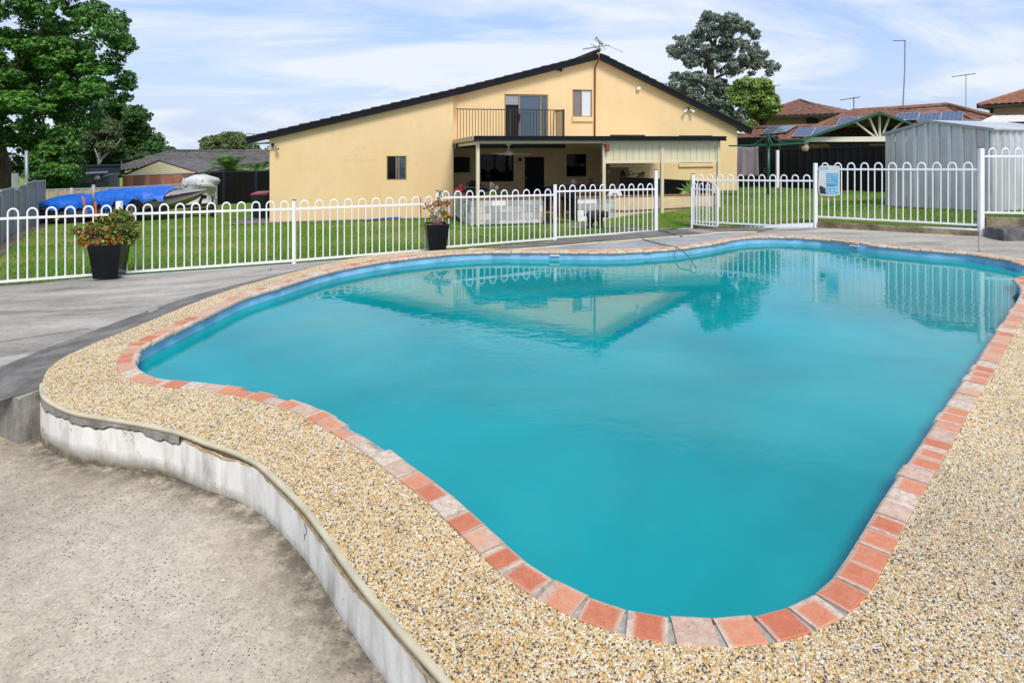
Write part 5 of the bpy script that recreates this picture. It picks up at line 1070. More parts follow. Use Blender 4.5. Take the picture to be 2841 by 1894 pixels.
for i, (x, y, dy) in enumerate(clus):
    e = JP(x, y, dy); mid = base.lerp(e, .5) + Vector((r_.uniform(-.05,.05), r_.uniform(-.05,.05), .02)); m.tube([base+Vector((r_.uniform(-.1,.12),r_.uniform(-.08,.08),0)), mid, e], .013, 5, r1=.006)
m.build('stems', 'stem_grey', jp)
pp, cc_ = [], []
for i, (x, y, dy) in enumerate(clus):
    e = np.array(JP(x, y, dy)); K = 60; q = r_.normal(size=(K,3)); q /= np.linalg.norm(q,axis=1)[:,None]; pp.append(e + q*r_.uniform(.3,1,(K,1))**.5*np.array((.095,.095,.068)))
    og = 1/(1+math.exp(-((y-655)/14))) if x < 335 else .05; og = max(og, .45*(x<285))
    c1 = palette(K, [(.10,.15,.02),(.17,.21,.03),(.06,.10,.015),(.24,.25,.05)], [3,3,2,1], i); c2 = palette(K, [(.42,.20,.03),(.50,.16,.03),(.32,.16,.03),(.20,.17,.03)], [3,2,3,3], i+99)
    k = r_.random(K) < og; c1[k] = c2[k]; cc_.append(c1)
leaves('foliage', np.vstack(pp), .05, np.vstack(cc_), 'jade_leaf', jp, 1.25, .35, 3)
q2 = P(1208, 688, -.02); zp2 = float(deck_z(np.array([q2.x]), np.array([q2.y]))[0]); 
for _ in range(4): q2 = P(1212, 690, zp2); zp2 = float(deck_z(np.array([q2.x]), np.array([q2.y]))[0])
yp2 = 12.93; xp2 = (1211-CX)/FPX*yp2; zp2 = -.325
po2, top2 = pot(1211, YH+(HC-zp2)*FPX/yp2, .47, .33, .575, zp2, R(15), 'black tapered planter with chipped rim and a sparse plant, near the middle of the fence')
sp_ = empty('sparse_shrub', tuple(top2), 'nearly bare succulent shrub with a few red and orange leaves in the middle planter', 'plant')
def SP(x, y, dy=0): return D(x, y, top2.y+dy)
m = MB(); b0 = SP(1203,619); st_ = [[(1203,619),(1204,600),(1199,590),(1191,585),(1182,574)],[(1204,604),(1212,590),(1222,580),(1238,570),(1246,566)],[(1203,612),(1200,595),(1204,580),(1212,572),(1217,566)],[(1214,619),(1220,608),(1229,600),(1236,598)],[(1212,580),(1217,570),(1220,562)],[(1191,585),(1200,583)],[(1217,572),(1228,566)],[(1214,619),(1211,607),(1216,598)],[(1218,570),(1219,545),(1223,528)]]
for s_ in st_: m.tube([SP(x,y,random.uniform(-.06,.06)) for x,y in s_], .016 if len(s_) > 4 else .010, 6, r1=.006)
m.build('stems', 'stem_grey', sp_); pp, cc_ = [], []
for i, (x, y, n_, pal) in enumerate(((1182,573,10,0),(1190,569,10,0),(1211,561,14,0),(1219,564,14,0),(1228,566,18,1),(1240,562,20,0),(1247,566,16,0),(1202,570,8,0),(1233,596,26,1),(1241,600,26,1),(1228,588,14,2),(1224,585,10,2),(1197,602,8,2),(1213,613,10,0),(1210,600,8,2),(1219,550,5,2),(1222,532,6,2),(1220,541,5,2),(1197,583,6,2),(1199,612,6,2))):
    e = np.array(SP(x, y)); pp.append(e + r_.normal(size=(n_,3))*np.array((.035,.035,.028))); P_ = ([(.34,.10,.04),(.26,.09,.045),(.38,.18,.05)],[(.45,.24,.04),(.38,.17,.03),(.30,.22,.04)],[(.17,.22,.04),(.12,.18,.03)])[pal]; cc_.append(palette(n_, P_, [1]*len(P_), i+7))
leaves('foliage', np.vstack(pp), .048, np.vstack(cc_), 'jade_leaf', sp_, 1.4, .3, 4)
MB().lathe(SP(1208,623)+Vector((0,0,-.01)), [(.13,-.05),(.15,.02),(.14,.025),(.12,-.02)], 14).build('inner_pot_rim', 'terracotta_cap', sp_)
# ================================================================== HOSES
simple('hose_green', (.06,.16,.09), .35, .2); simple('hose_pale', (.22,.45,.24), .4, .2); simple('hose_blue', (.02,.12,.45), .35, .2)
def drape(pts, zf, r, up=.012):
    out_ = []
    for x, y in pts:
        z = -.1
        for _ in range(6): q = P(x, y, z); z = zf(q.x, q.y)+up
        out_.append((q.x,q.y,z))
    return catmull(out_, False, 5), r
dz1 = lambda x, y: float(deck_z(np.array([x]), np.array([y]))[0])
pts, _ = drape([(1826,640),(1850,643),(1865,649),(1893,656.5)], dz1, .012, .016); tag(MB().tube(pts, .014, 6).build('garden_hose', 'hose_green', smooth=True), 'short green hose length lying on the deck by the gate opening', 'hose', 'green hoses')
pts, _ = drape([(1779,662),(1795,667),(1820,673.5),(1844,680),(1872,685.5)], dz1, .012, .016); e1 = [tuple(P(1885,691,.02)), tuple(P(1898,700,.0)), tuple(D(1913,715,10.7)), tuple(D(1925,734,10.3)), tuple(D(1930,744,10.2))]
tag(MB().tube(catmull(list(pts[::5])+e1, False, 6), .010, 6).build('garden_hose', 'hose_green', smooth=True), 'green hose running across the coping into the pool water', 'hose', 'green hoses')
pts, _ = drape([(1636,670),(1645,667.5),(1658,667.5),(1674,668.5)], dz1, .012, .014); tag(MB().tube(pts, .012, 6).build('garden_hose', 'hose_green', smooth=True), 'short dark hose end on the paving left of the long hose', 'hose', 'green hoses')
pts, _ = drape([(1248,626),(1270,630),(1310,633),(1360,632),(1420,630),(1480,628)], lz, .01, .03); tag(MB().tube(pts, .011, 5).build('garden_hose', 'hose_pale', smooth=True), 'thin pale green hose along the foot of the block wall', 'hose', 'green hoses')
pts, _ = drape([(1010,612),(1050,608),(1100,604),(1140,601),(1155,597),(1172,598.5)], lz, .01, .045); tag(MB().tube(pts, .028, 6).build('pool_hose', 'hose_blue', smooth=True), 'blue ribbed pool hose on the lawn against the yellow wing', 'hose')
# ================================================================== LEFT SIDE: FENCES, BOAT, BIN, BAG
def ribbed(mat_pts, n, depth, z0f, z1f, cap_, mat, root, capmat, pname='sheet_panel'):
    """corrugated sheet between two plan points"""
    (p, q) = map(np.array, mat_pts); d = q-p; L_ = np.hypot(*d); d = d/L_; nn_ = np.array((d[1],-d[0])); nn_ = nn_ if nn_[1] < 0 else -nn_
    vs, fs = [], []
    for i in range(n):
        for k, (fr, o_) in enumerate(((0,0),(.62,0),(.72,depth),(.90,depth),(1.0,0))):
            s = L_*(i+fr)/n; r__ = p+d*s+nn_*o_; t_ = s/L_; vs += [(r__[0],r__[1],z0f(t_)),(r__[0],r__[1],z1f(t_))]
    m_ = len(vs)//2; fs = [(2*i,2*i+2,2*i+3,2*i+1) for i in range(m_-1)]
    o = mkobj(pname, vs, fs, mat, root)
    if cap_: MB().bar((p[0],p[1],z1f(0)),(q[0],q[1],z1f(1)),.05,.05).build('capping', capmat, root)
    return o
simple('fence_grey', (.27,.275,.285), .5, .15, 2, 40, .05, .002); simple('fence_cap_grey', (.32,.34,.36), .45, .1); simple('fence_beige', (.42,.355,.235), .55, .2); simple('fence_black', (.010,.010,.011), .5, .3, 2, spec=.12); simple('fence_navy', (.02,.026,.042), .4, .2)
lf = empty('boundary_fence', (-15.5,20,-1), 'stepped grey metal boundary fence receding along the left side', 'fence')
A, Bq = np.array((-10.9,12.8)), np.array((-18.3,24.6)); cuts = [0,.22,.38,.47,.58,.80,1.0]; tops = [.70,.72,.58,.62,.60,.47,.42]
for i in range(len(cuts)-1):
    p, q = A+(Bq-A)*cuts[i], A+(Bq-A)*cuts[i+1]; zb_0, zb_1 = lz(*p)-.1, lz(*q)-.1
    xm = CX+FPX*(p[0]/p[1])
    ribbed((p,q), max(4,int(np.hypot(*(q-p))/.2)), .03, lambda t_,a=zb_0,b=zb_1: a+(b-a)*t_, lambda t_,i=i: tops[i]-.08*t_, True, 'fence_grey', lf, 'fence_cap_grey')
    MB().box((q[0]-.03,q[1]-.03,zb_1),(q[0]+.03,q[1]+.03,tops[i]-.06)).build('post', 'fence_cap_grey', lf)
mb = MB(); 
for i in range(20):
    p, q = A+(Bq-A)*i/20, A+(Bq-A)*(i+1)/20; a_, b_ = lz(*p), lz(*q); mb.hexa([(p[0]+.05,p[1],a_-.1),(p[0]+.28,p[1]+.1,a_-.1),(q[0]+.28,q[1]+.1,b_-.1),(q[0]+.05,q[1],b_-.1),(p[0]+.05,p[1],a_+.05),(p[0]+.28,p[1]+.1,a_+.02),(q[0]+.28,q[1]+.1,b_+.02),(q[0]+.05,q[1],b_+.05)])
tag(mb.build('garden_edging', 'kerb'), 'strip of bare dirt and edging along the foot of the grey boundary fence', 'edging')
bf = empty('back_fence', (-16,27,-1.2), 'beige metal back fence behind the boat', 'fence')
b0, b1 = D(113,527,25.5), D(345,520,26.8); b2 = D(520,510,28.0); b3_ = D(600,509,28.5)
for p, q in ((b0,b1),(b1,b2),(b2,b3_)):
    ribbed((p[:2],q[:2]), max(3,int((q-p).length/.28)), .035, lambda t_,p=p,q=q: lz(p.x+(q.x-p.x)*t_,p.y+(q.y-p.y)*t_)-.2, lambda t_,p=p,q=q: p.z+(q.z-p.z)*t_, True, 'fence_beige', bf, 'fence_cap_grey'); MB().box((q.x-.04,q.y-.04,-1.6),(q.x+.04,q.y+.04,q.z)).build('post', 'fence_cap_grey', bf)
dfn = empty('dark_fence', (-12,29,-1), 'tall black metal fence beside the yellow wing, left of the bin', 'fence')
for x0, x1, y0, y1, d0, d1 in ((583,622,479,478,28.6,29),(622,712,478,476,29,29.8),(712,790,476,475,29.8,30.6)):
    p, q = D(x0,y0,d0), D(x1,y1,d1); ribbed((p[:2],q[:2]), max(3,int((q-p).length/.22)), .03, lambda t_: -1.3, lambda t_,p=p,q=q: p.z+(q.z-p.z)*t_, True, 'fence_black', dfn, 'fence_navy'); MB().box((q.x-.05,q.y-.07,-1.3),(q.x+.05,q.y+.03,q.z)).build('post', 'fence_navy', dfn)
# wheelie bin
simple('bin_green', (.022,.040,.024), .5, .2); simple('bin_red', (.42,.02,.05), .4, .15)
bn = empty('wheelie_bin', D(729,612,22.6), 'dark green wheelie bin with a red lid at the corner of the yellow wing', 'bin'); bx_, by_, bz_ = bn.location
bz_ = D(729,612,22.6).z
m = MB(); m.hexa([(bx_-.24,by_-.26,bz_+.08),(bx_+.24,by_-.26,bz_+.08),(bx_+.24,by_+.26,bz_+.08),(bx_-.24,by_+.26,bz_+.08),(bx_-.30,by_-.34,bz_+.94),(bx_+.30,by_-.34,bz_+.94),(bx_+.30,by_+.34,bz_+.94),(bx_-.30,by_+.34,bz_+.94)]); m.build('body', 'bin_green', bn, bevel=.02)
m = MB(); m.add([(bx_-.32,by_-.36,bz_+.945),(bx_+.32,by_-.36,bz_+.945),(bx_+.32,by_+.36,bz_+.945),(bx_-.32,by_+.36,bz_+.945),(bx_-.30,by_-.33,bz_+.99),(bx_+.30,by_-.33,bz_+1.03),(bx_+.30,by_+.33,bz_+1.06),(bx_-.30,by_+.33,bz_+1.03)],[(0,3,2,1),(4,5,6,7),(0,1,5,4),(1,2,6,5),(2,3,7,6),(3,0,4,7)]); m.build('lid', 'bin_red', bn, bevel=.01)
MB().tube([(bx_-.36,by_-.2,bz_+.92),(bx_-.36,by_+.3,bz_+.92)], .022, 6).build('handle', 'bin_green', bn)
for s_ in (-1,1): MB().lathe((bx_+s_*.22-.03,by_+.2,bz_+.1), [(.10,0),(.10,.05)], 14, (1,0,0)).build('wheel', 'black_matte', bn)
pth = [tuple(D(655,635,19.0)[:2]), tuple(D(748,622,19.25)[:2]), (H(a_l,0,0).x-.02,H(a_l,0,0).y), (H(a_l,7,0).x-.02,H(a_l,7,0).y), (H(a_l-1.3,7,0).x,H(a_l-1.3,7,0).y), (H(a_l-1.1,.2,0).x,H(a_l-1.1,.2,0).y)]
cp_ = [tuple(H(a_l-1.15,-.25,0)[:2]), tuple(H(0,-.25,0)[:2]), tuple(H(0,-.005,0)[:2]), tuple(H(a_l-.01,-.005,0)[:2]), tuple(H(a_l-.01,7,0)[:2]), tuple(H(a_l-1.15,7,0)[:2])]
v_, f_ = sheet(cp_, lambda x, y: lawn_z(x, y)+.03, .4); tag(mkobj('path', v_, f_, 'slab_dark', origin=(cp_[0][0],cp_[0][1],-.6)), 'narrow concrete path around the yellow wing', 'path', kind='structure')
gp_ = [tuple(H(3.6,BPF-.1,0)[:2]), tuple(H(aG2+.3,BPF-.0,0)[:2]), tuple(H(aG2+.3,BPF+.42,0)[:2]), tuple(H(.3,BPF+.42,0)[:2]), tuple(H(.3,BPF+.3,0)[:2])]
pg = [tuple(P(1570,636,-.34)[:2]), tuple(P(1660,634,-.33)[:2]), tuple(P(1800,641,-.29)[:2]), tuple(LF(1822)), tuple(FG), tuple(P(1910,634,-.25)[:2]), tuple(P(1800,632,-.27)[:2]), tuple(P(1700,627,-.31)[:2]), tuple(P(1600,625,-.335)[:2])]
v_, f_ = sheet(pg, lambda x, y: lawn_z(x, y)+.022, .3); tag(mkobj('path', v_, f_, 'slab_dark', origin=(pg[0][0],pg[0][1],-.4)), 'worn path from the gate to the patio', 'path', kind='structure')
# bulk bag
simple('bag_white', (.62,.62,.61), .75, .12, 3, 14, 1.0, .06)
def bag():
    c = D(553,574,27.0); vs, fs = [], []; seg_, lev = 28, 14; r_ = np.random.default_rng(3)
    for i in range(lev+1):
        t_ = i/lev
        for j in range(seg_):
            th = 2*math.pi*j/seg_; cx_, sy_ = math.cos(th), math.sin(th); k = (abs(cx_)**4+abs(sy_)**4)**-.25
            w_ = .52 + .06*math.sin(t_*9+1) + .04*math.sin(th*3+t_*14) + .05*math.sin(t_*23+th*2)*.6 + .08*t_ - (.10 if t_ < .07 else 0)
            if i == lev: w_ *= .35
            z = 1.32*t_ + .03*math.sin(th*2+t_*5) + (.05 if i == lev else 0); vs.append((c.x+cx_*k*w_+.05*t_, c.y+sy_*k*w_, c.z+z))
    for i in range(lev):
        for j in range(seg_): fs.append((i*seg_+j,i*seg_+(j+1)%seg_,(i+1)*seg_+(j+1)%seg_,(i+1)*seg_+j))
    fs.append(tuple(lev*seg_+j for j in range(seg_))); o = mkobj('bulk_bag', vs, fs, 'bag_white', smooth=True); tag(o, 'crumpled white woven bulk bag standing behind the bow of the boat', 'bag')
    for x in (-.25,.3): MB().tube(catmull([(c.x+x-.12,c.y-.6,c.z+1.28),(c.x+x-.08,c.y-.66,c.z+1.05),(c.x+x+.05,c.y-.66,c.z+1.0),(c.x+x+.14,c.y-.6,c.z+1.25)],False,4), .025, 6).build('lifting_loop', 'bag_white', o, smooth=True)
bag()
# boat on trailer ---------------------------------------------------------
YB = 24.0
simple('hull_cream', (.42,.40,.34), .3, .15); simple('hull_purple', (.045,.013,.10), .18, .3); simple('tarp_blue', (.012,.13,.60), .35, .25, 5, 9, 1.0, .05); simple('canvas_grey', (.30,.28,.26), .8, .15, 4, 14, .4, .02); simple('rubber', (.012,.012,.013), .7, .2); simple('alloy', (.50,.51,.53), .3, .1, metal=.7); simple('orange_strap', (.70,.20,.06), .6, .2); simple('pole_grey', (.36,.37,.40), .6, .2, 8, 40, .5, .01)
def bp(x, y, dy=0): return D(x, y, YB+dy)
boat = empty('covered_boat', bp(340,600), 'purple and cream ski boat half covered by a blue tarp', 'boat')
# hull as lofted stations: px x, sheer y, keel y, half beam
stn = [(118,576,590,.80),(150,574,604,.92),(210,570,612,1.0),(290,566,611,1.05),(370,556,604,1.05),(440,545,591,.98),(500,536,574,.72),(545,530,553,.38),(573,526.5,532,.05)]
vs, fs = [], []
for x, ys, yk, hb in stn:
    s_ = bp(x, ys); k_ = bp(x, yk); ch = s_.z*.35+k_.z*.65
    for yy, zz_ in ((-hb,s_.z),(-hb*.98,s_.z*.7+ch*.3),(-hb*.8,ch),(0,k_.z),(hb*.8,ch),(hb,s_.z)): vs.append((s_.x, YB+yy, zz_))
n6 = 6; fs = [(i*n6+j,(i+1)*n6+j,(i+1)*n6+j+1,i*n6+j+1) for i in range(len(stn)-1) for j in range(n6-1)] + [tuple(range(n6)), tuple((len(stn)-1)*n6+j for j in range(n6))] + [(i*n6,(i+1)*n6,(i+1)*n6+5,i*n6+5) for i in range(len(stn)-1)]
hull = mkobj('hull', vs, fs, 'hull_cream', boat, smooth=False)
vs, fs = [], []
for x, ys, yk, hb in stn:
    s_ = bp(x, ys); k_ = bp(x, yk); ch = s_.z*.74+k_.z*.26; vs += [(s_.x, YB-hb-.012, s_.z-.015),(s_.x, YB-hb*.985-.014, ch)]
mkobj('stripe', vs, [(2*i,2*i+2,2*i+3,2*i+1) for i in range(len(stn)-1)], 'hull_purple', hull)
MB().prism([bp(148,578,-1.0),bp(158,570,-1.0),bp(205,565,-1.0),bp(215,572,-1.0),bp(205,583,-1.0),bp(160,580,-1.0)], (0,.3,0)).build('side_pod', 'hull_purple', boat, bevel=.03)
# canvas over the stern and foredeck
def cover(name, prof, mat, wr, hbs, drop, parent, seed):
    """prof: (x, ridge y, half width, hang)"""
    r_ = np.random.default_rng(seed); vs, fs = [], []; nc = 13; rows = catmull([(p[0],p[1],p[2],p[3]) for p in prof], False, 6)
    for x, y, hw, hg in rows:
        rd = bp(x, y)
        for j in range(nc):
            t_ = -1+2*j/(nc-1); a_ = abs(t_); yy = hw*min(1,a_*1.35)*np.sign(t_); zz_ = rd.z - .16*hw*(min(a_,.74)/.74)**2 - max(0,a_-.74)/.26*hg*(1+wr*math.sin(x*.13+j)) + wr*.05*math.sin(x*.31+j*1.7)*(a_>.3) + wr*.03*r_.normal()
            vs.append((rd.x+r_.normal()*wr*.01, YB+yy*(1+wr*.05*math.sin(x*.2+j*2)), zz_))
    n = len(rows); fs = [(i*nc+j,(i+1)*nc+j,(i+1)*nc+j+1,i*nc+j+1) for i in range(n-1) for j in range(nc-1)]
    return mkobj(name, vs, fs, mat, parent, smooth=True)
cover('canvas', [(112,573,.75,.03),(135,563,.85,.06),(165,553,.95,.10),(200,556,1.0,.12)], 'canvas_grey', .15, None, None, boat, 1)
cover('canvas', [(490,527,.8,.06),(530,526,.5,.04),(574,524.5,.08,.02)], 'canvas_grey', .1, None, None, boat, 2)
tp = cover('tarp', [(146,556,.9,.04),(165,545,1.0,.14),(200,539,1.08,.26),(235,539,1.1,.34),(262,541,1.1,.26),(285,530,1.1,.52),(320,523,1.12,.50),(380,519,1.14,.36),(440,515,1.12,.28),(456,520,1.06,.24),(470,526,1.0,.22),(490,525,.9,.20)], 'tarp_blue', .35, None, None, boat, 3)
# trailer
tra = empty('boat_trailer', bp(340,605), 'black boat trailer with alloy wheels under the covered boat', 'trailer'); zgB = bp(340,606).z
for dy in (-.75,.75): MB().bar(bp(130,606,dy)+Vector((0,0,.0)), bp(470,577,dy), .08, .12).build('frame_rail', 'black_matte', tra)
MB().bar(bp(470,577,-.75), bp(585,567,0), .08, .10).bar(bp(470,577,.75), bp(585,567,0), .08, .10).bar(bp(560,569), bp(640-45,566), .10, .10).build('drawbar', 'black_matte', tra)
MB().tube([bp(590,545,-.1), bp(590,592,-.1)], .03, 6).lathe(bp(590,595,-.15), [(.10,0),(.10,.08)], 12, (0,1,0)).build('jockey_wheel', 'black_matte', tra)
MB().bar(bp(558,552), bp(552,570), .08, .08).lathe(bp(562,547,-.08), [(.09,0),(.09,.16)], 10, (0,1,0)).build('winch', 'black_matte', tra)
MB().ball(bp(600,549,-.1), .05, 8, 6).build('coupling', 'alloy', tra)
for x in (306,366):
    c = bp(x,588,-1.05); m = MB(); m.lathe(c, [(.19,0),(.26,.0),(.275,.03),(.275,.17),(.26,.2),(.19,.2)], 26, (0,1,0)); w_ = m.build('wheel', 'rubber', tra, smooth=False)
    m = MB(); m.lathe(c+Vector((0,.02,0)), [(.185,0),(.19,.02),(.19,.1)], 24, (0,1,0)); m.build('rim', 'black_matte', w_); m = MB()
    for k in range(5):
        a_ = 2*math.pi*k/5+.3
        for da_ in (-.2,.2): m.bar(c+Vector((0,-.004,0)), c+Vector((math.cos(a_+da_)*.185,-.004,math.sin(a_+da_)*.185)), .024, .02, up=(0,1,0))
    m.lathe(c+Vector((0,-.01,0)), [(.17,.01),(.19,.0),(.19,.02)], 24, (0,1,0)); m.build('spokes', 'alloy', w_)
    m = MB(); m.tube([c+Vector((math.cos(t_)*.34,.1,math.sin(t_)*.34)) for t_ in np.linspace(.15,math.pi-.15,9)], .06, 6); m.build('mudguard', 'black_matte', tra, smooth=True)
for x, y0, y1, dy in ((198,521,595,1.0),(259.5,513,595,-1.1)): MB().tube([bp(x,y1,dy), bp(x,(y0+y1)/2+10,dy)], .035, 8).build('guide_pole_base', 'black_matte', tra); MB().tube([bp(x,(y0+y1)/2+12,dy), bp(x,y0,dy)], .052, 8).build('guide_pole', 'pole_grey', tra, smooth=True)
MB().bar(bp(120,600,-.9), bp(230,611,-.9), .05, .22).build('light_board', 'black_matte', tra); MB().obox(bp(158,607,-.96), (.07,0,0), (0,.01,0), (0,0,.05)).build('number_plate', 'bin_yellow' if 'bin_yellow' in MATS else simple('bin_yellow', (.55,.42,.02), .5, .1), tra)
MB().bar(bp(229,545,-1.14), bp(240,592,-1.12), .07, .012, up=(0,1,0)).build('tie_down_strap', 'orange_strap', tra); MB().bar(bp(265,560,-1.2), bp(267,610,-1.15), .06, .012, up=(0,1,0)).bar(bp(265,560,-1.2), bp(252,585,-1.15), .04, .012, up=(0,1,0)).build('tie_down_strap', 'orange_strap', tra)
# steel poles behind the grey fence
simple('galvanised', (.30,.33,.36), .45, .2, metal=.3)
tag(MB().tube([D(75,507,24.4)+Vector((0,0,-1)), D(73,418,24.4)], .055, 8).build('steel_pole', 'galvanised', smooth=True), 'thin galvanised pole rising behind the grey boundary fence', 'pole')
tag(MB().obox(D(42,505,23.0), (.12,0,0), (0,.02,0), (0,0,.32)).build('steel_sign_back', 'galvanised'), 'back of a grey metal plate above the grey boundary fence', 'plate')
# ================================================================== LEFT NEIGHBOURS
def tile_mat(name, c, c2, c3):
    m, t, b = node_mat(name); n = noise(t, 2.2, 5, .7); n2 = noise(t, 9, 3); col = ramp(t, n.outputs[0], [(.3,c2),(.5,c),(.72,c3)]); col = mixc(t, .5, col, ramp(t, n2.outputs[0], [(.3,.33),(.7,.65)]), 'OVERLAY')
    t.links.new(col, b.inputs['Base Color']); b.inputs['Roughness'].default_value = .75; bump(t, b, noise(t, 30, 3).outputs[0], .3, .01)
tile_mat('tile_grey', (.115,.105,.10), (.06,.055,.052), (.19,.175,.165)); tile_mat('tile_red', (.205,.095,.060), (.085,.05,.04), (.30,.15,.095)); tile_mat('tile_orange', (.27,.105,.055), (.15,.065,.04), (.36,.16,.09))
def tiled(name, eL, eR, rL, rR, mat, parent, tw=.30, th=.33, amp=.045):
    """tiled roof plane between an eave line and a ridge line (trapezoid or triangle)"""
    eL, eR, rL, rR = map(Vector, (eL, eR, rL, rR)); u = (eR-eL); Lu = u.length; u = u/Lu; mid = (rL+rR)/2-eL; v = mid-u*mid.dot(u); Lv = v.length; v = v/Lv; n = u.cross(v)
    if n.z < 0: n = -n
    a0, a1 = 0, (rL-eL).dot(u); b0_, b1_ = Lu, (rR-eL).dot(u); nv = max(2,int(Lv/th)); us = np.arange(min(0,a1), max(Lu,b1_)+tw/4, tw/4); vs, fs = [], []; rows = []
    for i in range(nv):
        for fr, hgt in ((0.0,1.0),(.97,.1)):
            t_ = (i+fr)/nv; lo, hi = a0+(a1-a0)*t_, b0_+(b1_-b0_)*t_
            for k, uu in enumerate(us):
                x = min(max(uu,lo),hi); w_ = (0.0,.75,1.0,.35)[k%4]; off = amp*(hgt*.8 + .9*w_) if lo < uu < hi else amp*.3
                vs.append(eL + u*x + v*(t_*Lv) + n*off)
            rows.append(len(vs))
    m_ = len(us); kb_ = len(vs); vs += [eL-n*.03, eR-n*.03, rR-n*.03, rL-n*.03]; fs = [(kb_,kb_+1,kb_+2,kb_+3)] + [(r*m_+k, r*m_+k+1, (r+1)*m_+k+1, (r+1)*m_+k) for r in range(2*nv-1) for k in range(m_-1)]
    return mkobj(name, vs, fs, mat, parent)
def ridge(pts, r, mat, parent): return MB().tube(pts, r, 7).build('ridge_cap', mat, parent, smooth=True)
simple('wall_pale', (.52,.50,.46), .8, .1); simple('gable_cream', (.66,.58,.40), .7, .06); simple('barge_purple', (.10,.06,.075), .6, .2); simple('shed_blue', (.16,.19,.24), .6, .15); simple('gutter_white', (.62,.63,.64), .5, .1)
def pink_mat():
    m, t, b = node_mat('pink_sheet'); oi = t.nodes.new('ShaderNodeObjectInfo'); base = ramp(t, oi.outputs['Random'], [(0,(.36,.12,.09)),(.45,(.28,.095,.08)),(.65,(.16,.13,.11)),(.85,(.42,.17,.12))], 'CONSTANT')
    n = noise(t, 1.4, 5, .7, mapscale=(1,1,.4)); st = ramp(t, n.outputs[0], [(.55,0.0),(.7,.5)]); col = mixc(t, st, base, (.50,.40,.36)); t.links.new(col, b.inputs['Base Color']); b.inputs['Roughness'].default_value = .7
pink_mat()
YS = 33.0
sh1 = empty('garden_shed', D(440,520,YS), 'old shed with cream gable and faded pink corrugated doors behind the beige fence', 'shed')
def S(x, y, d=YS): return D(x, y, d)
MB().prism([S(340,484),S(440,447.5),S(539,476),S(539,479),S(340,488)], (0,.1,0)).build('gable', 'gable_cream', sh1)
m = MB(); x_ = 340
for i in range(13):
    x0 = 340+i*15.3; x1 = x0+14.9; MB().prism([S(x0,483-i*.7+2),S(x1,483-i*.7+1.4),S(x1,545),S(x0,545)], (0,.08 if i%2 else .11,0)).build('door_panel', 'pink_sheet', sh1)
MB().prism([S(325,489),S(440,444),S(442,443.5),S(442,448),S(328,494)], (0,4,0)).build('roof', 'barge_purple', sh1); MB().prism([S(440,443.5),S(552,478),S(552,482),S(440,448)], (0,4,0)).build('roof', 'tile_grey', sh1)
MB().bar(S(338,487),S(541,478),.06,.06).build('gutter', 'gutter_white', sh1)
m = MB(); m.hexa([S(282,494,31),S(338,485,31.5),S(338,485,34),S(300,484,34),S(282,491,31),S(338,481.5,31.5),S(338,482,34),S(300,481,34)]); m.build('awning', 'tile_grey', sh1)
nh = empty('tiled_house', D(600,480,42), 'long low house with a dark grey tiled roof behind the black fence on the left', 'house')
eLp, eRp, rLp, rRp = D(400,466,38.5), D(860,466,38.5), D(478,421,43.5), D(860,421,43.5)
tiled('roof', eLp, eRp, rLp, rRp, 'tile_grey', nh); e3 = D(255,487,41); tiled('roof', D(255,486,39), eLp+Vector((.02,0,0)), D(478,421,43.5), D(478,421,43.5)+Vector((.05,0,0)), 'tile_grey', nh)
ridge([rLp+Vector((0,0,.06)), rRp+Vector((0,0,.06))], .10, 'tile_grey', nh); ridge([D(258,485,38.9), rLp+Vector((0,0,.06))], .10, 'tile_grey', nh)
MB().hexa([D(400,540,39),D(860,540,39),D(860,520,43),D(400,520,43),D(400,468,39),D(860,468,39),D(860,462,43),D(400,462,43)]).build('wall', 'wall_pale', nh); MB().bar(D(400,468,38.4), D(860,468,38.4), .1, .12).build('gutter', 'gutter_white', nh)
m = MB(); m.tube([D(561,466,39.5), D(561,455,39.5)], .06, 8); m.build('vent_pipe', 'gutter_white', nh); MB().obox(D(561,463,39.3), (.25,0,0), (0,.2,0), (0,0,.04)).build('vent_flashing', 'gutter_white', nh)
bb_ = empty('flat_roof_building', D(270,490,36), 'low blue grey flat roofed building left of the old shed', 'building')
MB().hexa([D(222,540,36),D(332,540,36),D(332,520,40),D(222,520,40),D(222,466,36),D(332,464,36),D(332,462,40),D(222,464,40)]).build('wall', 'shed_blue', bb_); MB().hexa([D(218,466,35.8),D(334,463.5,35.8),D(334,459,40.5),D(218,461,40.5),D(218,462,35.8),D(334,459.5,35.8),D(334,456,40.5),D(218,458,40.5)]).build('roof', 'black_matte', bb_)
MB().hexa([D(215,486,33),D(300,480.5,33),D(300,478,36),D(215,482,36),D(215,483,33),D(300,477,33),D(300,475,36),D(215,479,36)]).build('carport_roof', 'gutter_white', bb_); MB().bar(D(210,530,33), D(210,480,33), .12, .12).build('post', 'charcoal', bb_)
MB().hexa([D(190,535,33.5),D(207,535,33.5),D(207,535,34),D(190,535,34),D(190,491,33.5),D(207,491,33.5),D(207,491,34),D(190,491,34)]).build('panel', 'gable_cream', bb_); MB().hexa([D(213,530,34),D(243,530,34),D(243,530,34.3),D(213,530,34.3),D(213,486,34),D(243,485,34),D(243,485,34.3),D(213,486,34.3)]).build('panel', 'fence_grey', bb_)
simple('cloth_red', (.42,.03,.05), .8, .2)
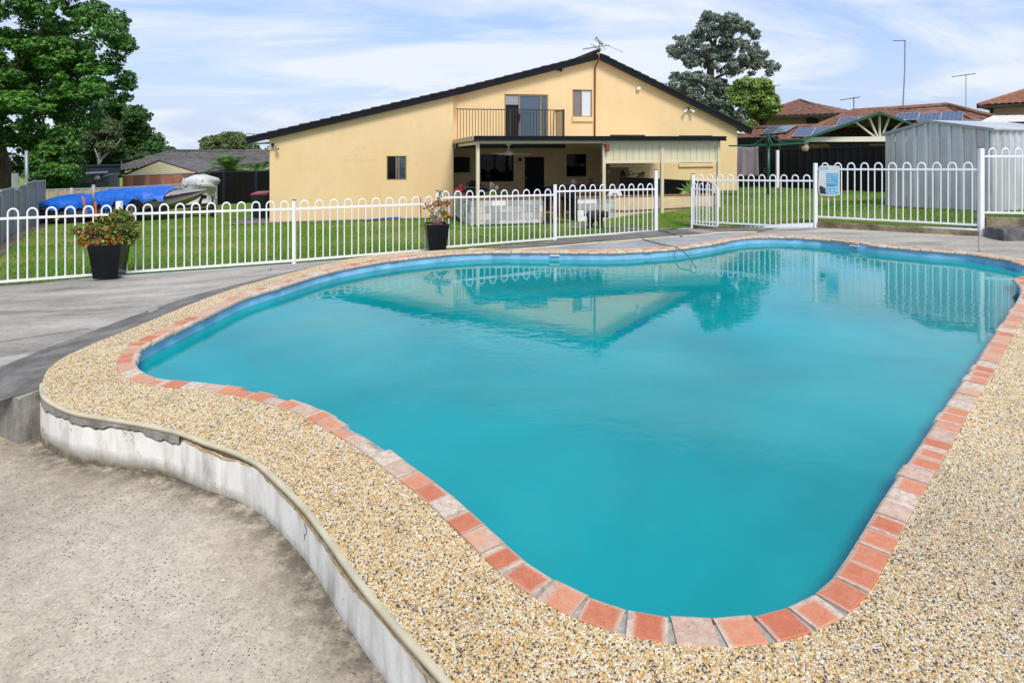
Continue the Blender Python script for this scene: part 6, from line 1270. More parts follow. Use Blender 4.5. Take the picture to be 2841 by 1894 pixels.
fl_ = empty('striped_life_jackets', D(268,500,32.5), 'red and white life jackets hanging under the carport behind the fence', 'life jackets'); MB().prism([D(255,510,32.5),D(262,492,32.5),D(266,489,32.5),D(268,495,32.5),D(262,508,32.5)], (0,.1,0)).prism([D(273,490,32.5),D(279,500,32.5),D(279,504,32.5),D(271,503,32.5),D(269,495,32.5)], (0,.1,0)).build('red_panel', 'cloth_red', fl_); MB().prism([D(262,494,32.4),D(266,488,32.4),D(273,489,32.4),D(275,495,32.4),D(270,500,32.4),D(268,493,32.4),D(264,500,32.4)], (0,.08,0)).build('white_panel', 'white_plastic', fl_)
MB_ = MB().hexa([D(221,522,32),D(250,520,32),D(250,520,32.6),D(221,522,32.6),D(221,507,32),D(250,506,32),D(250,506,32.6),D(221,507,32.6)]); simple('crate_green', (.01,.06,.03), .5, .2); tag(MB_.build('green_crate', 'crate_green'), 'dark green crate below the life jackets', 'crate')
def antenna(pts_mast, boom, d, label, n=7, rl=5, mast_r=.03):
    o = empty('tv_antenna', D(*pts_mast[0], d), label, 'antenna', 'television antennas'); MB().tube([D(*p, d) for p in pts_mast], mast_r, 6).build('mast', 'galvanised', o); (x0,y0),(x1,y1) = boom
    MB().tube([D(x0,y0,d-.05), D(x1,y1,d-.05)], .022, 5).build('boom', 'antenna_dark', o)
    for i in range(n):
        t_ = (i+.5)/n; x, y = x0+(x1-x0)*t_, y0+(y1-y0)*t_; MB().tube([D(x-rl*.3,y-rl*.2,d-.4), D(x+rl*.3,y+rl*.2,d+.4)], .012, 4).build('rod', 'antenna_dark', o)
antenna([(337,462),(337,443)], [(313,447),(362,440)], 37, 'pale antenna on the flat roof in front of the left trees')
antenna([(704,410),(704,373)], [(684,371),(724,374)], 40, 'antenna just above the left eave of the yellow house')
# ================================================================== RIGHT SIDE
rf = empty('black_fence', (10.5,23,.1), 'black metal fence across the back of the right lawn', 'fence')
segs = [((2046,419),(2158,417),24.6,24.1),((2158,417),(2262,412),24.1,23.2),((2262,412),(2370,408.5),23.2,22.3),((2370,408.5),(2475,405.5),22.3,21.4)]
for (x0,y0),(x1,y1),d0,d1 in segs:
    p, q = D(x0,y0,d0), D(x1,y1,d1); ribbed((p[:2],q[:2]), max(4,int((q-p).length/.24)), .035, lambda t_: -.1, lambda t_,p=p,q=q: p.z+(q.z-p.z)*t_, True, 'fence_black', rf, 'black_matte')
p, q = D(2046,382,25.5), D(2160,379,25.0); ribbed((p[:2],q[:2]), 9, .035, lambda t_: -.1, lambda t_,p=p,q=q: p.z+(q.z-p.z)*t_, False, 'fence_black', rf, 'black_matte')
q = D(2157,417,23.9); tag(MB().box((q.x-.05,q.y-.05,.0),(q.x+.05,q.y+.05,q.z+.0)).build('white_post', 'fence_white'), 'single white steel post against the black fence', 'post')
# clothes line
simple('line_green', (.010,.085,.045), .4, .2)
clo = D(2132,540,21.0); cl = empty('clothes_line', clo, 'dark green rotary clothes line on the right lawn', 'clothes line')
def CQ(x, y, dy=0): return D(x, y, 21.0+dy)
MB().tube([clo+Vector((0,0,-.2)), CQ(2132,406)], .05, 8).build('mast', 'line_green', cl, smooth=True); MB().tube([CQ(2132,408), CQ(2132,373)], .032, 8).build('upper_mast', 'line_green', cl, smooth=True)
hub = CQ(2132,405); dirs = []
tipz = HC-(399-YH)*21/FPX
for k, an in enumerate((-8, 82, 172, 262)):
    an = R(an); L_ = 1.28; tip = hub + Vector((math.cos(an)*L_, math.sin(an)*L_, .05+.05*math.cos(an))); dirs.append(tip)
    MB().tube([hub, tip], .026, 6).build('arm', 'line_green', cl); MB().tube([CQ(2132,375), hub.lerp(tip,.42)], .018, 6).build('brace', 'line_green', cl)
for fr in (.55,.7,.85,.98): MB().tube([hub.lerp(t_, fr) for t_ in dirs+dirs[:1]], .006, 4).build('wire', 'line_green', cl)
MB().obox(CQ(2124,475,-.1), (.06,0,0), (0,.05,0), (0,0,.10)).build('winder', 'black_matte', cl)
simple('towel', (.22,.185,.205), .95, .12, 5, 90, .5, .01)
vs, fs = [], []; nx, ny = 18, 16
for i in range(ny+1):
    for j in range(nx+1):
        u_, v__ = j/nx, i/ny; p = D(2047+56*u_ + (1.5 if i == 0 else 0), 407+81*v__ + 2*math.sin(u_*3.1), 20.7); p.y += .05*math.sin(u_*9+v__*2)*v__ + .03*math.sin(u_*17+1); vs.append(p)
fs = [(i*(nx+1)+j,i*(nx+1)+j+1,(i+1)*(nx+1)+j+1,(i+1)*(nx+1)+j) for i in range(ny) for j in range(nx)]
tw_ = mkobj('towel', vs, fs, 'towel', smooth=True); tag(tw_, 'mauve grey towel hanging from the clothes line', 'towel'); md = tw_.modifiers.new('thick','SOLIDIFY'); md.thickness = .012
simple('peg_basket', (.42,.13,.07), .6, .6, 22, c2=(.45,.40,.36))
pbk = empty('peg_basket', D(2234,419,20.9), 'small red and grey peg basket hanging from the clothes line', 'basket'); MB().lathe(D(2234,419,20.9), [(.08,0),(.11,.06),(.12,.14),(.11,.16)], 12).build('basket', 'peg_basket', pbk); MB().tube([D(2226,408,20.9), D(2225,396,20.9)], .008, 4).tube([D(2242,408,20.9), D(2241,396,20.9)], .008, 4).build('handle', 'line_green', pbk)
# metal shed
def zinc():
    m, t, b = node_mat('zinc'); n = noise(t, 1.1, 6, .6, mapscale=(1,1,.5)); n2 = noise(t, 4, 4, .6, mapscale=(1,1,.25))
    col = ramp(t, n.outputs[0], [(.3,(.42,.42,.42)),(.55,(.54,.55,.57)),(.75,(.64,.67,.71))]); col = mixc(t, .4, col, ramp(t, n2.outputs[0], [(.3,.36),(.7,.6)]), 'OVERLAY'); t.links.new(col, b.inputs['Base Color']); b.inputs['Metallic'].default_value = .2; b.inputs['Roughness'].default_value = .4
zinc()
sA, sB = D(2456,571,16.9), D(2748,588,14.6); sA.z, sB.z = .15, .25
shd = empty('metal_shed', (sA+sB)/2, 'silver corrugated metal garden shed behind the right fence', 'shed'); dS = Vector((sB.x-sA.x, sB.y-sA.y, 0)); LS = dS.length; dS /= LS; nS = Vector((dS.y,-dS.x,0)); nS = -nS if nS.x > 0 else nS; back = -nS
zl, zr_, zpk = 1.95-(373-390)*16.9/FPX, 1.95-(358-390)*14.6/FPX, 1.95-(339-390)*15.85/FPX
pk = ((D(2586,340,15.9)-sA).dot(dS))/LS
def ztop(t_): return zl+(zpk-zl)*t_/pk if t_ < pk else zpk+(zr_-zpk)*(t_-pk)/(1-pk)
n = 9
for i in range(n):
    t0, t1 = i/n, (i+1)/n; a_, c_ = sA+dS*LS*(t0+.002), sA+dS*LS*(t1-.002); r0_, r1__ = sA+dS*LS*(t0+.70/n), sA+dS*LS*(t0+.94/n); o1 = nS*.045
    cols_ = [a_, sA+dS*LS*(t0+.66/n), r0_+o1, r1__+o1, c_]; vs = []
    for p in cols_: tt = (p-sA).dot(dS)/LS; vs += [(p.x,p.y,.1),(p.x,p.y,ztop(tt))]
    mkobj('wall_sheet', vs, [(2*k,2*k+2,2*k+3,2*k+1) for k in range(4)], 'zinc', shd)
n = 12; Ls = 3.2
for i in range(n):
    t0 = i*Ls/n; w_ = Ls/n; vs = []
    for fr, o_ in ((0.01,0),(.6,0),(.7,.04),(.92,.04),(.99,0)): p = sB + back*(t0+w_*fr) + dS*o_; vs += [(p.x,p.y,.1),(p.x,p.y,zr_-.02)]
    mkobj('wall_sheet', vs, [(2*k,2*k+2,2*k+3,2*k+1) for k in range(4)], 'zinc', shd)
pL, pK, pR = sA-dS*.06, sA+dS*LS*pk, sB+dS*.1
for (p, za), (q, zb__) in (((pL,zl-.01),(pK,zpk+.02)),((pK,zpk+.02),(pR,zr_-.02))):
    p0, q0_ = p+nS*.06, q+nS*.06; p1_, q1_ = p+back*3.3, q+back*3.3; m = MB(); m.hexa([(p0.x,p0.y,za),(q0_.x,q0_.y,zb__),(q1_.x,q1_.y,zb__),(p1_.x,p1_.y,za),(p0.x,p0.y,za+.03),(q0_.x,q0_.y,zb__+.03),(q1_.x,q1_.y,zb__+.03),(p1_.x,p1_.y,za+.03)]); m.build('roof', 'zinc', shd)
    m = MB(); m.bar(Vector((p0.x,p0.y,za+.0)), Vector((q0_.x,q0_.y,zb__+.0)), .03, .07); m.build('verge_trim', 'galvanised', shd)
MB().bar((sB.x,sB.y,.1),(sB.x,sB.y,zr_-.03),.06,.06,up=(1,0,0)).build('corner_trim', 'galvanised', shd)
m = MB(); a_, c_ = sA+nS*.12-dS*.7, sB+nS*.12+dS*.05; m.hexa([(a_.x,a_.y,-.1),(c_.x,c_.y,-.1),(c_.x-nS.x*.2,c_.y-nS.y*.2,-.1),(a_.x-nS.x*.2,a_.y-nS.y*.2,-.1),(a_.x,a_.y,.19),(c_.x,c_.y,.30),(c_.x-nS.x*.2,c_.y-nS.y*.2,.30),(a_.x-nS.x*.2,a_.y-nS.y*.2,.19)]); m.build('base_slab', 'kerb', shd)
# pergola with gable behind the fence
per = empty('gable_pergola', D(2440,420,26.5), 'gabled pergola with white sunburst bars and green edged roof behind the black fence', 'pergola'); YP = 26.5
simple('pergola_green', (.012,.085,.05), .45, .2); simple('pergola_lining', (.42,.35,.17), .7, .15); simple('pergola_cream', (.74,.71,.60), .5, .05)
def PP(x, y, dy=0): return D(x, y, YP+dy)
def bk_(p, dz_, L_=4): q = D(p[0], p[1], YP); return Vector((q.x*(YP+L_)/YP, YP+L_, q.z+dz_))
for (a_, c_) in (((2222,388),(2440,312)),((2440,312),(2660,388))):
    MB().hexa([PP(a_[0],a_[1]+2.5,-.35),PP(c_[0],c_[1]+2.5,-.35),bk_(c_,-.04),bk_(a_,-.04),PP(*a_,-.35),PP(*c_,-.35),bk_(c_,0),bk_(a_,0)]).build('roof_lining', 'pergola_lining', per)
    MB().bar(PP(a_[0],a_[1]+1,-.36), PP(c_[0],c_[1]+1,-.36), .05, .09).build('barge', 'pergola_green', per)
MB().hexa([PP(2231,394),PP(2660,392),PP(2660,392,.12),PP(2231,394,.12),PP(2231,381),PP(2660,377),PP(2660,377,.12),PP(2231,381,.12)]).build('beam', 'pergola_cream', per)
for x, y in ((2373,339),(2411.5,327),(2440,318),(2468,324),(2510,333)):
    p, q = PP(2440+(x-2440)*.22,379,.05), PP(x,y,.05); d__ = (q-p).normalized(); MB().bar(p, q, .06, .09, up=(0,1,0)).build('sunburst_bar', 'pergola_cream', per)
MB().prism([PP(2235,381,3.5),PP(2440,318,3.5),PP(2650,381,3.5)], (0,.1,0)).build('back_gable', 'pergola_lining', per)
for x in (2237,2650): MB().bar(PP(x,394), PP(x,470), .12, .12, up=(1,0,0)).build('post', 'pergola_cream', per)
MB().bar(D(2150,392,28), D(2232,392,26.6), .1, .16).build('gutter', 'pergola_green', per)
# brick houses
def brickwall():
    m, t, b = node_mat('brick_tan'); g = t.nodes.new('ShaderNodeNewGeometry'); mp_ = t.nodes.new('ShaderNodeMapping'); mp_.inputs['Rotation'].default_value = (R(90),0,0); t.links.new(g.outputs['Position'], mp_.inputs[0])
    k = t.nodes.new('ShaderNodeTexBrick'); k.inputs['Scale'].default_value = 1.0; k.inputs['Brick Width'].default_value = .24; k.inputs['Row Height'].default_value = .086; k.inputs['Mortar Size'].default_value = .012
    k.inputs['Color1'].default_value = (.50,.31,.16,1); k.inputs['Color2'].default_value = (.36,.19,.10,1); k.inputs['Mortar'].default_value = (.38,.33,.27,1); t.links.new(mp_.outputs[0], k.inputs[0]); t.links.new(k.outputs[0], b.inputs['Base Color']); b.inputs['Roughness'].default_value = .85
brickwall()
simple('eave_dark', (.035,.028,.024), .6, .2)
h1 = empty('tile_roof_house', D(2450,420,31), 'single storey house with weathered red tile roof and solar panels behind the pergola', 'house')
eL, eR, rL, rR = D(2155,397,28), D(2810,397,28), D(2365,314,33), D(2628,296,33)
tiled('roof', eL, eR, rL, rR, 'tile_red', h1, .33, .36, .05)
tiled('roof', eR, D(3097,395,38), rR, rR+Vector((.05,0,0)), 'tile_red', h1, .33, .36, .05)
ridge([rL+Vector((0,0,.1)), rR+Vector((0,0,.1))], .12, 'tile_red', h1); ridge([eL, rL+Vector((0,0,.1))], .11, 'tile_red', h1); ridge([rR+Vector((0,0,.1)), D(2770,326,31.5)], .11, 'tile_red', h1)
eL2, eR2, rL2, rR2 = D(1990,402,30), D(2185,400,28.5), D(2090,359,35), D(2330,351,34)
tiled('roof', eL2, eR2, rL2, rR2, 'tile_red', h1, .33, .36, .05); ridge([rL2+Vector((0,0,.08)), rR2+Vector((0,0,.08))], .11, 'tile_red', h1)
MB().hexa([D(2060,520,29),D(2810,520,29),D(2810,500,33),D(2060,500,33),D(2060,396,29),D(2810,396,29),D(2810,392,33),D(2060,392,33)]).build('wall', 'brick_tan', h1)
for x0, x1 in ((2170,2216),(2226,2246),(2305,2340),(2342,2356),(2359,2396),(2398,2412)):
    y0, y1 = 399, 416; MB().hexa([D(x0,y1,28.9),D(x1,y1,28.9),D(x1,y1,29.02),D(x0,y1,29.02),D(x0,y0,28.9),D(x1,y0,28.9),D(x1,y0,29.02),D(x0,y0,29.02)]).build('window', 'glass_black', h1)
MB().bar(D(2300,397.5,28.7), D(2475,397,28.7), .1, .06).build('fascia', 'eave_dark', h1)
def solar_mat():
    m, t, b = node_mat('solar_cell'); n = noise(t, 3, 3); col = ramp(t, n.outputs[0], [(.3,(.018,.03,.075)),(.7,(.04,.065,.14))]); t.links.new(col, b.inputs['Base Color']); b.inputs['Roughness'].default_value = .12
solar_mat(); simple('panel_line', (.30,.33,.38), .4, .1)
def on_plane(x, y, p0, n_, off=0):
    d = Vector(((x-CX)/FPX, 1, -(y-YH)/FPX)); o = Vector((0,0,HC)); t_ = (p0+n_*off-o).dot(n_)/d.dot(n_); return o+d*t_
def panel(quad_, pln, parent, cols_=5, rows_=2, label=None):
    p0, n_ = pln; q = [on_plane(x, y, p0, n_, .14) for x, y in quad_]; th = n_*.04
    o = MB().hexa([q[0]-th,q[1]-th,q[2]-th,q[3]-th,*q]).build('solar_panel', 'solar_cell', parent)
    m = MB(); bl = lambda u_, v__: (q[0].lerp(q[1],u_)).lerp(q[3].lerp(q[2],u_), v__) + n_*.006
    for k in range(cols_+1): m.bar(bl(k/cols_,0), bl(k/cols_,1), .022 if k in (0,cols_) else .008, .012, up=tuple(n_))
    for k in range(rows_+1): m.bar(bl(0,k/rows_), bl(1,k/rows_), .022 if k in (0,rows_) else .010, .012, up=tuple(n_))
    m.build('grid', 'panel_line', o); return o
def plane_of(a, b, c): n_ = (b-a).cross(c-a).normalized(); n_ = n_ if n_.z > 0 else -n_; return a, n_
plA = plane_of(eL, eR, rR); plB = plane_of(eL2, eR2, rL2)
for qd in ([(2197,379),(2246,378.5),(2263,353),(2217,355)],[(2249,378.5),(2300,374),(2317,350.5),(2266,353)],[(2318,351),(2368,347),(2383,324.5),(2332,327)],[(2371,347),(2400,342),(2406,323),(2386,324)],[(2480,334),(2543,333),(2551,312),(2492,315)],[(2545,338),(2604,338),(2612,313),(2552,316)],[(2608,338),(2669,338),(2673,310),(2614,312.5)],[(2672,340),(2715,340),(2722,333),(2674,334)]): panel(qd, plA, h1)
for qd in ([(2109,372),(2143,370.5),(2170,350),(2136,351)],[(2146,370.5),(2180,366),(2211,347.5),(2173,350)]): panel(qd, plB, h1)
h2 = empty('brick_house', D(2230,360,42), 'two storey tan brick house with brown hip roof beside the bright green tree', 'house')
tiled('roof', D(2085,325,40), D(2335,317,40), D(2218,280,45), D(2219,280,45), 'tile_red', h2, .38, .40, .06); tiled('roof', D(2332,317,40), D(2368,311,46), D(2218,280,45), D(2219,280,45), 'tile_red', h2, .38, .40, .06)
ridge([D(2335,317,40), D(2219,279,45)], .14, 'tile_red', h2); ridge([D(2090,324,40), D(2219,279,45)], .14, 'tile_red', h2)
MB().hexa([D(2080,420,41),D(2325,420,41),D(2325,420,46),D(2080,420,46),D(2080,324,41),D(2325,318,41),D(2325,318,46),D(2080,324,46)]).build('wall', 'brick_tan', h2); MB().bar(D(2080,326,39.9), D(2337,318.5,39.9), .12, .18).bar(D(2337,318.5,39.9), D(2369,312.5,45), .12, .18).build('gutter', 'eave_dark', h2)
MB().hexa([D(2239,343,40.85),D(2272,342,40.85),D(2272,342,41.05),D(2239,343,41.05),D(2239,323,40.85),D(2272,322,40.85),D(2272,322,41.05),D(2239,323,41.05)]).build('window', 'glass_blue', h2)
h3 = empty('brick_house', D(2800,330,36), 'two storey brick house with orange tile roof cut by the right edge', 'house')
tiled('roof', D(2716,293,33), D(2960,281,33), D(2875,243,37), D(2960,235,37), 'tile_orange', h3, .36, .38, .05); ridge([D(2716,292,33), D(2875,242,37)], .13, 'tile_orange', h3)
MB().hexa([D(2745,420,33.6),D(2960,420,33.6),D(2960,420,38),D(2745,420,38),D(2745,295,33.6),D(2960,290,33.6),D(2960,290,38),D(2745,295,38)]).build('wall', 'brick_tan', h3); MB().bar(D(2712,297.5,32.9), D(2960,285.5,32.9), .12, .16).build('gutter', 'eave_dark', h3); MB().hexa([D(2714,300,33.0),D(2960,288,33.0),D(2960,302,36),D(2745,307,36),D(2714,298,33.0),D(2960,286,33.0),D(2960,299,36),D(2745,305,36)]).build('soffit', 'eave_dark', h3)
MB().tube([D(2752,298,33.4), D(2752,340,33.4)], .08, 8).build('downpipe', 'charcoal', h3)
cr_ = empty('ribbed_carport', D(2780,340,24), 'cream ribbed metal carport roof above the right end of the shed', 'carport'); 
for i in range(9):
    t0, t1 = i/9, (i+.86)/9; f0 = lambda t_: D(2712+200*t_,341-t_*4,22); f1 = lambda t_: D(2755+190*t_,321-t_*4,26); MB().hexa([f0(t0)-Vector((0,0,.06)),f0(t1)-Vector((0,0,.06)),f1(t1)-Vector((0,0,.06)),f1(t0)-Vector((0,0,.06)),f0(t0),f0(t1),f1(t1),f1(t0)]).build('roof_sheet', 'pergola_cream', cr_)
MB().bar(D(2712,343.5,21.95), D(2915,339,21.95), .08, .08).build('gutter', 'eave_dark', cr_)
for x in (2725,2905): MB().bar(D(x,342,22.2), D(x,400,22.2), .1, .1, up=(1,0,0)).build('post', 'pergola_cream', cr_)
antenna([(2369,313),(2369,270)], [(2331,278),(2386,269.5)], 34, 'antenna at the left end of the solar roof ridge', 9)
antenna([(2505,303),(2510,200),(2511,113)], [(2478,113.5),(2512,113)], 34, 'very tall mast with a short arm above the solar roof', 3, 4, .035)
antenna([(2680,320),(2680,206)], [(2641,213.5),(2707,204.5)], 36, 'tall thin antenna between the solar roof and the orange roofed house', 9, 5, .02)
antenna([(2143,262),(2143,236)], [(2137,242),(2165,236)], 46, 'small antenna poking out from behind the bright green tree', 4)
# ================================================================== TREES
def crown(name, blobs, nleaf, size, pal, pw_, parent, seed, elong=1.8, up=.45, droop=0.0, shell=.55, dark=.0):
    """leaves spread over the shells of many small clumps so that gaps and light and dark masses stay"""
    r_ = np.random.default_rng(seed); B_ = np.array([(b[0],b[1],b[2],b[3]) for b in blobs], float); vol = B_[:,3]**2; cnt = np.maximum(8,(nleaf*vol/vol.sum()).astype(int)); pos, nd, col = [], [], []
    for i, (x, y, z, rr) in enumerate(B_):
        k = cnt[i]; q = r_.normal(size=(k,3)); q /= np.linalg.norm(q,axis=1)[:,None]; rad = rr*(shell+(1-shell)*r_.random(k)**.5)*(1+.18*np.sin(q[:,0]*5+i)+.15*np.sin(q[:,2]*7+2*i)); pos.append(np.array((x,y,z))+q*rad[:,None]*np.array((1,1,.72))); nd.append(q); c = palette(k, pal, pw_, seed+i); col.append(c*r_.uniform(.8,1.2))
    return leaves(name, np.vstack(pos), size, np.vstack(col), 'leaf', parent, elong, up, seed, np.vstack(nd), droop)
def clumps(outline, d, dd, n, rmin, rmax, seed, tight=.6):
    """clump centres scattered inside an outline in the picture plane at distance d (+-dd)"""
    r_ = np.random.default_rng(seed); o = np.array(outline, float); out_ = []
    x0, y0, x1, y1 = o[:,0].min(), o[:,1].min(), o[:,0].max(), o[:,1].max(); tries = 0
    while len(out_) < n and tries < n*60:
        tries += 1; x, y = r_.uniform(x0,x1), r_.uniform(y0,y1); rr = r_.uniform(rmin,rmax); rp = rr*FPX/d
        if not inpoly(np.array([x]),np.array([y]),o)[0]: continue
        if pdist(np.array([x]),np.array([y]),o,True)[0] < rp*tight: continue
        p = D(x, y, d + r_.uniform(-dd,dd)); out_.append((p.x,p.y,p.z,rr))
    return out_
def limbs(parent, base, targets, r0, mat, name='trunk', seed=0, fork=.45):
    r_ = np.random.default_rng(seed); base = Vector(base); m = MB(); cen = Vector(np.mean([t_[:3] for t_ in targets], 0)); fk = base.lerp(cen, fork); m.tube(catmull([base, base.lerp(fk,.5)+Vector((r_.uniform(-.2,.2),0,0)), fk], False, 4), r0, 9, r1=r0*.65)
    for t_ in targets:
        e = Vector(t_[:3]); mid = fk.lerp(e,.5)+Vector((r_.uniform(-.4,.4),r_.uniform(-.3,.3),r_.uniform(0,.5))); m.tube(catmull([fk-Vector((0,0,.3)), mid, e], False, 4), r0*.42, 6, r1=r0*.06)
    return m.build(name, mat, parent, smooth=True)
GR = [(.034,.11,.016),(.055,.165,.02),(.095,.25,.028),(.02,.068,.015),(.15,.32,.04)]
t1 = empty('large_tree', D(30,520,30), 'very large dark green tree filling the top left corner', 'tree')
ol1 = [(-330,-260),(120,-260),(225,-30),(290,10),(330,40),(338,60),(318,72),(345,95),(366,135),(360,150),(332,150),(335,175),(318,190),(338,195),(345,205),(375,225),(372,238),(345,240),(355,255),(362,272),(350,285),(315,260),(290,275),(265,280),(280,330),(260,360),(222,400),(215,450),(218,490),(185,520),(130,540),(60,500),(-20,530),(-330,480)]
b1 = clumps(ol1, 29.5, 2.8, 230, .32, .85, 11, .4) + [(*D(350,195+20,28.5),.42),(*D(352,238,28.5),.38),(*D(330,235,28.5),.35),(*D(325,55,28.5),.55),(*D(342,125,28.5),.62),(*D(310,165,28.5),.55),(*D(345,270,28.6),.32)]
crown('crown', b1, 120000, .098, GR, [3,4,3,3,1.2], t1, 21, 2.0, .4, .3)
b1b = clumps([(-20,70),(120,90),(270,150),(330,200),(300,260),(150,310),(60,320),(-20,310)], 27.6, 1.2, 46, .22, .52, 12, .2); crown('painted_lit_foliage', b1b, 22000, .095, [(.06,.19,.02),(.10,.27,.03),(.16,.32,.05),(.04,.13,.02)], [3,3,1.5,2], t1, 31, 2.0, .7, .3)  # sunlit highlights of the crown put into brighter leaf colours
limbs(t1, D(22,540,30)+Vector((0,0,-.6)), b1[:14], .55, 'bark', 'trunk', 1, .5)
t1b = empty('leafy_shrub', D(150,520,28.5), 'bright green bushy shrub below the large tree behind the grey fence', 'shrub'); bs = clumps([(90,400),(150,385),(215,410),(220,470),(215,510),(160,540),(100,525),(85,460)], 27.6, .7, 30, .3, .6, 14); crown('foliage', bs, 16000, .10, [(.05,.16,.02),(.09,.23,.03),(.14,.28,.05),(.03,.09,.015)], [3,3,1,2], t1b, 41, 1.7, .5); limbs(t1b, D(150,560,28.5), bs[:5], .12, 'bark', 'stem', 2)
t2 = empty('spreading_tree', D(370,450,50), 'spreading green tree with open branches behind the left roofs', 'tree')
ol2 = [(265,285),(310,275),(365,290),(395,300),(410,320),(425,345),(428,370),(452,378),(456,392),(440,400),(452,415),(440,425),(425,440),(340,450),(300,430),(270,360)]
b2_ = clumps(ol2, 50, 2.5, 110, .4, .85, 15, .4); crown('crown', b2_, 42000, .14, [(.045,.13,.02),(.075,.18,.03),(.12,.24,.05),(.025,.07,.015)], [3,3,1.5,2], t2, 51, 1.6, .5); limbs(t2, D(385,470,50), b2_[:14], .45, 'bark', 'trunk', 3)
t3 = empty('white_gum_tree', D(275,455,44), 'slender tree with white branching trunks behind the flat roofed building', 'tree')
b3s = clumps([(225,340),(290,325),(325,345),(340,380),(330,410),(270,420),(225,440),(200,400)], 44, 1.5, 60, .3, .6, 16, .3); crown('crown', b3s, 12000, .12, [(.075,.12,.035),(.11,.16,.05),(.05,.08,.025)], [2,2,2], t3, 61, 2.2, .3, .6)
m = MB()
for pts in ([(275,470),(272,440),(262,410),(255,392)],[(273,440),(275,415),(268,395),(270,370)],[(275,455),(290,430),(303,410),(315,390)],[(283,440),(300,425),(325,400),(335,385)],[(275,450),(280,420),(292,395),(300,375)]): m.tube(catmull([D(x,y,42.6) for x,y in pts],False,4), .075, 6, r1=.025)
m.build('trunk', 'bark_pale', t3, smooth=True)
for nm_, lab, oln, d, n_, rr, nl, sz, pal, sd_2 in (
 ('hazy_tree', 'pale green dome shaped tree above the grey tiled roof', [(540,420),(552,395),(585,378),(615,366),(660,368),(690,380),(700,400),(705,425)], 70, 60, (.5,1.1), 22000, .17, [(.10,.16,.045),(.14,.20,.07),(.07,.11,.035),(.18,.22,.08)], 71),
 ('small_far_tree', 'small tree beside the left eave of the yellow house', [(690,395),(712,398),(722,410),(712,425),(690,425)], 60, 8, (.35,.6), 2500, .2, [(.09,.16,.05),(.12,.20,.07)], 72),
 ('low_far_tree', 'low dark bushy tree between the spreading tree and the pale dome tree', [(430,430),(440,415),(470,410),(500,418),(545,415),(555,430),(430,445)], 62, 16, (.5,.9), 6000, .22, [(.05,.10,.025),(.08,.14,.04)], 73),
 ('dark_far_tree', 'dark tree mass under the spreading tree behind the left roofs', [(215,400),(300,405),(420,420),(430,450),(420,470),(215,475)], 47, 26, (.6,1.0), 9000, .2, [(.02,.05,.015),(.04,.09,.02),(.06,.12,.03)], 74)):
    tt = empty(nm_, D(np.mean([p[0] for p in oln]),470,d), lab, 'tree', 'far trees on the left'); bl_ = clumps(oln, d, 1.5, n_, rr[0], rr[1], sd_2); crown('crown', bl_, nl, sz, pal, [1]*len(pal), tt, sd_2, 1.5, .5); limbs(tt, D(np.mean([p[0] for p in oln]),480,d), bl_[:8], .3, 'bark', 'trunk', sd_2)
# eucalyptus
t4 = empty('eucalyptus_tree', D(1975,400,45), 'tall blue grey gum tree with open crown behind the right roof slope', 'tree')
ol4a = [(1950,45),(1965,33),(1985,42),(2005,45),(2025,40),(2060,48),(2058,65),(2085,62),(2100,80),(2108,95),(2105,115),(2112,135),(2110,150),(2132,138),(2130,165),(2160,170),(2158,190),(2140,215),(2110,205),(2085,215),(2060,200),(2010,215),(1985,190),(1930,190),(1900,195),(1890,165),(1850,165),(1848,130),(1865,125),(1870,98),(1895,95),(1925,88),(1938,65)]
ol4b = [(1850,225),(1870,198),(1900,205),(1930,203),(1985,210),(2010,225),(2030,250),(2050,280),(2085,300),(2075,330),(2060,350),(2000,330),(1900,270),(1850,245)]
b4 = clumps(ol4a, 45, 2.6, 200, .2, .46, 17, .25) + clumps(ol4b, 44, 2.2, 140, .22, .48, 18, .25); EU = [(.16,.21,.16),(.23,.29,.23),(.30,.36,.29),(.10,.13,.10),(.20,.22,.15)]
crown('crown', b4, 50000, .098, EU, [3,3,2,1.5,1], t4, 81, 2.4, .35, .6, .2)
m = MB(); m.tube(catmull([D(1960,480,45),D(1966,300,45),D(1971,205,45),D(1973,160,45),D(1985,110,45)],False,5), .42, 9, r1=.12)
for pts in ([(1969,240),(1990,215),(2030,200),(2080,190)],[(1972,190),(1955,160),(1935,150),(1900,130)],[(1973,165),(2000,140),(2040,115),(2070,90)],[(1969,250),(1940,230),(1900,225)],[(1968,260),(2020,250),(2050,270)],[(1980,130),(1965,95),(1970,60)],[(2030,200),(2090,175),(2140,185)]): m.tube(catmull([D(x,y,45) for x,y in pts],False,4), .15, 6, r1=.04)
m.build('trunk', 'bark', t4, smooth=True)
t5 = empty('round_green_tree', D(2095,400,38), 'round bright green tree in front of the two storey brick house', 'tree')
ol5 = [(2020,250),(2035,225),(2060,218),(2095,216),(2125,222),(2145,240),(2165,265),(2168,290),(2155,310),(2140,325),(2095,325),(2060,310),(2035,290)]
b5 = clumps(ol5, 38, 1.4, 95, .22, .48, 19, .4); crown('crown', b5, 30000, .085, [(.15,.27,.03),(.25,.36,.07),(.38,.46,.15),(.06,.15,.02)], [3,3,2,2], t5, 91, 1.5, .55); limbs(t5, D(2095,420,38), b5[:10], .25, 'bark', 'trunk', 5)
t6 = empty('low_shrub', D(2075,390,37), 'low yellow green shrub under the gum tree beside the roof end', 'shrub'); b6 = clumps([(2050,350),(2075,330),(2115,345),(2110,360),(2090,375),(2060,365)], 37, .6, 14, .25,.4, 20); crown('foliage', b6, 4500, .10, [(.13,.23,.035),(.20,.30,.07),(.06,.14,.02)], [2,2,1], t6, 92); limbs(t6, D(2080,400,37), b6[:4], .08, 'bark', 'stem', 6)
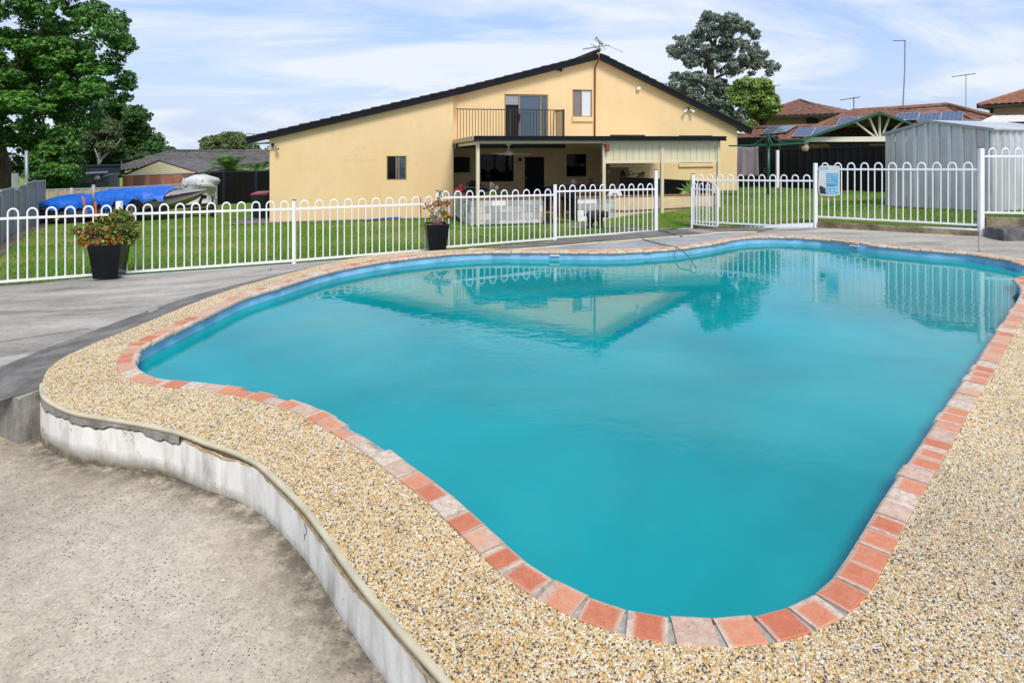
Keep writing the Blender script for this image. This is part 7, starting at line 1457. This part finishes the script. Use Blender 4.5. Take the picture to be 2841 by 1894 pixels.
# palms behind the black fence
leaf_mat('palm_leaf', None, .45, .2)
def palm(x, y, d, nf, rl, label, seed):
    r_ = np.random.default_rng(seed); c = D(x, y, d); o = empty('palm', (c.x,c.y,lz(c.x,c.y)), label, 'palm', 'palms behind the black fence'); MB().tube([(c.x,c.y,lz(c.x,c.y)), tuple(c)], .12, 8).build('trunk', 'bark', o)
    for k in range(nf):
        an = 2*math.pi*k/nf+r_.uniform(-.2,.2); el = r_.uniform(.35,1.25); d0 = Vector((math.cos(an)*math.cos(el), math.sin(an)*math.cos(el), math.sin(el))); L_ = rl*r_.uniform(.75,1.1); V, Cc = [], []
        for i in range(26):
            t_ = (i+1)/26; p = c+d0*L_*t_+Vector((0,0,-.55*L_*t_**2.2)); tg = (d0+Vector((0,0,-1.2*t_**1.2))).normalized(); sd__ = tg.cross(Vector((0,0,1))); sd__ = sd__.normalized() if sd__.length > .01 else Vector((1,0,0))
            for s_ in (-1,1): ln = .42*rl*math.sin(math.pi*min(1,t_*.9+.08))**.7; tipp = p+sd__*s_*ln*.75+tg*ln*.55+Vector((0,0,-.12*ln)); V.append([p-tg*.012, p+tg*.03, tipp, tipp]); Cc.append(r_.choice(3))
        V = np.array([[tuple(a) for a in q] for q in V]); pal = np.array([(.05,.13,.02),(.09,.20,.03),(.13,.24,.05)]); cc = np.repeat(pal[Cc],4,0); F = (np.array([(0,1,2)])[None]+(np.arange(len(V))*4)[:,None,None]).reshape(-1,3); fastmesh('frond', V, F, 'palm_leaf', o, smooth=False, attr=cc, origin=tuple(wloc(o)))
palm(640, 478, 32, 20, 2.0, 'larger palm behind the black fence in front of the grey tiled roof', 1); palm(722, 480, 32, 16, 1.5, 'smaller palm behind the black fence next to the yellow wing', 2)
# little plants on the patio ------------------------------------------------
zc = zt_+.036
pl = empty('cascading_plant', H(hp(1365,548,BPF+.7)[0],BPF+.7,zc-.1), 'green trailing plant with pale dry flower heads behind the block wall', 'plant'); e = H(hp(1362,545,BPF+.72)[0],BPF+.72,zc); r_ = np.random.default_rng(8); K = 900; q = r_.normal(size=(K,3)); q /= np.linalg.norm(q,axis=1)[:,None]; pos = np.array(e)+np.array((0,0,.02))+q*r_.random((K,1))**.4*np.array((.24,.12,.13)); leaves('foliage', pos, .035, palette(K,[(.10,.20,.02),(.17,.27,.04),(.06,.12,.02)],[1,1,1],8), 'jade_leaf', pl, 1.5, .4, 8)
simple('dry_flower', (.33,.25,.22), .9, .2)
m = MB()
for dx, h_ in ((.0,.42),(.03,.40),(.07,.36),(-.02,.36),(.13,.30),(.16,.33),(.19,.30),(.15,.26)): m.tube([e+Vector((dx*.3,0,.05)), e+Vector((dx*.8,0,h_*.6)), e+Vector((dx,0,h_))], .007, 5); m.tube([e+Vector((dx,0,h_-.07)), e+Vector((dx+.005,0,h_))], .018, 6)
m.build('flower_stalks', 'dry_flower', pl)
simple('red_plastic', (.55,.02,.015), .35, .2)
rg_ = H(aB0+.06, -1.6, zt_+.04); ro = empty('red_ornament', tuple(rg_), 'small red ornament on the cap of the block wall near the house', 'ornament'); m = MB(); rr_ = rg_; m.lathe(rr_, [(.09,0),(.10,.05),(.06,.09),(.055,.12),(.07,.2),(.05,.24)], 12); m.build('figure', 'red_plastic', ro, smooth=True); MB().ball(rr_+Vector((-.12,-.02,.06)), .07, 10, 6).build('ball', 'red_plastic', ro, smooth=True)
ag = empty('spiky_plant', H(hp(1905,545,bG+.3)[0],bG+.3,zg), 'young agave plant with long pointed leaves behind the garden wall beside the gate', 'plant'); c = H(hp(1912,535,bG+.15)[0],bG+.15,zg+.02); simple('agave', (.14,.27,.05), .45, .25)
for k, (dx, dz_) in enumerate(((-.42,.20),(-.30,.05),(-.25,.33),(-.12,.48),(.02,.55),(.10,.42),(.22,.22),(-.36,-.02))):
    tip = c+Vector((dx,-.05*k/4,dz_)); d__ = (tip-c); s_ = d__.cross(Vector((0,1,0))).normalized()*.035; mid = c.lerp(tip,.4)+Vector((0,0,.04)); MB().add([c-s_*.6,c+s_*.6,mid+s_,tip,mid-s_,mid+Vector((0,-.02,0))],[(0,1,2,5),(0,5,4),(5,2,3),(4,5,3)]).build('leaf', 'agave', ag)
# ================================================================== GRASS BLADES
n_b = 330000; gx = rng.uniform(-14,13.5,n_b); gy = 9.6+ (27-9.6)*rng.random(n_b)**1.25
k = np.abs(gx) < gy*.83; k &= inpoly(gx, gy, np.array(gp)); gx, gy = gx[k], gy[k]
def inhouse(x, y, a0, a1, b0, b1): dx, dy = x-HO[0], y-HO[1]; a = dx*HU[0]+dy*HU[1]; b = dx*HN[0]+dy*HN[1]; return (a > a0) & (a < a1) & (b > b0) & (b < b1)
k = ~inhouse(gx,gy,a_l-1.2,0.1,-.27,20) & ~inhouse(gx,gy,.0,aG2+.2,BPF+.40,20) & ~inhouse(gx,gy,0,a_r,0,20) & ~inpoly(gx,gy,np.array(pg)) & (pdist(gx,gy,fline) > .07)
ed = A + (Bq-A)*0; k &= (((gx-A[0])*(Bq-A)[1]-(gy-A[1])*(Bq-A)[0]) > .34*np.hypot(*(Bq-A)))
gx, gy = gx[k], gy[k]; K = len(gx); gzv = lawn_z(gx, gy); hgt = rng.uniform(.018,.05,K); an = rng.uniform(0,6.28,K); wd_ = rng.uniform(.003,.006,K)*1.6; lean = rng.normal(size=(K,2))*.014
patch = np.sin(gx*1.3+gy*.7)+np.sin(gx*.6-gy*1.9+1)+np.sin(gx*3.1+2)*np.sin(gy*2.7)*.8+rng.normal(size=K)*.7; hgt = hgt*(1.15-.12*patch)
V = np.zeros((K,3,3)); V[:,0] = np.column_stack([gx-np.cos(an)*wd_,gy-np.sin(an)*wd_,gzv-.01]); V[:,1] = np.column_stack([gx+np.cos(an)*wd_,gy+np.sin(an)*wd_,gzv-.01]); V[:,2] = np.column_stack([gx+lean[:,0],gy+lean[:,1],gzv+np.maximum(hgt,.012)])
gcol = palette(K,[(.11,.25,.025),(.17,.34,.035),(.25,.40,.06),(.07,.17,.016)],[3,3,1.5,2],77); dryk = patch > .75; gcol[dryk] = palette(int(dryk.sum()),[(.38,.37,.12),(.46,.42,.18),(.28,.34,.07)],[1,1,1.4],78)
gr = fastmesh('grass', V, np.arange(K*3).reshape(-1,3), 'grass_blade', smooth=False, attr=np.repeat(gcol,3,0)); tag(gr, 'short mown grass of the lawn', 'grass', kind='stuff')
